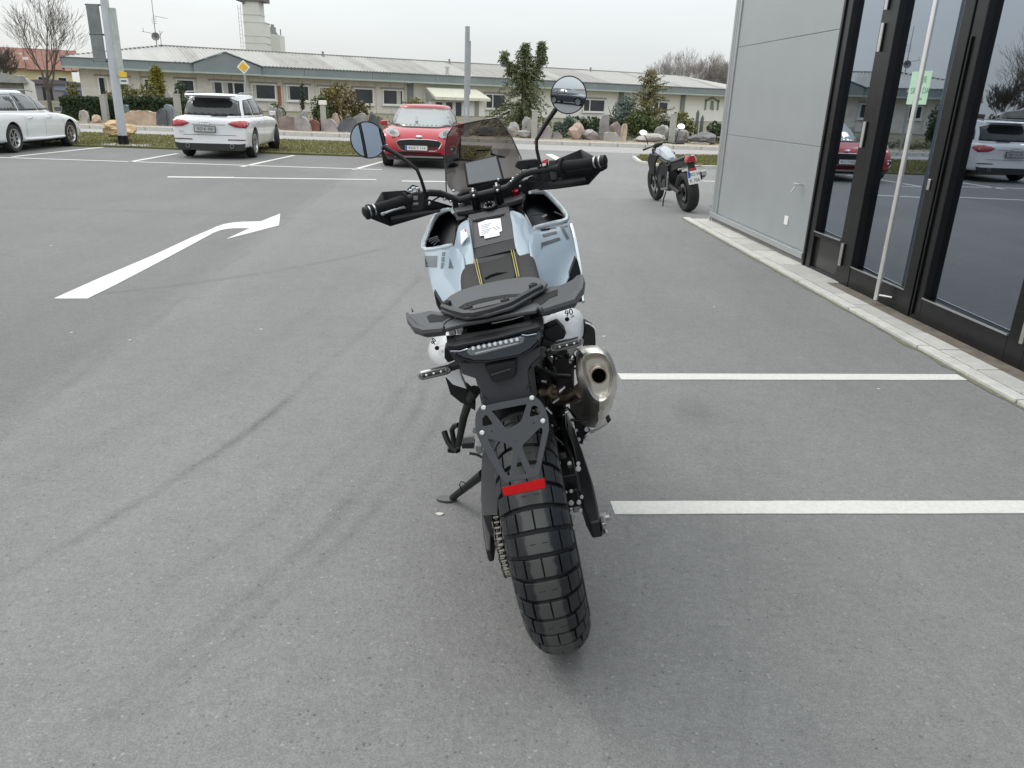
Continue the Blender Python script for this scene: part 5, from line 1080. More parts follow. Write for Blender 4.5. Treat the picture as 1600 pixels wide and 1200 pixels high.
for k in range(nL):
    a=pos(k*pt); b=pos((k+1)*pt); t=(b-a)/np.linalg.norm(b-a); n=np.array([-t[1],t[0]])
    xo=.0105 if k%2 else .0078; mb_=co_ if k%2 else ci_
    hexp=[a-t*.0055,a-t*.002+n*.0068,(a+b)/2+n*.0052,b+t*.002+n*.0068,b+t*.0055,b+t*.002-n*.0068,(a+b)/2-n*.0052,a-t*.002-n*.0068]
    for s in (-1,1): mb_.prism([(cx+s*xo,p[0],p[1]) for p in hexp],(s*.0016,0,0))
    cr_.cyl((cx-.0068,*a),(cx+.0068,*a),.0048,n=8); co_.cyl((cx-.0125,*a),(cx+.0125,*a),.0024,n=6)
chn=bpy.data.objects.new('drive_chain',None); C.objects.link(chn); chn.parent=mo
co_.build('outer_links',M('chain_plate',(.15,.14,.115),.35,1),chn,ang=30); ci_.build('inner_links',M('chain_plate_dark',(.10,.095,.085),.35,1),chn,ang=30); cr_.build('rollers',M('chain_roller',(.30,.28,.24),.3,1),chn)
# ---- swingarm, chain guard
sw=MB()
sw.loft([[(x,y,z) for x,z in ((xc-w,zc-h),(xc+w,zc-h),(xc+w,zc+h),(xc-w,zc+h))] for y,xc,w,zc,h in ((-.055,.147,.015,.335,.026),(.02,.144,.021,.338,.036),(.10,.142,.024,.355,.042),(.25,.134,.024,.385,.042),(.42,.125,.02,.41,.045),(.60,.10,.025,.43,.05))])
sw.build('swingarm_right',M('swingarm_black',(.022,.022,.023),.38,.3,var=.1,scale=10),mo,bevel=.006)
sw=MB(); sw.loft([[(x,y,z) for x,z in ((xc-w,zc-h),(xc+w,zc-h),(xc+w,zc+h),(xc-w,zc+h))] for y,xc,w,zc,h in ((-.07,-.150,.008,.325,.02),(.02,-.150,.014,.335,.034),(.10,-.150,.015,.345,.038),(.25,-.142,.016,.37,.04),(.42,-.13,.02,.40,.045),(.60,-.10,.025,.43,.05))])
sw.build('swingarm_left',M('swingarm_black',(.022,.022,.023),.38,.3),mo,bevel=.006)
MB().box(-.14,.14,.56,.66,.36,.50).build('swingarm_pivot',BLM,mo,bevel=.01)
# chain guard: angled plate facing rearwards, seen left of the tyre
gp=[(592,365,.30),(640,385,.30),(655,470,.22),(662,600,.10),(664,700,.02),(662,862,-.075),(572,862,-.075),(553,770,-.01),(556,620,.10),(560,480,.22),(575,400,.28)]
Pg=[q(3,*p) for p in gp]
g=MB(); n=len(Pg); g.add(Pg+[p+np.array([0,.05,-.02]) for p in Pg],[tuple(range(n))]+[(i,(i+1)%n,(i+1)%n+n,i+n) for i in range(n)]); g.build('chain_guard',GRP2,mo,smooth=False,solid=.002,bevel=.002)
MB().prism(Q(3,[(566,866),(622,868),(640,900),(645,1035),(628,1030),(598,965)],-.02),(0,.03,0)).build('chain_slider_fin',GRP2,mo,smooth=False,bevel=.002)
MB().cyl(q(3,612,1040,.0),q(3,655,1050,.0),.008,n=8).build('axle_end_left',BOLT,mo)
# axle end + adjuster right
MB().cyl((.150,0,.335),(.182,0,.335),.017,n=6).build('axle_nut',BOLT,mo,bevel=.001); MB().cyl((.182,0,.335),(.19,0,.335),.010,n=12).build('axle_end',ALU,mo)
MB().box(.163,.176,-.062,-.02,.318,.355).build('chain_adjuster',ALU,mo,smooth=False,bevel=.003); MB().cyl((.17,-.085,.336),(.17,-.05,.336),.005,n=8).build('adjuster_bolt',BOLT,mo)
# rear brake caliper and its clutter
cl_=MB(); cl_.box(.084,.118,-.03,.06,.40,.455).box(.08,.124,-.01,.10,.43,.49).cyl((.09,.02,.40),(.13,.02,.40),.018,n=12); cl_.build('brake_caliper',BLM,mo,bevel=.005)
MB().box(.095,.118,.01,.13,.36,.40).build('caliper_bracket',ALU,mo,bevel=.004)
for (X,Y,y,r) in [(285,790,-.05,.0075),(350,785,-.05,.0065),(365,855,-.05,.0055),(290,875,-.05,.0055),(180,455,.06,.006),(270,455,.06,.0065),(345,455,.06,.006),(345,500,.05,.008),(285,690,-.03,.005),(375,740,-.03,.005),(320,930,-.06,.006),(240,700,-.04,.004),(330,640,.0,.005),(310,1000,-.06,.005)]:
    p=q(8,X,Y,y); MB().cyl(p,p+np.array([.0,-.008,.002]),r,n=10).build('bolt',BOLT,mo,bevel=.0008)
hs=MB(); hs.tube([q(8,235,0,.40),q(8,240,150,.32),q(8,300,330,.22),q(8,320,420,.16),q(8,335,560,.10),q(8,360,700,.05)],.0048,8); hs.tube([q(8,180,20,.42),q(8,215,180,.32),q(8,270,300,.25),q(8,325,415,.18)],.0035,6)
hs.build('brake_hose',BLM,mo)
MB().tube([q(8,180,580,.09),q(8,230,575,.09),q(8,330,560,.09)],.0035,8).build('sensor_wire',M('copper_clip',(.35,.18,.12),.3,1),mo)
MB().tube([q(8,140,230,.3),q(8,220,300,.25)],[.004,.003],6).build('cable_guide',ALU,mo)
MB().lathe([(0,.118),(.002,.122),(.004,.118)],(.070,0,.335),(1,0,0),48).build('abs_ring',ALU,mo)
# right footrest hanger, pedal and foot pegs
hg=MB(); hg.prism(Q(8,[(320,0),(365,10),(400,90),(440,150),(450,180),(400,230),(385,300),(345,290),(330,200),(310,120)],.42),(0,.02,0)); hg.build('footrest_hanger',BLM,mo,bevel=.003)
for (X,Y,w) in [(410,165,.008),(415,240,.008),(345,250,.007),(322,172,.006),(350,15,.008),(360,60,.007)]:
    p=q(8,X,Y,.41); MB().cyl(p,p+np.array([.002,-.012,.003]),w,n=8).build('hanger_bolt',ALU,mo,bevel=.001)
MB().prism(Q(8,[(440,175),(520,150),(600,110),(605,120),(530,170),(450,210)],.42),(0,.04,0)).build('footpeg',ALU,mo,smooth=False,bevel=.002); MB().prism(Q(8,[(590,105),(620,75),(630,90),(600,125)],.42),(0,.04,0)).build('footpeg_tip',BLP,mo,bevel=.003)
MB().tube(Q(8,[(372,0,.45),(395,60,.45),(430,130,.44)]),.010,8).build('hanger_tube',ALU,mo)
# left pillion hanger: bent tube arm with hook and peg
MB().tube([q(2,545,930,.12),q(2,515,985,.14),q(3,475,110,.20),q(3,440,220,.26),q(3,405,400,.34)],[.016,.014,.0125,.012,.010],10).build('pillion_hanger',BLP,mo)
MB().tube(Q(3,[(405,270,.33),(380,275,.34),(362,300,.34),(372,360,.35),(385,410,.35)]),.0085,8).build('peg_clamp',BLP,mo); MB().tube(Q(3,[(312,310,.40),(322,345,.39),(340,385,.38),(372,425,.37),(400,440,.36)]),.0095,8).build('peg_hook',BLP,mo)
MB().prism(Q(3,[(332,428),(415,425),(418,452),(370,458),(333,452)],.40),(0,.05,0)).build('gear_pedal',BLP,mo,bevel=.003); MB().cyl(q(3,336,408,.40),q(3,352,412,.40),.006,n=10).build('pedal_bolt',BOLT,mo)
pg=MB(); pg.prism(Q(3,[(425,398),(505,388),(512,405),(508,425),(430,425)],.46),(0,.05,0))
for k in range(7): 
    X=430+k*12; pg.prism(Q(3,[(X,392-k*.8),(X+6,391-k*.8),(X+6,400),(X,400)],.455),(0,.06,.0))
pg.build('rider_footpeg',GRP2,mo,smooth=False); MB().prism(Q(3,[(515,410),(560,412),(565,450),(540,470),(520,440)],.5),(0,.03,0)).build('peg_mount',ALU,mo,bevel=.003)
MB().tube(Q(3,[(470,455,.47),(520,462,.5),(555,480,.52)]),.005,8).build('gear_link',ALU,mo); MB().cyl(q(3,500,305,.3),q(3,545,310,.3),.009,n=10).build('frame_bolt',ALU,mo)
MB().prism(Q(2,[(335,840),(370,870),(490,932),(545,985),(545,1078),(500,1050),(440,1018),(372,962)],.16),(0,.06,0)).build('lower_side_cover',BLP,mo,smooth=False,bevel=.003)
MB().prism(Q(6,[(355,905),(515,880),(545,1000),(600,1125),(450,1075),(372,990)],.12),(0,.03,0)).build('tail_side_lower',WHT,mo,bevel=.003)
# side stand
gf=G(707,782); gfl=BA.T@(np.array([gf[0],gf[1],.012])-BT); tp_=q(3,568,590,.56)
MB().tube([tp_,tp_*.55+gfl*.45,gfl],[.017,.0145,.013],12).build('side_stand',BLP,mo)
fo=[]; 
for k in range(14):
    a=2*math.pi*k/14; w=np.array([gf[0]-.022+.040*math.cos(a),gf[1]+.024*math.sin(a),.003]); fo.append(BA.T@(w-BT))
MB().prism(fo,BA.T@np.array([0,0,.007])).build('stand_foot',M('stand_foot_metal',(.14,.14,.14),.5,.8),mo)
MB().tube([q(3,430,705,.62),q(3,412,660,.62),q(3,425,640,.62),q(3,470,662,.60)],.0022,6).build('stand_spring_wire',BLM,mo)
# ---- number plate bracket with its cut-outs
p_top=q(2,770,1010,-.20); dn=np.array([0,-.080,-.172]); dn/=np.linalg.norm(dn); uy=-dn; ux=np.array([1.,0,0]); nn_=np.cross(ux,uy)
def P2(n,X,Y): p=Bp(*px(n,X,Y),p_top,nn_); d=p-p_top; return (float(d@ux),float(d@uy))
outer=[P2(3,*p) for p in [(548,150),(524,190),(517,240),(520,300),(536,348),(575,430),(640,545),(715,655),(745,640),(900,612),(935,600),(955,500),(985,370),(1000,300),(995,225),(975,160),(945,115),(905,80),(880,85),(700,118)]]
holes=[[P2(3,*p) for p in h] for h in ([(622,175),(853,130),(855,140),(822,240),(800,262),(728,300),(715,292)],[(562,228),(580,203),(597,206),(632,258),(628,268),(572,280),(563,270)],[(885,150),(905,140),(930,150),(945,190),(935,205),(878,217),(873,205)],[(597,362),(612,358),(738,396),(757,410),(768,440),(745,600),(728,604),(715,590)],[(938,288),(955,288),(962,305),(915,550),(893,560),(880,550),(826,425),(828,400),(845,385)],[(796,482),(806,480),(852,585),(848,595),(788,608),(778,600)],[(620,305),(632,303),(633,316),(621,318)],[(895,252),(907,250),(908,262),(896,264)],[(768,338),(776,338),(776,342),(768,342)],[(762,376),(796,370),(797,376),(763,382)],[(768,396),(792,392),(792,397),(769,400)])]
cut_plate('plate_bracket',outer,holes,.0035,PLA,mo,p_top,ux,uy)
for (X,Y) in [(572,157),(890,93),(562,322),(962,244)]:
    p=p_top+ux*P2(3,X,Y)[0]+uy*P2(3,X,Y)[1]; w=-nn_ if (nn_[1]>0) else nn_
    b=MB().lathe([(.0015,.0005),(.0020,.0062),(.0045,.0060),(.0055,.0035),(.0055,.0028),(.0035,.0026),(.0034,.0001)],p,w,18).build('bolt',BOLT,mo,ang=50)
    MB().lathe([(.0015,.0078),(.0025,.0076),(.0026,.0055)],p,w,18).build('washer',M('black_washer',(.02,.02,.02),.5),mo)
rp=[p_top+ux*a+uy*b for a,b in [P2(3,*z) for z in [(692,680),(972,618),(980,682),(708,738)]]]; w=(-nn_ if nn_[1]>0 else nn_)
MB().prism([p+w*.003 for p in rp],w*.008).build('red_reflector',M('reflector_red',(.42,.004,.006),.45,var=.12,scale=120,spec=.12),mo,smooth=False,bevel=.0012)
cen=sum(rp)/4; MB().prism([cen+(p-cen)*1.055-w*.001 for p in rp],w*.0105).build('reflector_holder',BLP,mo,smooth=False,bevel=.001) if False else MB().prism([cen+(p-cen)*1.06 for p in rp],w*.006).build('reflector_holder',BLP,mo,smooth=False,bevel=.001)
# tail cowling that carries the bracket
MB().prism(Q(2,[(432,745),(640,735),(850,692),(945,650),(1003,632),(1005,690),(925,765),(912,800),(922,900),(945,1000),(760,1045),(600,1075),(592,985),(570,885),(545,852),(455,822)],-.185),(0,.012,0)).build('plate_hanger',PLA,mo,bevel=.003)
MB().prism([q(2,912,800,-.185),q(2,940,1000,-.185),q(2,975,960,-.11),q(2,950,760,-.11)],(0,.003,0)).build('hanger_side',GRP2,mo,smooth=False)
MB().prism([q(2,1005,640,-.185),q(2,1005,692,-.185),q(2,925,765,-.185),q(2,960,770,-.12),q(2,1040,690,-.10)],(0,.006,0)).build('hanger_side',GRP2,mo,smooth=False)
for X,Y in ((605,990),(918,915)): MB().tube([q(2,X-16,Y+12,-.189),q(2,X-14,Y-6,-.189),q(2,X,Y-12,-.189),q(2,X+16,Y-4,-.189),q(2,X+17,Y+6,-.189)],.0008,5).build('hanger_embossing',BLM,mo)
lamp=Q(2,[(612,765),(640,748),(820,714),(836,722),(832,815),(815,838),(690,878),(665,872)],-.199); 
MB().loft([[p+np.array([0,.02,0]) for p in lamp],lamp,[sum(lamp)/8+(p-sum(lamp)/8)*.86+np.array([0,-.010,0]) for p in lamp]]).build('plate_lamp',BLP,mo,ang=20,bevel=.001)
MB().prism(Q(2,[(652,822),(790,780),(792,788),(655,832)],-.2115),(0,.001,0)).build('plate_lamp_lens',GRP,mo,smooth=False)
# ---- tail lamp
lens=[(385,662),(440,668),(497,640),(700,596),(868,553),(905,560),(980,545),(990,520),(1003,545),(985,590),(940,635),(860,680),(640,722),(520,722),(440,700),(402,680)]
lp_=Q(2,lens,-.200); cenl=sum(lp_)/len(lp_)
MB().loft([[p+np.array([0,.06,0]) for p in lp_],[p for p in lp_],[cenl+(p-cenl)*.93+np.array([0,-.006,0]) for p in lp_]]).build('tail_lamp',M('smoked_lens',(.020,.028,.040),.08,coat=1),mo,ang=25)
MB().tube([p+np.array([0,-.001,0]) for p in Q(2,[(402,685),(440,706),(520,730),(640,730),(862,688),(945,640),(990,590)],-.2)],.0032,8).build('lamp_rim',BLP,mo)
MB().prism(Q(2,[(492,648),(865,560),(885,572),(880,600),(845,615),(560,690),(510,690),(485,670)],-.2075),(0,.002,0)).build('lamp_reflector',M('lamp_silver',(.30,.33,.36),.18,.8),mo,smooth=False,bevel=.001)
MB().prism(Q(2,[(540,672),(845,600),(845,606),(545,680)],-.2085),(0,.0008,0)).build('lamp_light_bar',M('lamp_glow_grey',(.55,.58,.60),.2),mo,smooth=False)
LEDM=M('led_lens',(.85,.85,.83),.08,.0,coat=1,spec=.9)
for k in range(9):
    t_=k/8; p=q(2,531+(835-531)*t_,642+(580-642)*t_,-.2095)
    MB().sphere(p,.0052,14,8,sc=(1,.55,1)).build('led',LEDM,mo); MB().lathe([(0,.0052),(.002,.0058),(.0026,.0050)],p,(0,-1,0),16).build('led_ring',M('lamp_silver',(.3,.33,.36),.18,.8),mo)
MB().prism(Q(2,[(348,618),(400,622),(700,560),(985,488),(1000,500),(985,538),(860,545),(700,585),(500,628),(440,655),(378,662),(350,650)],-.195),(0,.07,0)).build('lamp_visor',BLP,mo,smooth=False,bevel=.003)
MB().tube(Q(2,[(372,662,-.203),(440,662,-.204),(492,645,-.205)]),.0016,6).tube(Q(2,[(868,548,-.205),(905,553,-.205),(972,541,-.203)]),.0016,6).build('lamp_edge_line',M('lamp_silver',(.3,.33,.36),.18,.8),mo)
MB().grid([Q(2,[(340,550,-.10),(420,545,-.13),(700,500,-.14),(930,440,-.13),(1008,425,-.10)]),Q(2,[(345,585,-.13),(420,590,-.16),(700,545,-.165),(930,470,-.16),(1018,450,-.13)]),Q(2,[(348,640,-.17),(420,640,-.18),(700,580,-.185),(930,510,-.18),(1022,500,-.17)])]).build('tail_cover',GRP2,mo,solid=.05,off=-1,bevel=.002)
MB().prism(Q(2,[(420,520),(400,470),(470,440),(800,400),(985,365),(1045,372),(1055,400),(1000,430),(700,500),(480,545)],-.06),(0,.2,0)).build('subframe_cover',BLM,mo,bevel=.004)
for X,Y in ((385,525),(440,510),(470,525),(1040,385),(900,425)): MB().box(-.008,.008,-.01,.01,-.008,.008).build('rack_bracket',ALU if X<460 else BLM,mo,smooth=False,bevel=.002,loc=q(2,X,Y,-.12).tolist())
MB().tube(Q(2,[(660,468,-.14),(800,440,-.14),(880,415,-.14)]),.0015,6).build('cable',ALU,mo)
# inner structure filling below seat (dark)
MB().loft([[(x,y,z) for x,z in ((-w,z0),(w,z0),(w*1.05,z1),(-w*1.05,z1))] for y,w,z0,z1 in ((-.10,.07,.86,.94),(.05,.085,.78,.955),(.3,.10,.70,.955),(.6,.11,.62,.95))]).build('frame_tail',BLM,mo,bevel=.01)
# ---- white tail side panels
def patch(name,rows,mat,th=.004,sub=2,off=-1,n=None): return MB().grid(rows).build(name,mat,mo,solid=th,sub=sub,off=off,ang=60)
patch('tail_panel',[Q(6,[(430,490,.10),(340,520,.14),(255,568,.20),(222,595,.26)]),Q(6,[(420,560,.03),(310,590,.07),(205,640,.14),(188,680,.20)]),Q(6,[(400,700,-.02),(290,720,.02),(200,730,.10),(184,730,.16)]),Q(6,[(370,790,-.06),(300,800,-.01),(225,800,.07),(200,790,.13)]),Q(6,[(395,870,-.08),(330,880,-.02),(280,870,.05),(240,855,.1)])],WHT)
patch('tail_panel',[Q(7,[(75,118,.10),(200,104,.13),(350,106,.18),(425,122,.24)]),Q(7,[(90,200,.03),(220,175,.06),(380,180,.12),(456,205,.18)]),Q(7,[(110,300,-.03),(240,280,.01),(390,290,.07),(460,300,.14)]),Q(7,[(150,400,-.08),(250,400,-.03),(360,400,.03),(448,390,.10)])],WHT)
MB().prism(Q(7,[(105,302),(232,247),(302,325),(280,382),(205,402),(108,398)],-.088),(0,.05,0)).build('grab_housing',BLP,mo,smooth=False,bevel=.004)
MB().prism(Q(7,[(462,242),(535,285),(548,330),(552,440),(440,452),(436,380),(455,300)],.14),(0,.05,0)).build('knee_cover',BLP,mo,smooth=False,bevel=.004); MB().tube(Q(7,[(462,240,.138),(500,255,.138),(540,285,.138),(548,300,.138)]),.002,6).build('knee_cover_edge',WHT,mo)
MB().prism(Q(6,[(362,695),(400,690),(430,700),(480,720),(520,740),(500,810),(400,850),(362,800)],-.075),(0,.05,0)).build('grab_housing',BLP,mo,smooth=False,bevel=.004)
for n,X,Y,y in ((7,306,212,.065),(6,285,692,.045)):
    p=q(n,X,Y,y-.03); MB().sphere(p,.006,12,8,sc=(1,.6,1)).build('panel_screw',BLM,mo)
def txt(n,X,Y,y,s,mt,size,rot,yaw=0,col=None,par=None):
    R=(Matrix.Rotation(yaw,3,'Z')@Matrix.Rotation(math.radians(90),3,'X')@Matrix.Rotation(rot,3,'Z')); return text_part(s,size,mt,mo,q(n,X,Y,y).tolist(),R,ex=.0008)
txt(7,322,158,.035,'90',BLM,.024,math.radians(4),math.radians(22)); txt(7,352,186,.03,'sst',BLM,.009,0,math.radians(22)); txt(6,252,625,.06,'90',BLM,.020,math.radians(60),math.radians(-40))
# ---- rack / grab handle
RK=1.015
pad=QZ(2,[(300,372),(312,335),(330,305),(370,270),(440,235),(560,200),(700,170),(850,145),(940,141),(1000,150),(1045,182),(1020,225),(800,350),(620,400),(480,420),(390,400)],RK)
MB().prism(pad,(0,0,-.011)).build('rack_pad',GRP,mo,bevel=.005)
MB().prism(QZ(2,[(425,358),(480,325),(600,292),(760,266),(885,260),(860,275),(700,298),(560,330),(450,366)],RK+.0008),(0,0,-.002)).build('rack_slot_shade',WELL,mo,smooth=False)  # black sheets on top of the pad, painted shade of the open slots
MB().prism(QZ(2,[(440,376),(600,345),(830,296),(822,316),(790,332),(640,365),(500,392)],RK+.0008),(0,0,-.002)).build('rack_slot_shade',WELL,mo,smooth=False)
MB().prism(QZ(2,[(462,366),(600,335),(820,290),(810,302),(600,350),(470,378)],RK+.006),(0,0,-.006)).build('rack_bar',GRP,mo,smooth=False,bevel=.002)
MB().tube([np.array(p)+np.array([0,0,.004]) for p in QZ(2,[(322,362),(400,392),(478,412),(540,410),(640,388),(780,345),(860,300),(940,255),(1005,222)],RK)],.0080,6).build('rack_rail',GRP2,mo)
for X,Y in ((352,343),(500,378),(755,328),(950,222)):
    p=qz(2,X,Y,RK); MB().lathe([(-.002,.012),(.009,.011),(.012,.008),(.012,.004),(.008,.004)],p,(0,0,1),16).build('rack_bolt',BLP,mo,ang=50)
MB().prism(QZ(2,[(322,482),(345,455),(410,425),(600,425),(820,375),(950,322),(985,345),(968,372),(880,385),(780,402),(600,440),(470,462),(330,502)],1.0),(0,0,-.011)).build('rack_rear_lip',GRP,mo,bevel=.004)
wl=QZ(2,[(65,374),(78,400),(110,402),(165,394),(232,378),(330,395),(400,400),(395,425),(340,455),(322,480),(330,502),(200,517),(140,497),(95,448),(75,410)],1.0)
MB().prism(wl,(0,0,-.018)).build('grab_handle',GRP,mo,bevel=.006)
MB().prism(QZ(2,[(208,420),(238,402),(340,418),(352,425),(318,452),(225,460)],1.001),(0,0,-.002)).build('handle_recess_shade',WELL,mo,smooth=False)  # black sheet on each handle paints the shade inside its recess
MB().tube([np.array(p)+np.array([0,0,-.006]) for p in QZ(2,[(70,385),(92,440),(140,492),(200,512),(326,498)],1.0)],[.004,.009,.012,.012,.010],8).build('grab_handle_edge',GRP2,mo)
MB().tube([qz(2,110,385,1.0),qz(2,104,368,1.0)],.0025,6).build('handle_fin',GRP2,mo)
wr=QZ(2,[(1272,124),(1284,150),(1276,226),(1240,285),(1215,312),(1090,350),(1000,374),(970,350),(935,318),(925,285),(1010,240),(1060,205),(1110,205),(1165,188),(1215,160),(1245,132)],1.0)
MB().prism(wr,(0,0,-.018)).build('grab_handle',GRP2,mo,bevel=.006)
MB().prism(QZ(2,[(942,308),(1020,262),(1118,230),(1116,272),(1060,292),(1000,338)],1.001),(0,0,-.002)).build('handle_recess_shade',WELL,mo,smooth=False)
MB().tube([np.array(p)+np.array([0,0,-.004]) for p in QZ(2,[(1278,130),(1280,180),(1268,235),(1215,312),(1010,372)],1.0)],[.005,.010,.012,.012,.010],8).build('grab_handle_edge',GRP,mo)
# ---- seat
def seatrow(pts): return Q(5,pts)
patch('seat',[seatrow([(440,640,.62),(545,622,.63),(740,582,.64),(893,542,.63),(1020,528,.62),(1070,545,.60)]),seatrow([(402,690,.55),(560,690,.57),(760,650,.57),(910,610,.57),(1050,590,.56),(1108,600,.54)]),seatrow([(402,800,.42),(580,780,.43),(770,745,.43),(930,705,.43),(1055,690,.42),(1135,700,.41)]),seatrow([(415,930,.25),(610,910,.26),(790,870,.26),(950,830,.26),(1070,810,.25),(1165,800,.24)]),seatrow([(440,1010,.15),(620,980,.16),(800,940,.16),(960,900,.16),(1080,880,.15),(1180,870,.14)])],LEA2,th=.05,sub=2)
def up(p,h): p=np.array(p); return p+np.array([0,-h*.6,h*.8])
MB().grid([[up(p,.0035) for p in seatrow(r)] for r in ([(558,630,.625),(735,590,.635),(880,552,.625)],[(572,690,.57),(760,650,.575),(905,612,.57)],[(592,780,.43),(775,745,.435),(925,706,.43)],[(618,905,.26),(795,868,.262),(950,832,.26)])]).build('seat_centre',LEA,mo,solid=.002,sub=1,ang=70)
for s0,s1 in (((541,632),(601,872)),((563,630),(617,868)),((884,548),(938,800)),((905,546),(957,795))):
    pts_=[]; 
    for t_ in np.linspace(0,1,14): 
        X=s0[0]+(s1[0]-s0[0])*t_; Y=s0[1]+(s1[1]-s0[1])*t_; yy=.625-(.36)*t_**1.0*(1.0); pts_.append(up(q(5,X,Y,yy),.006))
    MB().tube(pts_,.0013,5).build('stitching',YEL,mo)
for dy in (0,22): MB().tube([up(p,.007) for p in Q(5,[(645,812+dy,.37),(690,785+dy,.39),(760,765+dy,.40),(840,760+dy,.40),(900,778+dy,.385)])],.0035,6).build('seat_ridge',LEA,mo)
# ---- tank, shrouds
patch('tank_right',[Q(5,[(850,140,.88),(930,168,.87),(1000,195,.85)]),Q(5,[(885,260,.79),(965,250,.80),(1047,265,.79)]),Q(5,[(895,362,.72),(1000,345,.74),(1105,348,.775)]),Q(5,[(905,450,.66),(1030,440,.675),(1150,430,.705)]),Q(5,[(920,540,.605),(1040,535,.60),(1160,540,.625)]),Q(5,[(960,600,.56),(1060,600,.56),(1180,620,.575)])],BLU,th=.01)
patch('tank_left',[Q(5,[(490,225,.88),(435,260,.86),(378,300,.85)]),Q(5,[(495,330,.79),(430,370,.80),(366,400,.80)]),Q(5,[(508,430,.72),(430,460,.74),(340,484,.775)]),Q(5,[(530,540,.66),(440,560,.68),(350,580,.71)]),Q(5,[(545,630,.605),(450,640,.61),(350,670,.64)]),Q(5,[(545,690,.57),(450,700,.57),(350,740,.60)])],BLU,th=.01)
WR=[Q(5,[(1072,345,.755),(1180,330,.80),(1290,303,.86),(1395,268,.91),(1415,245,.935)]),Q(5,[(1040,430,.655),(1180,430,.70),(1330,420,.76),(1430,400,.81),(1456,390,.84)]),Q(5,[(1050,530,.575),(1190,560,.61),(1340,570,.68),(1455,555,.73),(1488,545,.76)]),Q(5,[(1090,700,.475),(1215,735,.52),(1330,745,.57),(1425,720,.62),(1478,610,.68)]),Q(5,[(1110,860,.40),(1215,900,.43),(1300,900,.47),(1370,860,.50),(1392,825,.52)])]
patch('shroud_right',WR,BLU,th=.012)
WL=[Q(5,[(372,478,.755),(260,505,.81),(160,528,.87),(85,535,.92),(66,515,.935)]),Q(5,[(445,565,.655),(310,598,.70),(180,625,.76),(100,640,.81),(82,640,.84)]),Q(5,[(450,660,.575),(320,695,.61),(200,735,.67),(125,750,.72),(104,750,.75)]),Q(5,[(455,795,.475),(330,815,.52),(220,845,.57),(150,855,.62),(128,850,.64)]),Q(5,[(465,920,.40),(345,955,.43),(270,1000,.47),(195,1005,.52),(170,985,.54)]),Q(5,[(430,1020,.35),(350,1060,.37),(300,1100,.40),(250,1090,.44),(225,1060,.46)])]
patch('shroud_left',WL,BLU,th=.012)
RR=Q('b',[(350,652,.93),(450,642,.98),(545,645,1.02),(620,690,1.02),(720,790,1.0),(800,870,.98),(860,950,.955),(890,1010,.935),(872,1048,.92),(800,1075,.90),(640,1112,.85),(500,1150,.79),(410,1160,.77)])
LR=Q('a',[(1145,378,.93),(1070,392,.98),(985,440,1.02),(925,530,1.01),(865,670,.98),(822,780,.955),(812,850,.935),(850,888,.92),(940,878,.89),(1020,862,.85),(1110,845,.79),(1172,822,.775)])
for r_ in (RR,LR): MB().tube(r_,[.006]+[.0095]*(len(r_)-2)+[.006],10).build('shroud_rim',SILV,mo)
# dark duct behind each rim
def duct(r_,inner,name='radiator_duct'):
    ring0=list(r_)+inner; c=sum(np.array(p) for p in ring0)/len(ring0); 
    rg=[[p+np.array([0,.004,0]) for p in ring0],[c+(p-c)*.93+np.array([0,.07,-.02]) for p in ring0],[c+(p-c)*.55+np.array([0,.13,-.03]) for p in ring0]]
    MB().loft(rg[:2],cap=False).add([*rg[1]],[tuple(range(len(ring0)))]).build(name,M('duct_black',(.006,.007,.009),.3),mo,ang=60)
duct(RR,Q('b',[(380,1140,.775),(330,1020,.80),(290,960,.84),(240,900,.87),(290,780,.90),(300,700,.92)])); duct(LR,Q('a',[(1185,800,.78),(1205,720,.80),(1215,600,.84),(1240,560,.86),(1215,470,.90),(1160,420,.93)]))
MB().tube(Q('b',[(380,980,.88),(480,965,.88),(590,975,.87)]),.003,6).tube(Q('b',[(700,935,.93),(800,975,.92),(850,1000,.92)]),.003,6).build('duct_vane',M('duct_vane',(.05,.05,.055),.2),mo); MB().prism(Q('b',[(510,1000),(590,965),(600,985),(540,1015)],.86),(0,.005,0)).build('duct_clip',ALU,mo,smooth=False)
for k in range(4): MB().tube(Q('a',[(850+k*30,760+k*22,.95),(900+k*30,745+k*10,.95),(990+k*10,712+k*20,.95)]),.0018,5).build('duct_vane',M('duct_vane2',(.16,.17,.18),.2),mo)
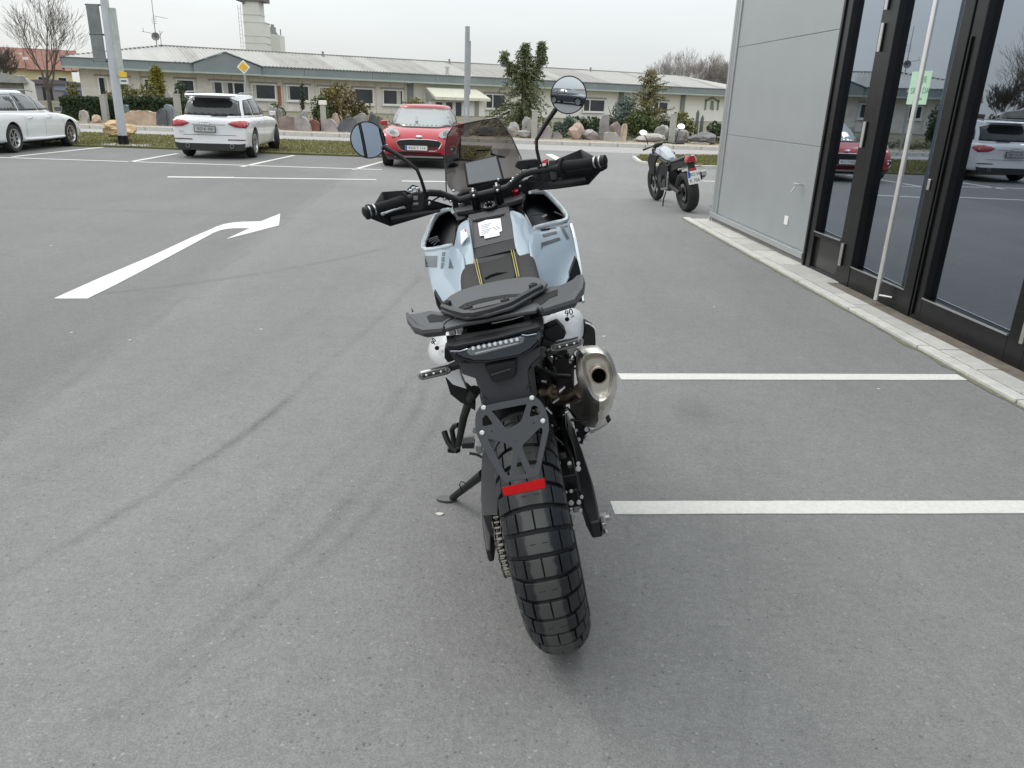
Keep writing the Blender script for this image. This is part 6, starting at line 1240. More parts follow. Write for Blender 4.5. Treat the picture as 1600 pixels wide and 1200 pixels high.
# graphics on the shrouds
BVS={}
bpy.context.view_layer.update(); _dg=bpy.context.evaluated_depsgraph_get()
for nm_,W_ in (('shroud_right',WR),('shroud_left',WL)):
    _m=bpy.data.objects[nm_].evaluated_get(_dg).to_mesh(); BVS[id(W_)]=BVHTree.FromPolygons([v.co.copy() for v in _m.vertices],[tuple(p.vertices) for p in _m.polygons])
def decal(n,pts,y,dx=0): 
    return MB().prism([q(n,X,Y,y-.0) for X,Y in pts],(0,.002,0))
def on(W_,X,Y,n=5,h=.0):
    """point of the shroud surface under a photo pixel: march to the nearest quad"""
    x,y=px(n,X,Y); best=None; o=BA.T@(CC-BT); d=BA.T@ray(x,y)
    hb=BVS[id(W_)].ray_cast(Vector(o),Vector(d/np.linalg.norm(d)))
    if hb[0] is not None: return np.array(hb[0])-d/np.linalg.norm(d)*.0022
    for i in range(len(W_)-1):
        for j in range(len(W_[0])-1):
            a,b,c,e=W_[i][j],W_[i][j+1],W_[i+1][j+1],W_[i+1][j]
            for tri in ((a,b,c),(a,c,e)):
                nrm=np.cross(tri[1]-tri[0],tri[2]-tri[0]); dn_=d@nrm
                if abs(dn_)<1e-9: continue
                t=((tri[0]-o)@nrm)/dn_; p=o+d*t; ins=True
                s0=None
                for k in range(3):
                    e1=tri[(k+1)%3]-tri[k]; cr=np.cross(e1,p-tri[k])@nrm
                    if cr<-1e-7: ins=False
                if ins: best=p
    if best is None: best=o+d*((.72-o[1])/d[1])
    return best-d/np.linalg.norm(d)*(.014+h)
def graphic(W_,polys,mt,nm='graphic',n=5):
    for pl in polys:
        bm=bmesh.new(); bm.faces.new([bm.verts.new((X,Y,0)) for X,Y in pl]); bmesh.ops.triangulate(bm,faces=bm.faces)
        for _ in range(4):
            ed=[e for e in bm.edges if e.calc_length()>14]
            if not ed: break
            bmesh.ops.subdivide_edges(bm,edges=ed,cuts=1); bmesh.ops.triangulate(bm,faces=bm.faces)
        for v in bm.verts: v.co=Vector(on(W_,v.co.x,v.co.y,n))
        bmesh.ops.recalc_face_normals(bm,faces=bm.faces); me=bpy.data.meshes.new(nm); bm.to_mesh(me); bm.free(); me.materials.append(mt); o=bpy.data.objects.new(nm,me); C.objects.link(o); o.parent=mo
graphic(WR,[[(1158,345),(1290,322),(1300,330),(1300,338),(1160,362)],[(1168,388),(1300,360),(1308,384),(1180,420)],[(1160,470),(1325,418),(1342,445),(1180,500),(1158,532)],[(1330,318),(1358,312),(1422,430),(1396,442)],[(1358,312),(1400,302),(1408,322),(1364,334)]],BLUD)
graphic(WL,[[(82,592),(198,590),(192,698),(84,694)],[(240,560),(275,552),(268,590),(240,596)],[(236,604),(268,600),(262,645),(234,648)],[(232,655),(262,653),(250,710),(228,708)],[(312,606),(348,706),(300,706)]],BLUD)
MB().prism(Q(5,[(1478,606),(1500,640),(1530,760),(1505,778),(1420,850),(1388,835),(1430,740)],.56),(0,.04,0)).build('knee_panel',BLP,mo,smooth=False,bevel=.003)
MB().tube(Q(5,[(1440,300,.88),(1466,400,.83),(1496,560,.74),(1520,700,.64),(1535,850,.55),(1545,1020,.46)]),.006,8).build('shroud_edge',SILV,mo)
MB().prism(Q(2,[(1235,215),(1280,210),(1290,320),(1240,330),(1225,290)],.35),(0,.1,0)).build('side_engine_cover',BLP,mo,bevel=.005); MB().prism(Q(2,[(1190,300),(1240,290),(1240,365),(1195,360)],.3),(0,.06,0)).build('side_frame_box',BLP,mo,bevel=.005)
MB().prism(Q(2,[(256,250),(318,350),(300,385),(275,340)],.38),(0,.05,0)).build('knee_panel',BLP,mo,smooth=False,bevel=.003)
# ---- centre cover with stickers
fl=q(5,482,212,.90); frt=q(5,860,130,.90); rr_=q(5,915,430,.70); rl=q(5,510,530,.70)
cn=np.cross(frt-fl,rl-fl); cn/=np.linalg.norm(cn); cn=cn if cn[2]>0 else -cn
MB().loft([[p-cn*.04 for p in (fl,frt,rr_,rl)],[fl,frt,rr_,rl]]).build('centre_cover',GRP2,mo,bevel=.006)
PC=lambda pts,h:[Bp(*px(5,X,Y),fl+cn*h,cn) for X,Y in pts]
def frame4(o_,i_,h,mat,nm):
    m_=MB(); 
    for k in range(4): m_.prism([o_[k],o_[(k+1)%4],i_[(k+1)%4],i_[k]],-cn*.003)
    return m_.build(nm,mat,mo,smooth=False,bevel=.001)
frame4(PC([(484,212),(858,132),(912,428),(512,526)],.003),PC([(522,262),(828,196),(868,412),(540,492)],.003),.003,GRP2,'cover_frame')
MB().prism(PC([(520,268),(560,250),(800,204),(820,208),(780,222),(560,268)],.0042),-cn*.002).build('cover_groove',WELL,mo,smooth=False)
STK=M('sticker_white',(.72,.73,.75),.5,var=.03,scale=30)
MB().prism(PC([(573,288),(650,258),(782,243),(797,360),(770,372),(776,402),(636,432),(630,402),(592,408)],.0052),-cn*.0006).build('info_sticker',STK,mo,smooth=False)
m_=MB()
for k in range(6):
    y0=300+k*16; m_.prism(PC([(600+k*2,y0+8),(700-(k%3)*14,y0-14),(701-(k%3)*14,y0-9),(600+k*2,y0+13)],.0058),-cn*.0003)
for k in range(7):
    for j in range(5):
        if (k*3+j*5)%4<2: X=712+k*9+j*1.5; Y=322+j*8-k*1.6; m_.prism(PC([(X,Y),(X+7,Y-1.4),(X+8,Y+5),(X+1,Y+6)],.0058),-cn*.0003)
m_.build('sticker_print',M('print_grey',(.30,.31,.33),.6),mo,smooth=False)
stk=[Q(5,[(418,392,.775),(470,358,.775),(488,440,.725),(424,515,.725)])][0]
MB().prism([p+np.array([0,-.012,.012]) for p in stk],(0,.002,0)).build('warning_sticker',STK,mo,smooth=False)
MB().prism([p+np.array([0,-.0145,.014]) for p in Q(5,[(455,376,.772),(468,366,.772),(474,392,.757),(462,402,.757)])],(0,.001,0)).build('warning_print',M('print_red',(.50,.10,.12),.6),mo,smooth=False)
c2=[q(5,512,528,.70),q(5,914,430,.70),q(5,945,520,.62),q(5,525,625,.62)]
MB().loft([[p-cn*.03 for p in c2],c2]).build('cover_step',BLP,mo,bevel=.003)
# ---- steering head, handlebar
tc_=[Bz(*px(1,X,Y),1.115) for X,Y in [(640,810),(655,785),(720,765),(930,735),(1000,708),(1062,705),(1070,735),(1050,760),(960,785),(880,800),(800,815),(660,840)]]
MB().prism(tc_,(0,0,-.018)).build('top_yoke',GRP2,mo,bevel=.005)
for (X,Y,mt) in ((690,800,BLP),(1010,745,BLP)):
    p=Bz(*px(1,X,Y),1.115); MB().lathe([(-.04,.030),(.004,.030),(.006,.024),(.006,.018)],p,(0,-.35,1),22).build('fork_cap',mt,mo,ang=40)
p=Bz(*px(1,1010,728),1.125); MB().lathe([(-.01,.014),(.010,.014),(.012,.008),(.012,.001)],p,(0,-.35,1),16).build('red_adjuster',M('anodised_red',(.42,.02,.04),.25,.7),mo); 
p=Bz(*px(1,690,795),1.125); MB().lathe([(-.01,.012),(.008,.012),(.010,.007),(.010,.001)],p,(0,-.35,1),16).build('fork_adjuster',ALU,mo)
p=Bz(*px(1,858,808),1.118); nut=MB(); nut.lathe([(-.02,.026),(.006,.026),(.008,.021),(.004,.019),(.004,.012)],p,(0,-.35,1),24); nut.build('steering_nut',BLM,mo,ang=30)
for k in range(8):
    a=k*math.pi/4; MB().sphere(p+np.array([math.cos(a)*.018,math.sin(a)*.015,.006+math.sin(a)*.006]),.003,8,6).build('nut_notch',ALU,mo)
for n,X,Y in ((1,645,718),(1,625,780),(1,588,768),(1,1025,625),(1,996,650),(1,1038,690),(1,910,650),('b',110,450),('b',80,495),('a',1190,145),('a',1078,245)):
    pb=q(n,X,Y,.93); MB().sphere(pb,.0052,10,8).build('screw_head',BOLT,mo)
fk=MB()
for s in (-.105,.105): fk.cyl((s,.98,1.10),(s,1.5,.33),.026,n=16)
fk.build('fork',BLM,mo)
bar=Q(1,[(165,830,.80),(260,800,.83),(355,772,.86),(440,742,.89),(500,728,.91),(560,732,.93),(620,755,.945),(680,772,.95),(765,748,.95),(905,715,.95),(965,695,.945),(1010,655,.935),(1060,618,.92),(1110,602,.90),(1180,592,.88),(1290,572,.85),(1390,560,.82),(1490,545,.79)])
MB().tube(bar,.0125,14).build('handlebar',M('bar_black',(.018,.019,.020),.4,.2,spec=.35),mo)
GRIP=M('grip_rubber',(.011,.011,.012),.7,spec=.25,bump=.4,bscale=500)
MB().tube([bar[0],bar[1],bar[2]],[.0175,.0175,.0185],18).lathe([(-.004,.019),(-.004,.026),(.004,.026),(.004,.019)],bar[2],bar[2]-bar[1],20).build('grip',GRIP,mo,ang=50)
MB().tube([bar[-1],bar[-2],bar[-3]],[.0175,.0175,.0185],18).lathe([(-.004,.019),(-.004,.027),(.005,.027),(.005,.019)],bar[-3],bar[-3]-bar[-2],20).build('grip',GRIP,mo,ang=50)
for e,i in ((bar[0],bar[1]),(bar[-1],bar[-2])):
    d=(e-i)/np.linalg.norm(e-i); MB().tube([e,e+d*.008,e+d*.012,e+d*.034,e+d*.038],[.012,.0175,.019,.019,.012],14).build('bar_end',BLP,mo,ang=40); MB().tube([e-d*.004,e+d*.001],[.0192,.0192],16).build('bar_end_ring',BOLT,mo); MB().tube([e+d*.015,e+d*.019],[.0197,.0197],16).build('bar_end_ring',BOLT,mo)
for X,Y in ((765,745),(905,713)):
    p=q(1,X,Y,.95); MB().lathe([(-.012,.013),(-.012,.0195),(.012,.0195),(.012,.013)],p,bar[9]-bar[8],20).build('bar_clamp',BLM,mo,ang=40)
    MB().tube([p,p+np.array([0,.01,-.05])],[.018,.015],12).build('bar_riser',BLM,mo)
    for dz in ((0,-.012,.016),(0,-.019,.001)): pb=p+np.array(dz)+np.array([0,-.002,0]); MB().sphere(pb,.0062,12,8).build('clamp_bolt',BOLT,mo)
    MB().sphere(p+np.array([0,.006,.021]),.006,12,8).build('clamp_bolt',ALU,mo)
# hand guards
def guard(nm,n,T_,Md,Bt): patch('hand_guard',[Q(n,T_),Q(n,Md),Q(n,Bt)],M('guard_black',(.006,.0065,.008),.42,var=.1,scale=15,spec=.3),th=.004,sub=0)
guard('l','a',[(130,400,.80),(195,312,.84),(290,158,.93),(580,138,.97),(850,240,1.0),(1180,338,1.0)],[(125,440,.80),(235,430,.86),(400,470,.96),(700,400,1.0),(950,380,1.01),(1170,352,1.0)],[(150,490,.80),(205,515,.84),(400,590,.93),(700,502,.96),(950,428,.98),(1150,372,.99)])
guard('r','b',[(1470,285,.78),(1290,138,.83),(1090,28,.93),(755,165,.97),(520,330,1.0),(330,440,1.0)],[(1465,305,.78),(1290,320,.85),(1150,420,.96),(750,470,1.0),(520,520,1.01),(345,560,1.0)],[(1400,345,.79),(1370,355,.82),(1200,540,.92),(750,602,.96),(520,622,.98),(372,622,.99)])
MB().tube([q('a',100,340,.79),q('a',130,330,.80),q('a',170,350,.81)],.006,8).build('guard_mount',GRP2,mo); MB().prism(Q('b',[(1345,150),(1455,180),(1475,270),(1465,300),(1400,330),(1330,295)],.785),(0,.02,0)).build('guard_cap',BLP,mo,smooth=False,bevel=.004); MB().prism(Q('a',[(75,380),(105,335),(150,330),(160,400),(180,470),(150,505),(95,508),(80,460)],.785),(0,.02,0)).build('guard_cap',BLP,mo,smooth=False,bevel=.004)
MB().tube(Q('a',[(78,425,.782),(110,435,.782)]),.0025,6).build('guard_bolt',BOLT,mo)
# switchgear
sg=MB(); sg.prism(Q('a',[(648,185),(700,165),(800,160),(835,215),(815,380),(700,398),(665,380),(650,280)],.865),(0,.04,0)); sg.build('left_switchgear',BLP,mo,bevel=.005)
for X,Y,w,h in ((715,238,28,26),(715,312,34,16)):
    MB().prism(Q('a',[(X-w,Y-h),(X+w,Y-h-5),(X+w,Y+h-5),(X-w,Y+h)],.86),(0,.01,0)).build('switch_button',M('button_grey',(.16,.17,.18),.3),mo,smooth=False,bevel=.0015)
jm=M('button_silver',(.48,.50,.51),.25,.4)
for X,Y in ((655,140),(690,112),(705,160),(740,118)): p=q('a',X,Y,.88); MB().sphere(p,.0068,12,8,sc=(1.3,.8,.8)).build('switch_pad',jm,mo)
MB().tube(Q('a',[(620,135,.885),(680,80,.9),(745,100,.9),(765,160,.89)]),.004,6).tube(Q('a',[(640,190,.885),(700,205,.885),(770,170,.885)]),.004,6).build('switch_pad_housing',BLP,mo)
MB().prism(Q('a',[(775,170),(835,165),(880,200),(870,250),(790,260)],.885),(0,.035,0)).build('left_lever_clamp',BLP,mo,bevel=.004); p=q('a',885,300,.885); MB().sphere(p,.0068,12,8).build('lever_bolt',BOLT,mo); MB().tube(Q('a',[(840,330,.90),(900,285,.9),(1020,215,.92)]),.0028,6).build('clutch_cable',BLM,mo); 
MB().tube(Q('a',[(275,442,.89),(330,420,.90),(430,385,.91),(520,358,.915),(590,345,.92)]),[.0065,.0055,.0052,.0055,.006],8).build('clutch_lever',M('lever_silver',(.62,.64,.65),.25,.8),mo); MB().sphere(q('a',290,436,.886),.008,12,8,sc=(1.5,1,1)).build('lever_ball',M('lever_silver',(.62,.64,.65),.25,.8),mo)
MB().prism(Q('b',[(518,215),(615,190),(625,360),(560,400),(515,370)],.87),(0,.03,0)).build('right_switchgear',BLP,mo,bevel=.004); MB().prism(Q('b',[(632,190),(735,185),(745,380),(740,470),(660,480),(632,360)],.86),(0,.035,0)).build('throttle_housing',GRP2,mo,bevel=.005)
MB().prism(Q('b',[(535,190),(600,165),(622,175),(600,240),(540,250)],.864),(0,.01,0)).build('kill_switch',M('switch_red',(.55,.05,.07),.3),mo,smooth=False,bevel=.002); MB().prism(Q('b',[(528,240),(580,232),(585,262),(535,280)],.861),(0,.01,0)).build('switch_mark',PLT,mo,smooth=False,bevel=.001)
MB().tube(Q('b',[(800,345,.89),(950,330,.885),(1100,305,.87),(1250,285,.85)]),.004,8).build('brake_lever',GRP2,mo); MB().tube(Q('b',[(300,490,.93),(350,435,.92),(430,440,.92)]),.003,6).tube(Q('b',[(280,480,.93),(400,480,.92),(520,450,.91)]),.004,6).tube(Q('b',[(680,510,.88),(800,450,.88),(820,400,.88)]),.004,6).build('brake_line',BLM,mo)
MB().prism(Q('b',[(175,195),(430,172),(500,190),(500,290),(380,310),(215,330),(130,280)],.93),(0,.035,0)).build('brake_reservoir',BLP,mo,bevel=.004); MB().sphere(q('b',325,272,.928),.004,8,6).build('reservoir_screw',BLM,mo)
# mirrors
def mirror(cx_,cy2,rp_,target,stem,y=.90,rc_m=.62):
    c=B(cx_,cy2,y); cw=BA@c+BT; v=(CC-cw)/np.linalg.norm(CC-cw); g=np.array(target,float)-cw; g/=np.linalg.norm(g); n=v+g; n/=np.linalg.norm(n); nl=BA.T@n
    R=rp_/FPX*np.linalg.norm(CC-cw)*1.0
    mir=bpy.data.objects.new('mirror',None); C.objects.link(mir); mir.parent=mo; mir.location=c
    MB().lathe([(-.022,.002),(-.020,R*.5),(-.012,R*.85),(-.002,R*1.0),(.003,R*1.0),(.003,R*.94)],(0,0,0),nl,44).build('mirror_shell',M('mirror_black',(.010,.010,.011),.3),mir,ang=50)
    Rc=rc_m; pr=[(.0,0.0005)]+[( -R*R*(k/10)**2/(2*Rc)*.9,R*.95*k/10) for k in range(1,11)]
    gl=MB().lathe([(a+.004,r) for a,r in pr],(0,0,0),nl,44).build('mirror_glass',M('mirror_silver',(.72,.77,.83),.0,1),mir,ang=80)
    MB().tube(stem,[.009,.008,.0062,.0058,.0065][:len(stem)],10).build('mirror_stem',BLM,mo)
mirror(540+133/3.81,110+415/3.81,26.5,(3.35,-1.3,3.9),Q(1,[(225,455,.91),(330,515,.90),(425,590,.885),(450,650,.88),(472,722,.885)]),rc_m=1.3)
mirror(540+1327/3.81,110+147/3.81,26.5,(.45,-9.2,.80),Q(1,[(1250,232,.91),(1190,320,.90),(1136,415,.89),(1138,470,.885),(1158,560,.88)]),rc_m=1.0)
for X,Y in ((472,722),(1158,570)): MB().cyl(q(1,X,Y,.885),q(1,X+3,Y+30,.885),.011,n=12).build('mirror_base',BLM,mo)
# display
dq=Q(1,[(700,548,1.10),(905,500,1.10),(945,650,1.06),(722,690,1.06)]); dn2=np.cross(dq[1]-dq[0],dq[3]-dq[0]); dn2/=np.linalg.norm(dn2); dn2=dn2 if dn2[1]<0 else -dn2
MB().loft([[p-dn2*.018 for p in dq],dq]).build('display',BLP,mo,bevel=.004)
dc=sum(dq)/4; MB().prism([dc+(p-dc)*np.array([.88,.88,.88])+dn2*.0008 for p in dq],-dn2*.0006).build('display_screen',M('screen_glass',(.045,.055,.07),.1,coat=1,spec=.8),mo,smooth=False)
MB().prism(Q(1,[(745,695),(930,650),(985,640),(1000,660),(900,700),(760,720)],1.05),(0,.05,0)).build('display_mount',BLM,mo,smooth=False)
# windscreen
SCR=glassy('smoked_screen',(.35,.32,.305),(.5,.5,.5),base=.012,amt=.35)
ws_=[Q(1,[(600,725,1.08),(690,722,1.16),(820,705,1.20),(940,685,1.15),(1048,640,1.06)]),Q(1,[(594,570,1.12),(690,560,1.20),(820,545,1.24),(940,530,1.19),(1044,520,1.10)]),Q(1,[(592,455,1.15),(680,440,1.22),(800,425,1.25),(900,410,1.21),(992,405,1.13)]),Q(1,[(608,380,1.155),(690,362,1.21),(795,345,1.235),(880,335,1.205),(955,345,1.15)]),Q(1,[(642,333,1.15),(715,316,1.19),(795,300,1.205),(860,287,1.19),(905,281,1.16)])]
MB().grid(ws_).build('windscreen',SCR,mo,sub=2,ang=80)
MB().tube([*[r[0] for r in ws_],ws_[4][1],ws_[4][2],ws_[4][3],*[r[4] for r in ws_[::-1]]],.0028,6).build('windscreen_edge',M('edge_black',(.02,.02,.02),.25),mo)
MB().tube(Q(1,[(770,500,1.18),(775,475,1.2),(860,470,1.2),(870,500,1.18)]),.005,6).tube(Q(1,[(870,500,1.2),(950,520,1.18)]),.004,6).build('screen_bracket',BLM,mo)
MB().prism(Q(1,[(630,760),(700,715),(1000,655),(1100,650),(1120,740),(1075,850),(1000,900),(700,880),(640,840)],1.10),(0,.16,0)).build('front_fairing',BLM,mo,bevel=.01)
# ---- engine mass, shock, cables behind the rear wheel
MB().loft([[(x,y,z) for x,z in ((-w,z0),(w,z0),(w,z1),(-w,z1))] for y,w,z0,z1 in ((.36,.09,.38,.62),(.45,.13,.26,.72),(.75,.14,.24,.78),(.98,.13,.26,.74),(1.05,.09,.3,.66))]).build('engine',M('engine_black',(.018,.018,.019),.45,.4,var=.2,scale=10),mo,bevel=.02)
MB().loft([[(x,y,z) for x,z in ((-w,z0),(w,z0),(w*1.05,z1),(-w*1.05,z1))] for y,w,z0,z1 in ((.55,.09,.78,.98),(.75,.10,.78,1.03),(.92,.09,.80,1.06))]).build('tank_body',BLM,mo,bevel=.02)
sh_=MB(); 
zz_=np.linspace(.46,.72,9)
pts_=[(.045+.022*math.cos(t_),.27+.022*math.sin(t_),.45+.28*t_/(2*math.pi*7)) for t_ in np.linspace(0,2*math.pi*7,110)]
sh_.tube(pts_,.0055,6).build('shock_spring',BLM,mo); MB().cyl((.045,.27,.42),(.045,.27,.76),.014,n=14).build('shock_absorber',ALU,mo)
MB().prism(Q(3,[(540,185),(600,175),(645,200),(660,330),(560,335),(545,280)],.12),(0,.02,0)).build('inner_mudguard',BLP,mo,smooth=False)
mg=MB(); mg.grid([[(x,-.36*math.cos(a)*1.0,.335+.375*math.sin(a)) for x in (-.075,-.04,0,.04,.075)] for a in np.linspace(math.radians(112),math.radians(150),8)]); mg.build('inner_mudguard',BLP,mo,solid=.003)
# frame tubes and small hardware seen right of the bracket
fr2=MB(); fr2.tube([q(7,60,420,.05),q(7,150,560,.2),q(7,230,800,.35),q(7,250,1000,.45)],.012,10).tube([q(7,110,520,.1),q(7,280,420,.2)],.011,10).tube([q(7,60,620,.12),q(7,200,690,.15),q(7,330,700,.18)],.006,8).tube([q(7,240,960,.38),q(7,290,1180,.42)],.016,10); fr2.build('frame_tubes',BLM,mo)
MB().prism(Q(7,[(40,420),(300,400),(370,470),(370,850),(300,960),(140,960),(60,800),(30,600)],.30),(0,.12,0)).build('side_engine_block',M('engine_black',(.018,.018,.019),.45),mo,bevel=.01)
MB().lathe([(0,.02),(.03,.022),(.05,.018),(.055,.010)],q(7,120,830,.12),(.5,-1,.3),16).build('canister',M('bronze_cap',(.14,.11,.07),.35,.9),mo,ang=30)
rd=random.Random(5)
for k in range(26):
    X=rd.uniform(40,340); Y=rd.uniform(520,1150); y_=rd.uniform(.14,.26); p=q(7,X,Y,y_)
    if Y>860 and X<110: continue
    d=np.array([rd.gauss(0,1),rd.gauss(0,.4),rd.gauss(0,1)]); d/=np.linalg.norm(d)
    if k%3: MB().cyl(p,p+d*rd.uniform(.008,.03),rd.uniform(.0025,.006),n=8).build('fastener',rd.choice([ALU,BLM,BOLT,BLM]),mo,bevel=.0006)
    else: MB().tube([p,p+d*.03,p+d*.05+np.array([0,0,-.04])],.0035,6).build('hose',BLM,mo)
# ---- exhaust silencer
def resamp(poly,c,n=40):
    P=np.array(poly,float)-c; out=[]
    for k in range(n):
        a=2*math.pi*k/n; d=np.array([math.cos(a),math.sin(a)]); best=0
        for i in range(len(P)):
            p1,p2=P[i],P[(i+1)%len(P)]; e=p2-p1; den=d[0]*e[1]-d[1]*e[0]
            if abs(den)<1e-9: continue
            t=(p1[0]*e[1]-p1[1]*e[0])/den; u_=(p1[0]*d[1]-p1[1]*d[0])/den
            if t>0 and -1e-6<=u_<=1+1e-6: best=max(best,t)
        out.append(np.array(c)+d*best)
    return np.array(out)
ce=np.array([580.,700.])
ou=resamp([(388,505),(400,470),(430,447),(520,438),(590,445),(650,478),(692,545),(720,620),(738,690),(733,800),(705,890),(640,990),(570,1005),(500,940),(430,835),(385,690)],ce); inn_=resamp([(437,548),(470,522),(580,515),(640,545),(665,610),(690,700),(665,840),(625,885),(560,885),(515,830),(465,670)],ce)
def sm(a,k=2):
    for _ in range(k): a=(a+np.roll(a,1,0)+np.roll(a,-1,0))/3
    return a
inn_=sm(inn_,1)
L2=lambda a,y:[q(7,X,Y,y) for X,Y in a]
r0_=L2(ou,.01); c0=sum(r0_)/len(r0_)
def shift(r,dy,dz,s,dx=0): return [c0+(p-c0)*s+np.array([dx,dy,dz]) for p in r]
rings=[shift(r0_,.42,-.26,.35,-.06),shift(r0_,.36,-.235,.60,-.035),shift(r0_,.24,-.175,.78,-.01),shift(r0_,.12,-.085,.92,-.0),shift(r0_,.04,-.01,.99),r0_,L2(ce+(ou-ce)*.975,-.025),L2(ou*.78+inn_*.22,-.040),L2(ou*.42+inn_*.58,-.054),L2(ou*.25+inn_*.75,-.058),L2(ou*.08+inn_*.92,-.055),L2(ce+(inn_-ce)*.93,-.040),L2(ce+(inn_-ce)*.84,-.036)]
hc=np.array([577.,693.]); circ=lambda r:np.array([hc+r*np.array([math.cos(2*math.pi*k/40),math.sin(2*math.pi*k/40)]) for k in range(40)])
rings.append(L2(circ(74),-.036)); rings.append(L2(circ(70),-.044))
ex=bpy.data.objects.new('exhaust',None); C.objects.link(ex); ex.parent=mo
MB().loft(rings,cap=False).build('silencer_body',SST,ex,ang=17)
MB().loft([L2(circ(72),-.038),L2(circ(72),-.050),L2(circ(62),-.050),L2(circ(60),.01),L2(circ(58),.10)],cap=False).build('outlet_pipe',SSTD,ex,ang=50)
MB().prism(L2(circ(60),.06),(0,.003,0)).build('outlet_dark',WELL,ex)
MB().tube([q(7,205,885,.30),q(7,290,880,.24),q(7,360,868,.20),q(7,430,820,.16)],[.018,.020,.022,.024],14).build('link_pipe',SSTD,ex)
MB().tube([q(7,320,520,.08),q(7,345,540,.06),q(7,350,600,.06)],.012,10).build('hanger_rubber',BLP,ex); MB().prism(Q(7,[(300,470),(390,450),(400,470),(360,500),(345,590),(320,590),(325,510)],.04),(0,.006,0)).build('silencer_bracket',ALU,ex,smooth=False,bevel=.001); MB().sphere(q(7,345,545,.03),.008,12,8).build('bracket_bolt',BOLT,ex)
# ---- turn signals
SGL=M('signal_lens',(.20,.20,.19),.1,.3,coat=1)
def signal(a,b,stalk):
    a,b=np.array(a),np.array(b); d=(b-a)/np.linalg.norm(b-a); t=bpy.data.objects.new('turn_signal',None); C.objects.link(t); t.parent=mo; r=.0125
    MB().tube([a-d*r,a-d*r*.7,a,b,b+d*r*.7,b+d*r],[.002,r*.75,r,r,r*.75,.002],16).build('signal_housing',M('signal_grey',(.14,.14,.14),.18,.4,coat=1),t,ang=60)
    o_=np.array([0,-.0105,.002]); mid=(a+b)/2
    MB().tube([a+o_+d*.002,b+o_-d*.002],.0045,10).build('signal_reflector',M('signal_dark',(.04,.04,.04),.15,.5),t)
    up_=np.cross(d,np.array([0,-1,0])); up_/=np.linalg.norm(up_)
    MB().tube([p+o_*.98 for p in (a+up_*.007,b+up_*.007)],.0012,6).tube([p+o_*.98 for p in (a-up_*.007,b-up_*.007)],.0012,6).tube([a+o_-d*.004+up_*.007,a+o_-d*.009,a+o_-d*.004-up_*.007],.0012,6).tube([b+o_+d*.004+up_*.007,b+o_+d*.009,b+o_+d*.004-up_*.007],.0012,6).build('signal_edge',M('signal_pale',(.5,.5,.48),.15,.6),t)
    for k in (.2,.5,.8): MB().sphere(a+(b-a)*k+o_*1.35,.0030,10,8).build('signal_led',LEDM,t)
    MB().tube(stalk,[.009,.010,.012],10).build('signal_stalk',BLP,t)
signal(q(2,178,828,-.10),q(2,345,788,-.10),[q(2,345,785,-.09),q(2,380,772,-.09),q(2,450,745,-.10)])
signal(q(2,1095,634,-.10),q(2,1262,592,-.10),[q(2,1110,622,-.09),q(2,1060,610,-.09),q(2,1000,590,-.10)])
# ================================================================ NAKED MOTORCYCLE by the showroom corner
rc=G(1081,334); fc=G(1040,319)
nb=thing('naked_motorcycle','silver and black naked motorcycle with a red tail light parked beyond the showroom corner','motorcycle')
yw=math.radians(11); ln=math.radians(-10); c1_,s1_=math.cos(ln),math.sin(ln); c3,s3=math.cos(yw),math.sin(yw)
NA=np.array([[c3,-s3,0],[s3,c3,0],[0,0,1]])@np.array([[c1_,0,s1_],[0,1,0],[-s1_,0,c1_]])*.92; NT=np.array([rc[0]+.0,rc[1]+.26,.0])
mm=Matrix.Identity(4)
for i in range(3):
    for j in range(3): mm[i][j]=NA[i][j]
    mm[i][3]=NT[i]
nb.matrix_world=mm
NS=M('naked_silver',(.34,.37,.39),.22,.3,coat=1); NB=M('naked_black',(.014,.014,.015),.35,var=.1)
def rwheel(y,w,r):
    o=bpy.data.objects.new('wheel',None); C.objects.link(o); o.parent=nb; o.location=(0,y,r); h=w/2
    MB().lathe([(-h*.75,r*.66),(-h,r*.80),(-h*.92,r*.90),(-h*.5,r*.975),(0,r),(h*.5,r*.975),(h*.92,r*.90),(h,r*.80),(h*.75,r*.66)],(0,0,0),(1,0,0),40).build('tyre',TYRE,o,ang=60)
    m=MB(); m.lathe([(-h*.6,r*.6),(-h*.75,r*.68),(h*.75,r*.68),(h*.6,r*.6),(-h*.6,r*.6)],(0,0,0),(1,0,0),36).cyl((-h*.9,0,0),(h*.9,0,0),.035,n=16)
    for k in range(5):
        a=2*math.pi*k/5; m.tube([(0,0,0),(0,math.cos(a)*r*.62,math.sin(a)*r*.62)],[.022,.014],8)
    m.build('rim',NB,o); MB().lathe([(-.012-h*.6,.07),(-.012-h*.6,.13),(-.008-h*.6,.13),(-.008-h*.6,.07)],(0,0,0),(1,0,0),28).build('brake_disc',ALU,o); return o
rwheel(0,.185,.315); rwheel(1.42,.12,.30)
MB().loft([[(x,y,z) for x,z in ((-w,z0),(-w*.6,z1),(w*.6,z1),(w,z0))] for y,w,z0,z1 in ((.55,.10,.70,.80),(.70,.15,.72,.90),(.90,.185,.74,.98),(1.05,.17,.78,.98),(1.15,.11,.82,.93))]).build('tank',NS,nb,sub=1,bevel=.02)
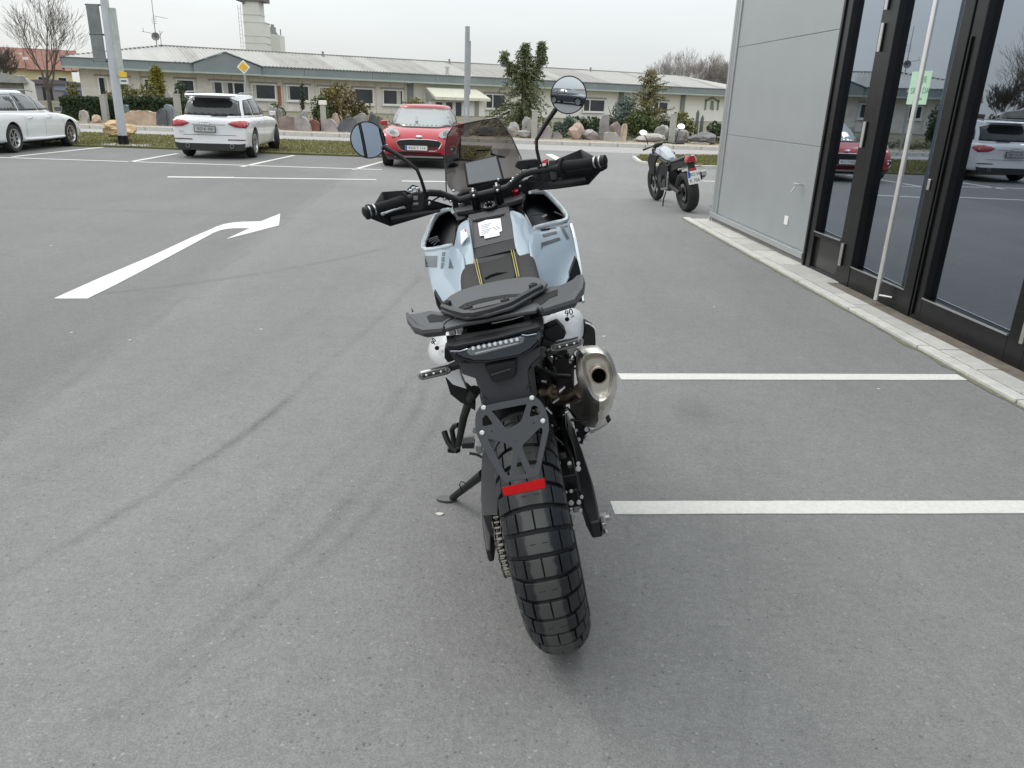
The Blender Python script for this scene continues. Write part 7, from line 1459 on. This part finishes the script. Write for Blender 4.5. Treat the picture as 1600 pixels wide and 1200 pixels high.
for s in (-1,1):
    MB().prism([(s*.16,.80,.84),(s*.185,1.10,.86),(s*.20,1.22,.74),(s*.185,1.16,.52),(s*.15,1.06,.50),(s*.16,.98,.68)],(-s*.03,0,0)).build('side_cowl',NB,nb,bevel=.01)
    MB().prism([(s*.12,.48,.70),(s*.13,.66,.74),(s*.14,.62,.52),(s*.13,.56,.34),(s*.12,.48,.36)],(-s*.04,0,0)).build('frame_plate',NB,nb,bevel=.01)
    MB().tube([(s*.10,1.12,.92),(s*.09,1.42,.30)],[.028,.022],12).build('fork_leg',NB,nb)
    MB().tube([(s*.25,.98,1.02),(s*.27,.96,1.12),(s*.33,.94,1.20)],.008,8).build('mirror_stem',NB,nb)
    MB().lathe([(0,.001),(.0,.062),(-.02,.056),(-.03,.001)],(s*.33,.93,1.225),(-s*.02,-1,1.25),20).build('mirror',M('naked_mirror',(.80,.82,.82),.02,1),nb,ang=40)
    MB().cyl((s*.24,.97,.965),(s*.36,.90,.955),.018,n=12).build('grip',NB,nb)
    MB().tube([(s*.10,-.15,.70),(s*.19,-.16,.70)],[.010,.016],8).build('turn_signal',M('signal_amber_grey',(.45,.42,.38),.2),nb)
    MB().cyl((s*.16,.48,.34),(s*.26,.48,.34),.014,n=8).build('footpeg',ALU,nb)
MB().tube([(-.36,.90,.955),(-.2,.98,.97),(-.08,1.02,1.0),(.08,1.02,1.0),(.2,.98,.97),(.36,.90,.955)],.012,8).build('handlebar',NB,nb)
MB().loft([[(x,y,z) for x,z in ((-w,z0),(-w*.8,z1),(w*.8,z1),(w,z0))] for y,w,z0,z1 in ((.60,.11,.70,.80),(.30,.13,.72,.80),(.10,.12,.76,.86),(-.12,.09,.82,.90),(-.22,.05,.86,.90))]).build('seat',NB,nb,bevel=.015,sub=1)
MB().loft([[(x,y,z) for x,z in ((-w,z0),(-w*.8,z1),(w*.8,z1),(w,z0))] for y,w,z0,z1 in ((.40,.10,.60,.74),(.10,.10,.68,.78),(-.22,.07,.76,.84))]).build('tail_unit',NB,nb,bevel=.01)
MB().loft([[(x,y,z) for x,z in ((-.075*k,.79),(-.085*k,.83),(-.05*k,.885),(.05*k,.885),(.085*k,.83),(.075*k,.79))] for y,k in ((-.16,1),(-.235,1),(-.255,.75))]).build('tail_light',RLENS,nb,ang=40)
MB().prism([(-.05,-.20,.80),(.05,-.20,.80),(.07,-.30,.55),(-.07,-.30,.55)],(0,.015,0)).build('plate_holder',NB,nb)
MB().prism([(-.055,-.272,.70),(.055,-.272,.70),(.055,-.285,.66),(-.055,-.285,.66)],(0,.008,0)).build('rear_reflector',RLENS,nb,smooth=False)
pl=MB().box(-.10,.10,-.004,.004,-.10,.10).build('number_plate',PLT,nb,smooth=False,bevel=.003); pl.location=(0,-.315,.565); pl.rotation_euler=(math.radians(-14),0,0)
MB().box(-.098,-.062,-.0065,-.0045,.0,.098).build('country_band',PBL,pl,smooth=False)
text_part('RO·W',.072,PTX,pl,(.018,-.0055,.045),(math.radians(90),0,0),ex=.0008,sx=.85); text_part('K 704',.072,PTX,pl,(.0,-.0055,-.048),(math.radians(90),0,0),ex=.0008,sx=.9)
MB().tube([(.17,.20,.42),(.19,-.02,.50),(.20,-.20,.58)],[.05,.055,.05],14).build('exhaust_can',NB,nb); MB().prism([(.16,-.212,.62),(.245,-.212,.63),(.235,-.212,.53),(.18,-.212,.50)],(0,.03,0)).build('exhaust_tip',CHRM,nb,bevel=.005)
MB().loft([[(x,y,z) for x,z in ((-.10,z0),(.10,z0),(.10,z1),(-.10,z1))] for y,z0,z1 in ((.50,.34,.50),(.62,.26,.66),(.95,.26,.70),(1.05,.35,.6))]).build('engine',M('naked_engine',(.03,.03,.032),.45,.5,var=.3,scale=8),nb,bevel=.03)
MB().tube([(-.13,0,.315),(-.12,.3,.36),(-.1,.52,.40)],[.03,.035,.04],8).tube([(.13,0,.315),(.12,.3,.36),(.1,.52,.40)],[.03,.035,.04],8).build('swingarm',NB,nb)
MB().tube([(-.14,.45,.52),(-.15,.47,.36),(-.17,.5,.28)],[.018,.016,.012],8).build('footrest_plate',ALU,nb); MB().tube([(-.13,.6,.26),(-.17,.62,.15),(-.20,.60,.03)],.012,8).build('side_stand',NB,nb)
MB().cyl((-.115,0,.315),(-.108,0,.315),.10,n=28).build('sprocket',M('sprocket_dark',(.05,.045,.04),.45,.8),nb)
MB().prism([(-.06,1.12,1.0),(.06,1.12,1.0),(.09,1.2,.88),(.07,1.18,.78),(-.07,1.18,.78),(-.09,1.2,.88)],(0,.08,0)).build('headlight_unit',NB,nb,bevel=.01)
for s_i in (-1,1):
    MB().cyl((s_i*.10,.62,.40),(s_i*.155,.62,.40),.075,n=20).cyl((s_i*.10,.80,.46),(s_i*.15,.80,.46),.06,n=20).build('engine_cover',M('naked_cover',(.06,.06,.062),.35,.6),nb,bevel=.006)
    MB().tube([(s_i*.10,.55,.72),(s_i*.13,.85,.80),(s_i*.10,1.10,.88)],.022,8).tube([(s_i*.10,.50,.36),(s_i*.12,.52,.55),(s_i*.11,.60,.74)],.020,8).build('frame_tube',NB,nb)
MB().tube([(-.12,.47,.60),(-.14,.46,.48),(-.15,.47,.34)],.013,8).build('footrest_bracket',ALU,nb); MB().cyl((-.15,.46,.33),(-.25,.46,.33),.012,n=8).build('footpeg',ALU,nb)
# a second machine of the same kind inside the showroom, its front wheel near the pane
ib=copy_tree(nb); c9,s9=math.cos(math.radians(118)),math.sin(math.radians(118))
ib.matrix_world=Matrix.Translation(Vector((3.95,4.55,.006)))@Matrix.Rotation(math.radians(8),4,'Z')@Matrix.Scale(.92,4)
ib['label']='motorcycle standing inside the showroom dimly seen through the glass'
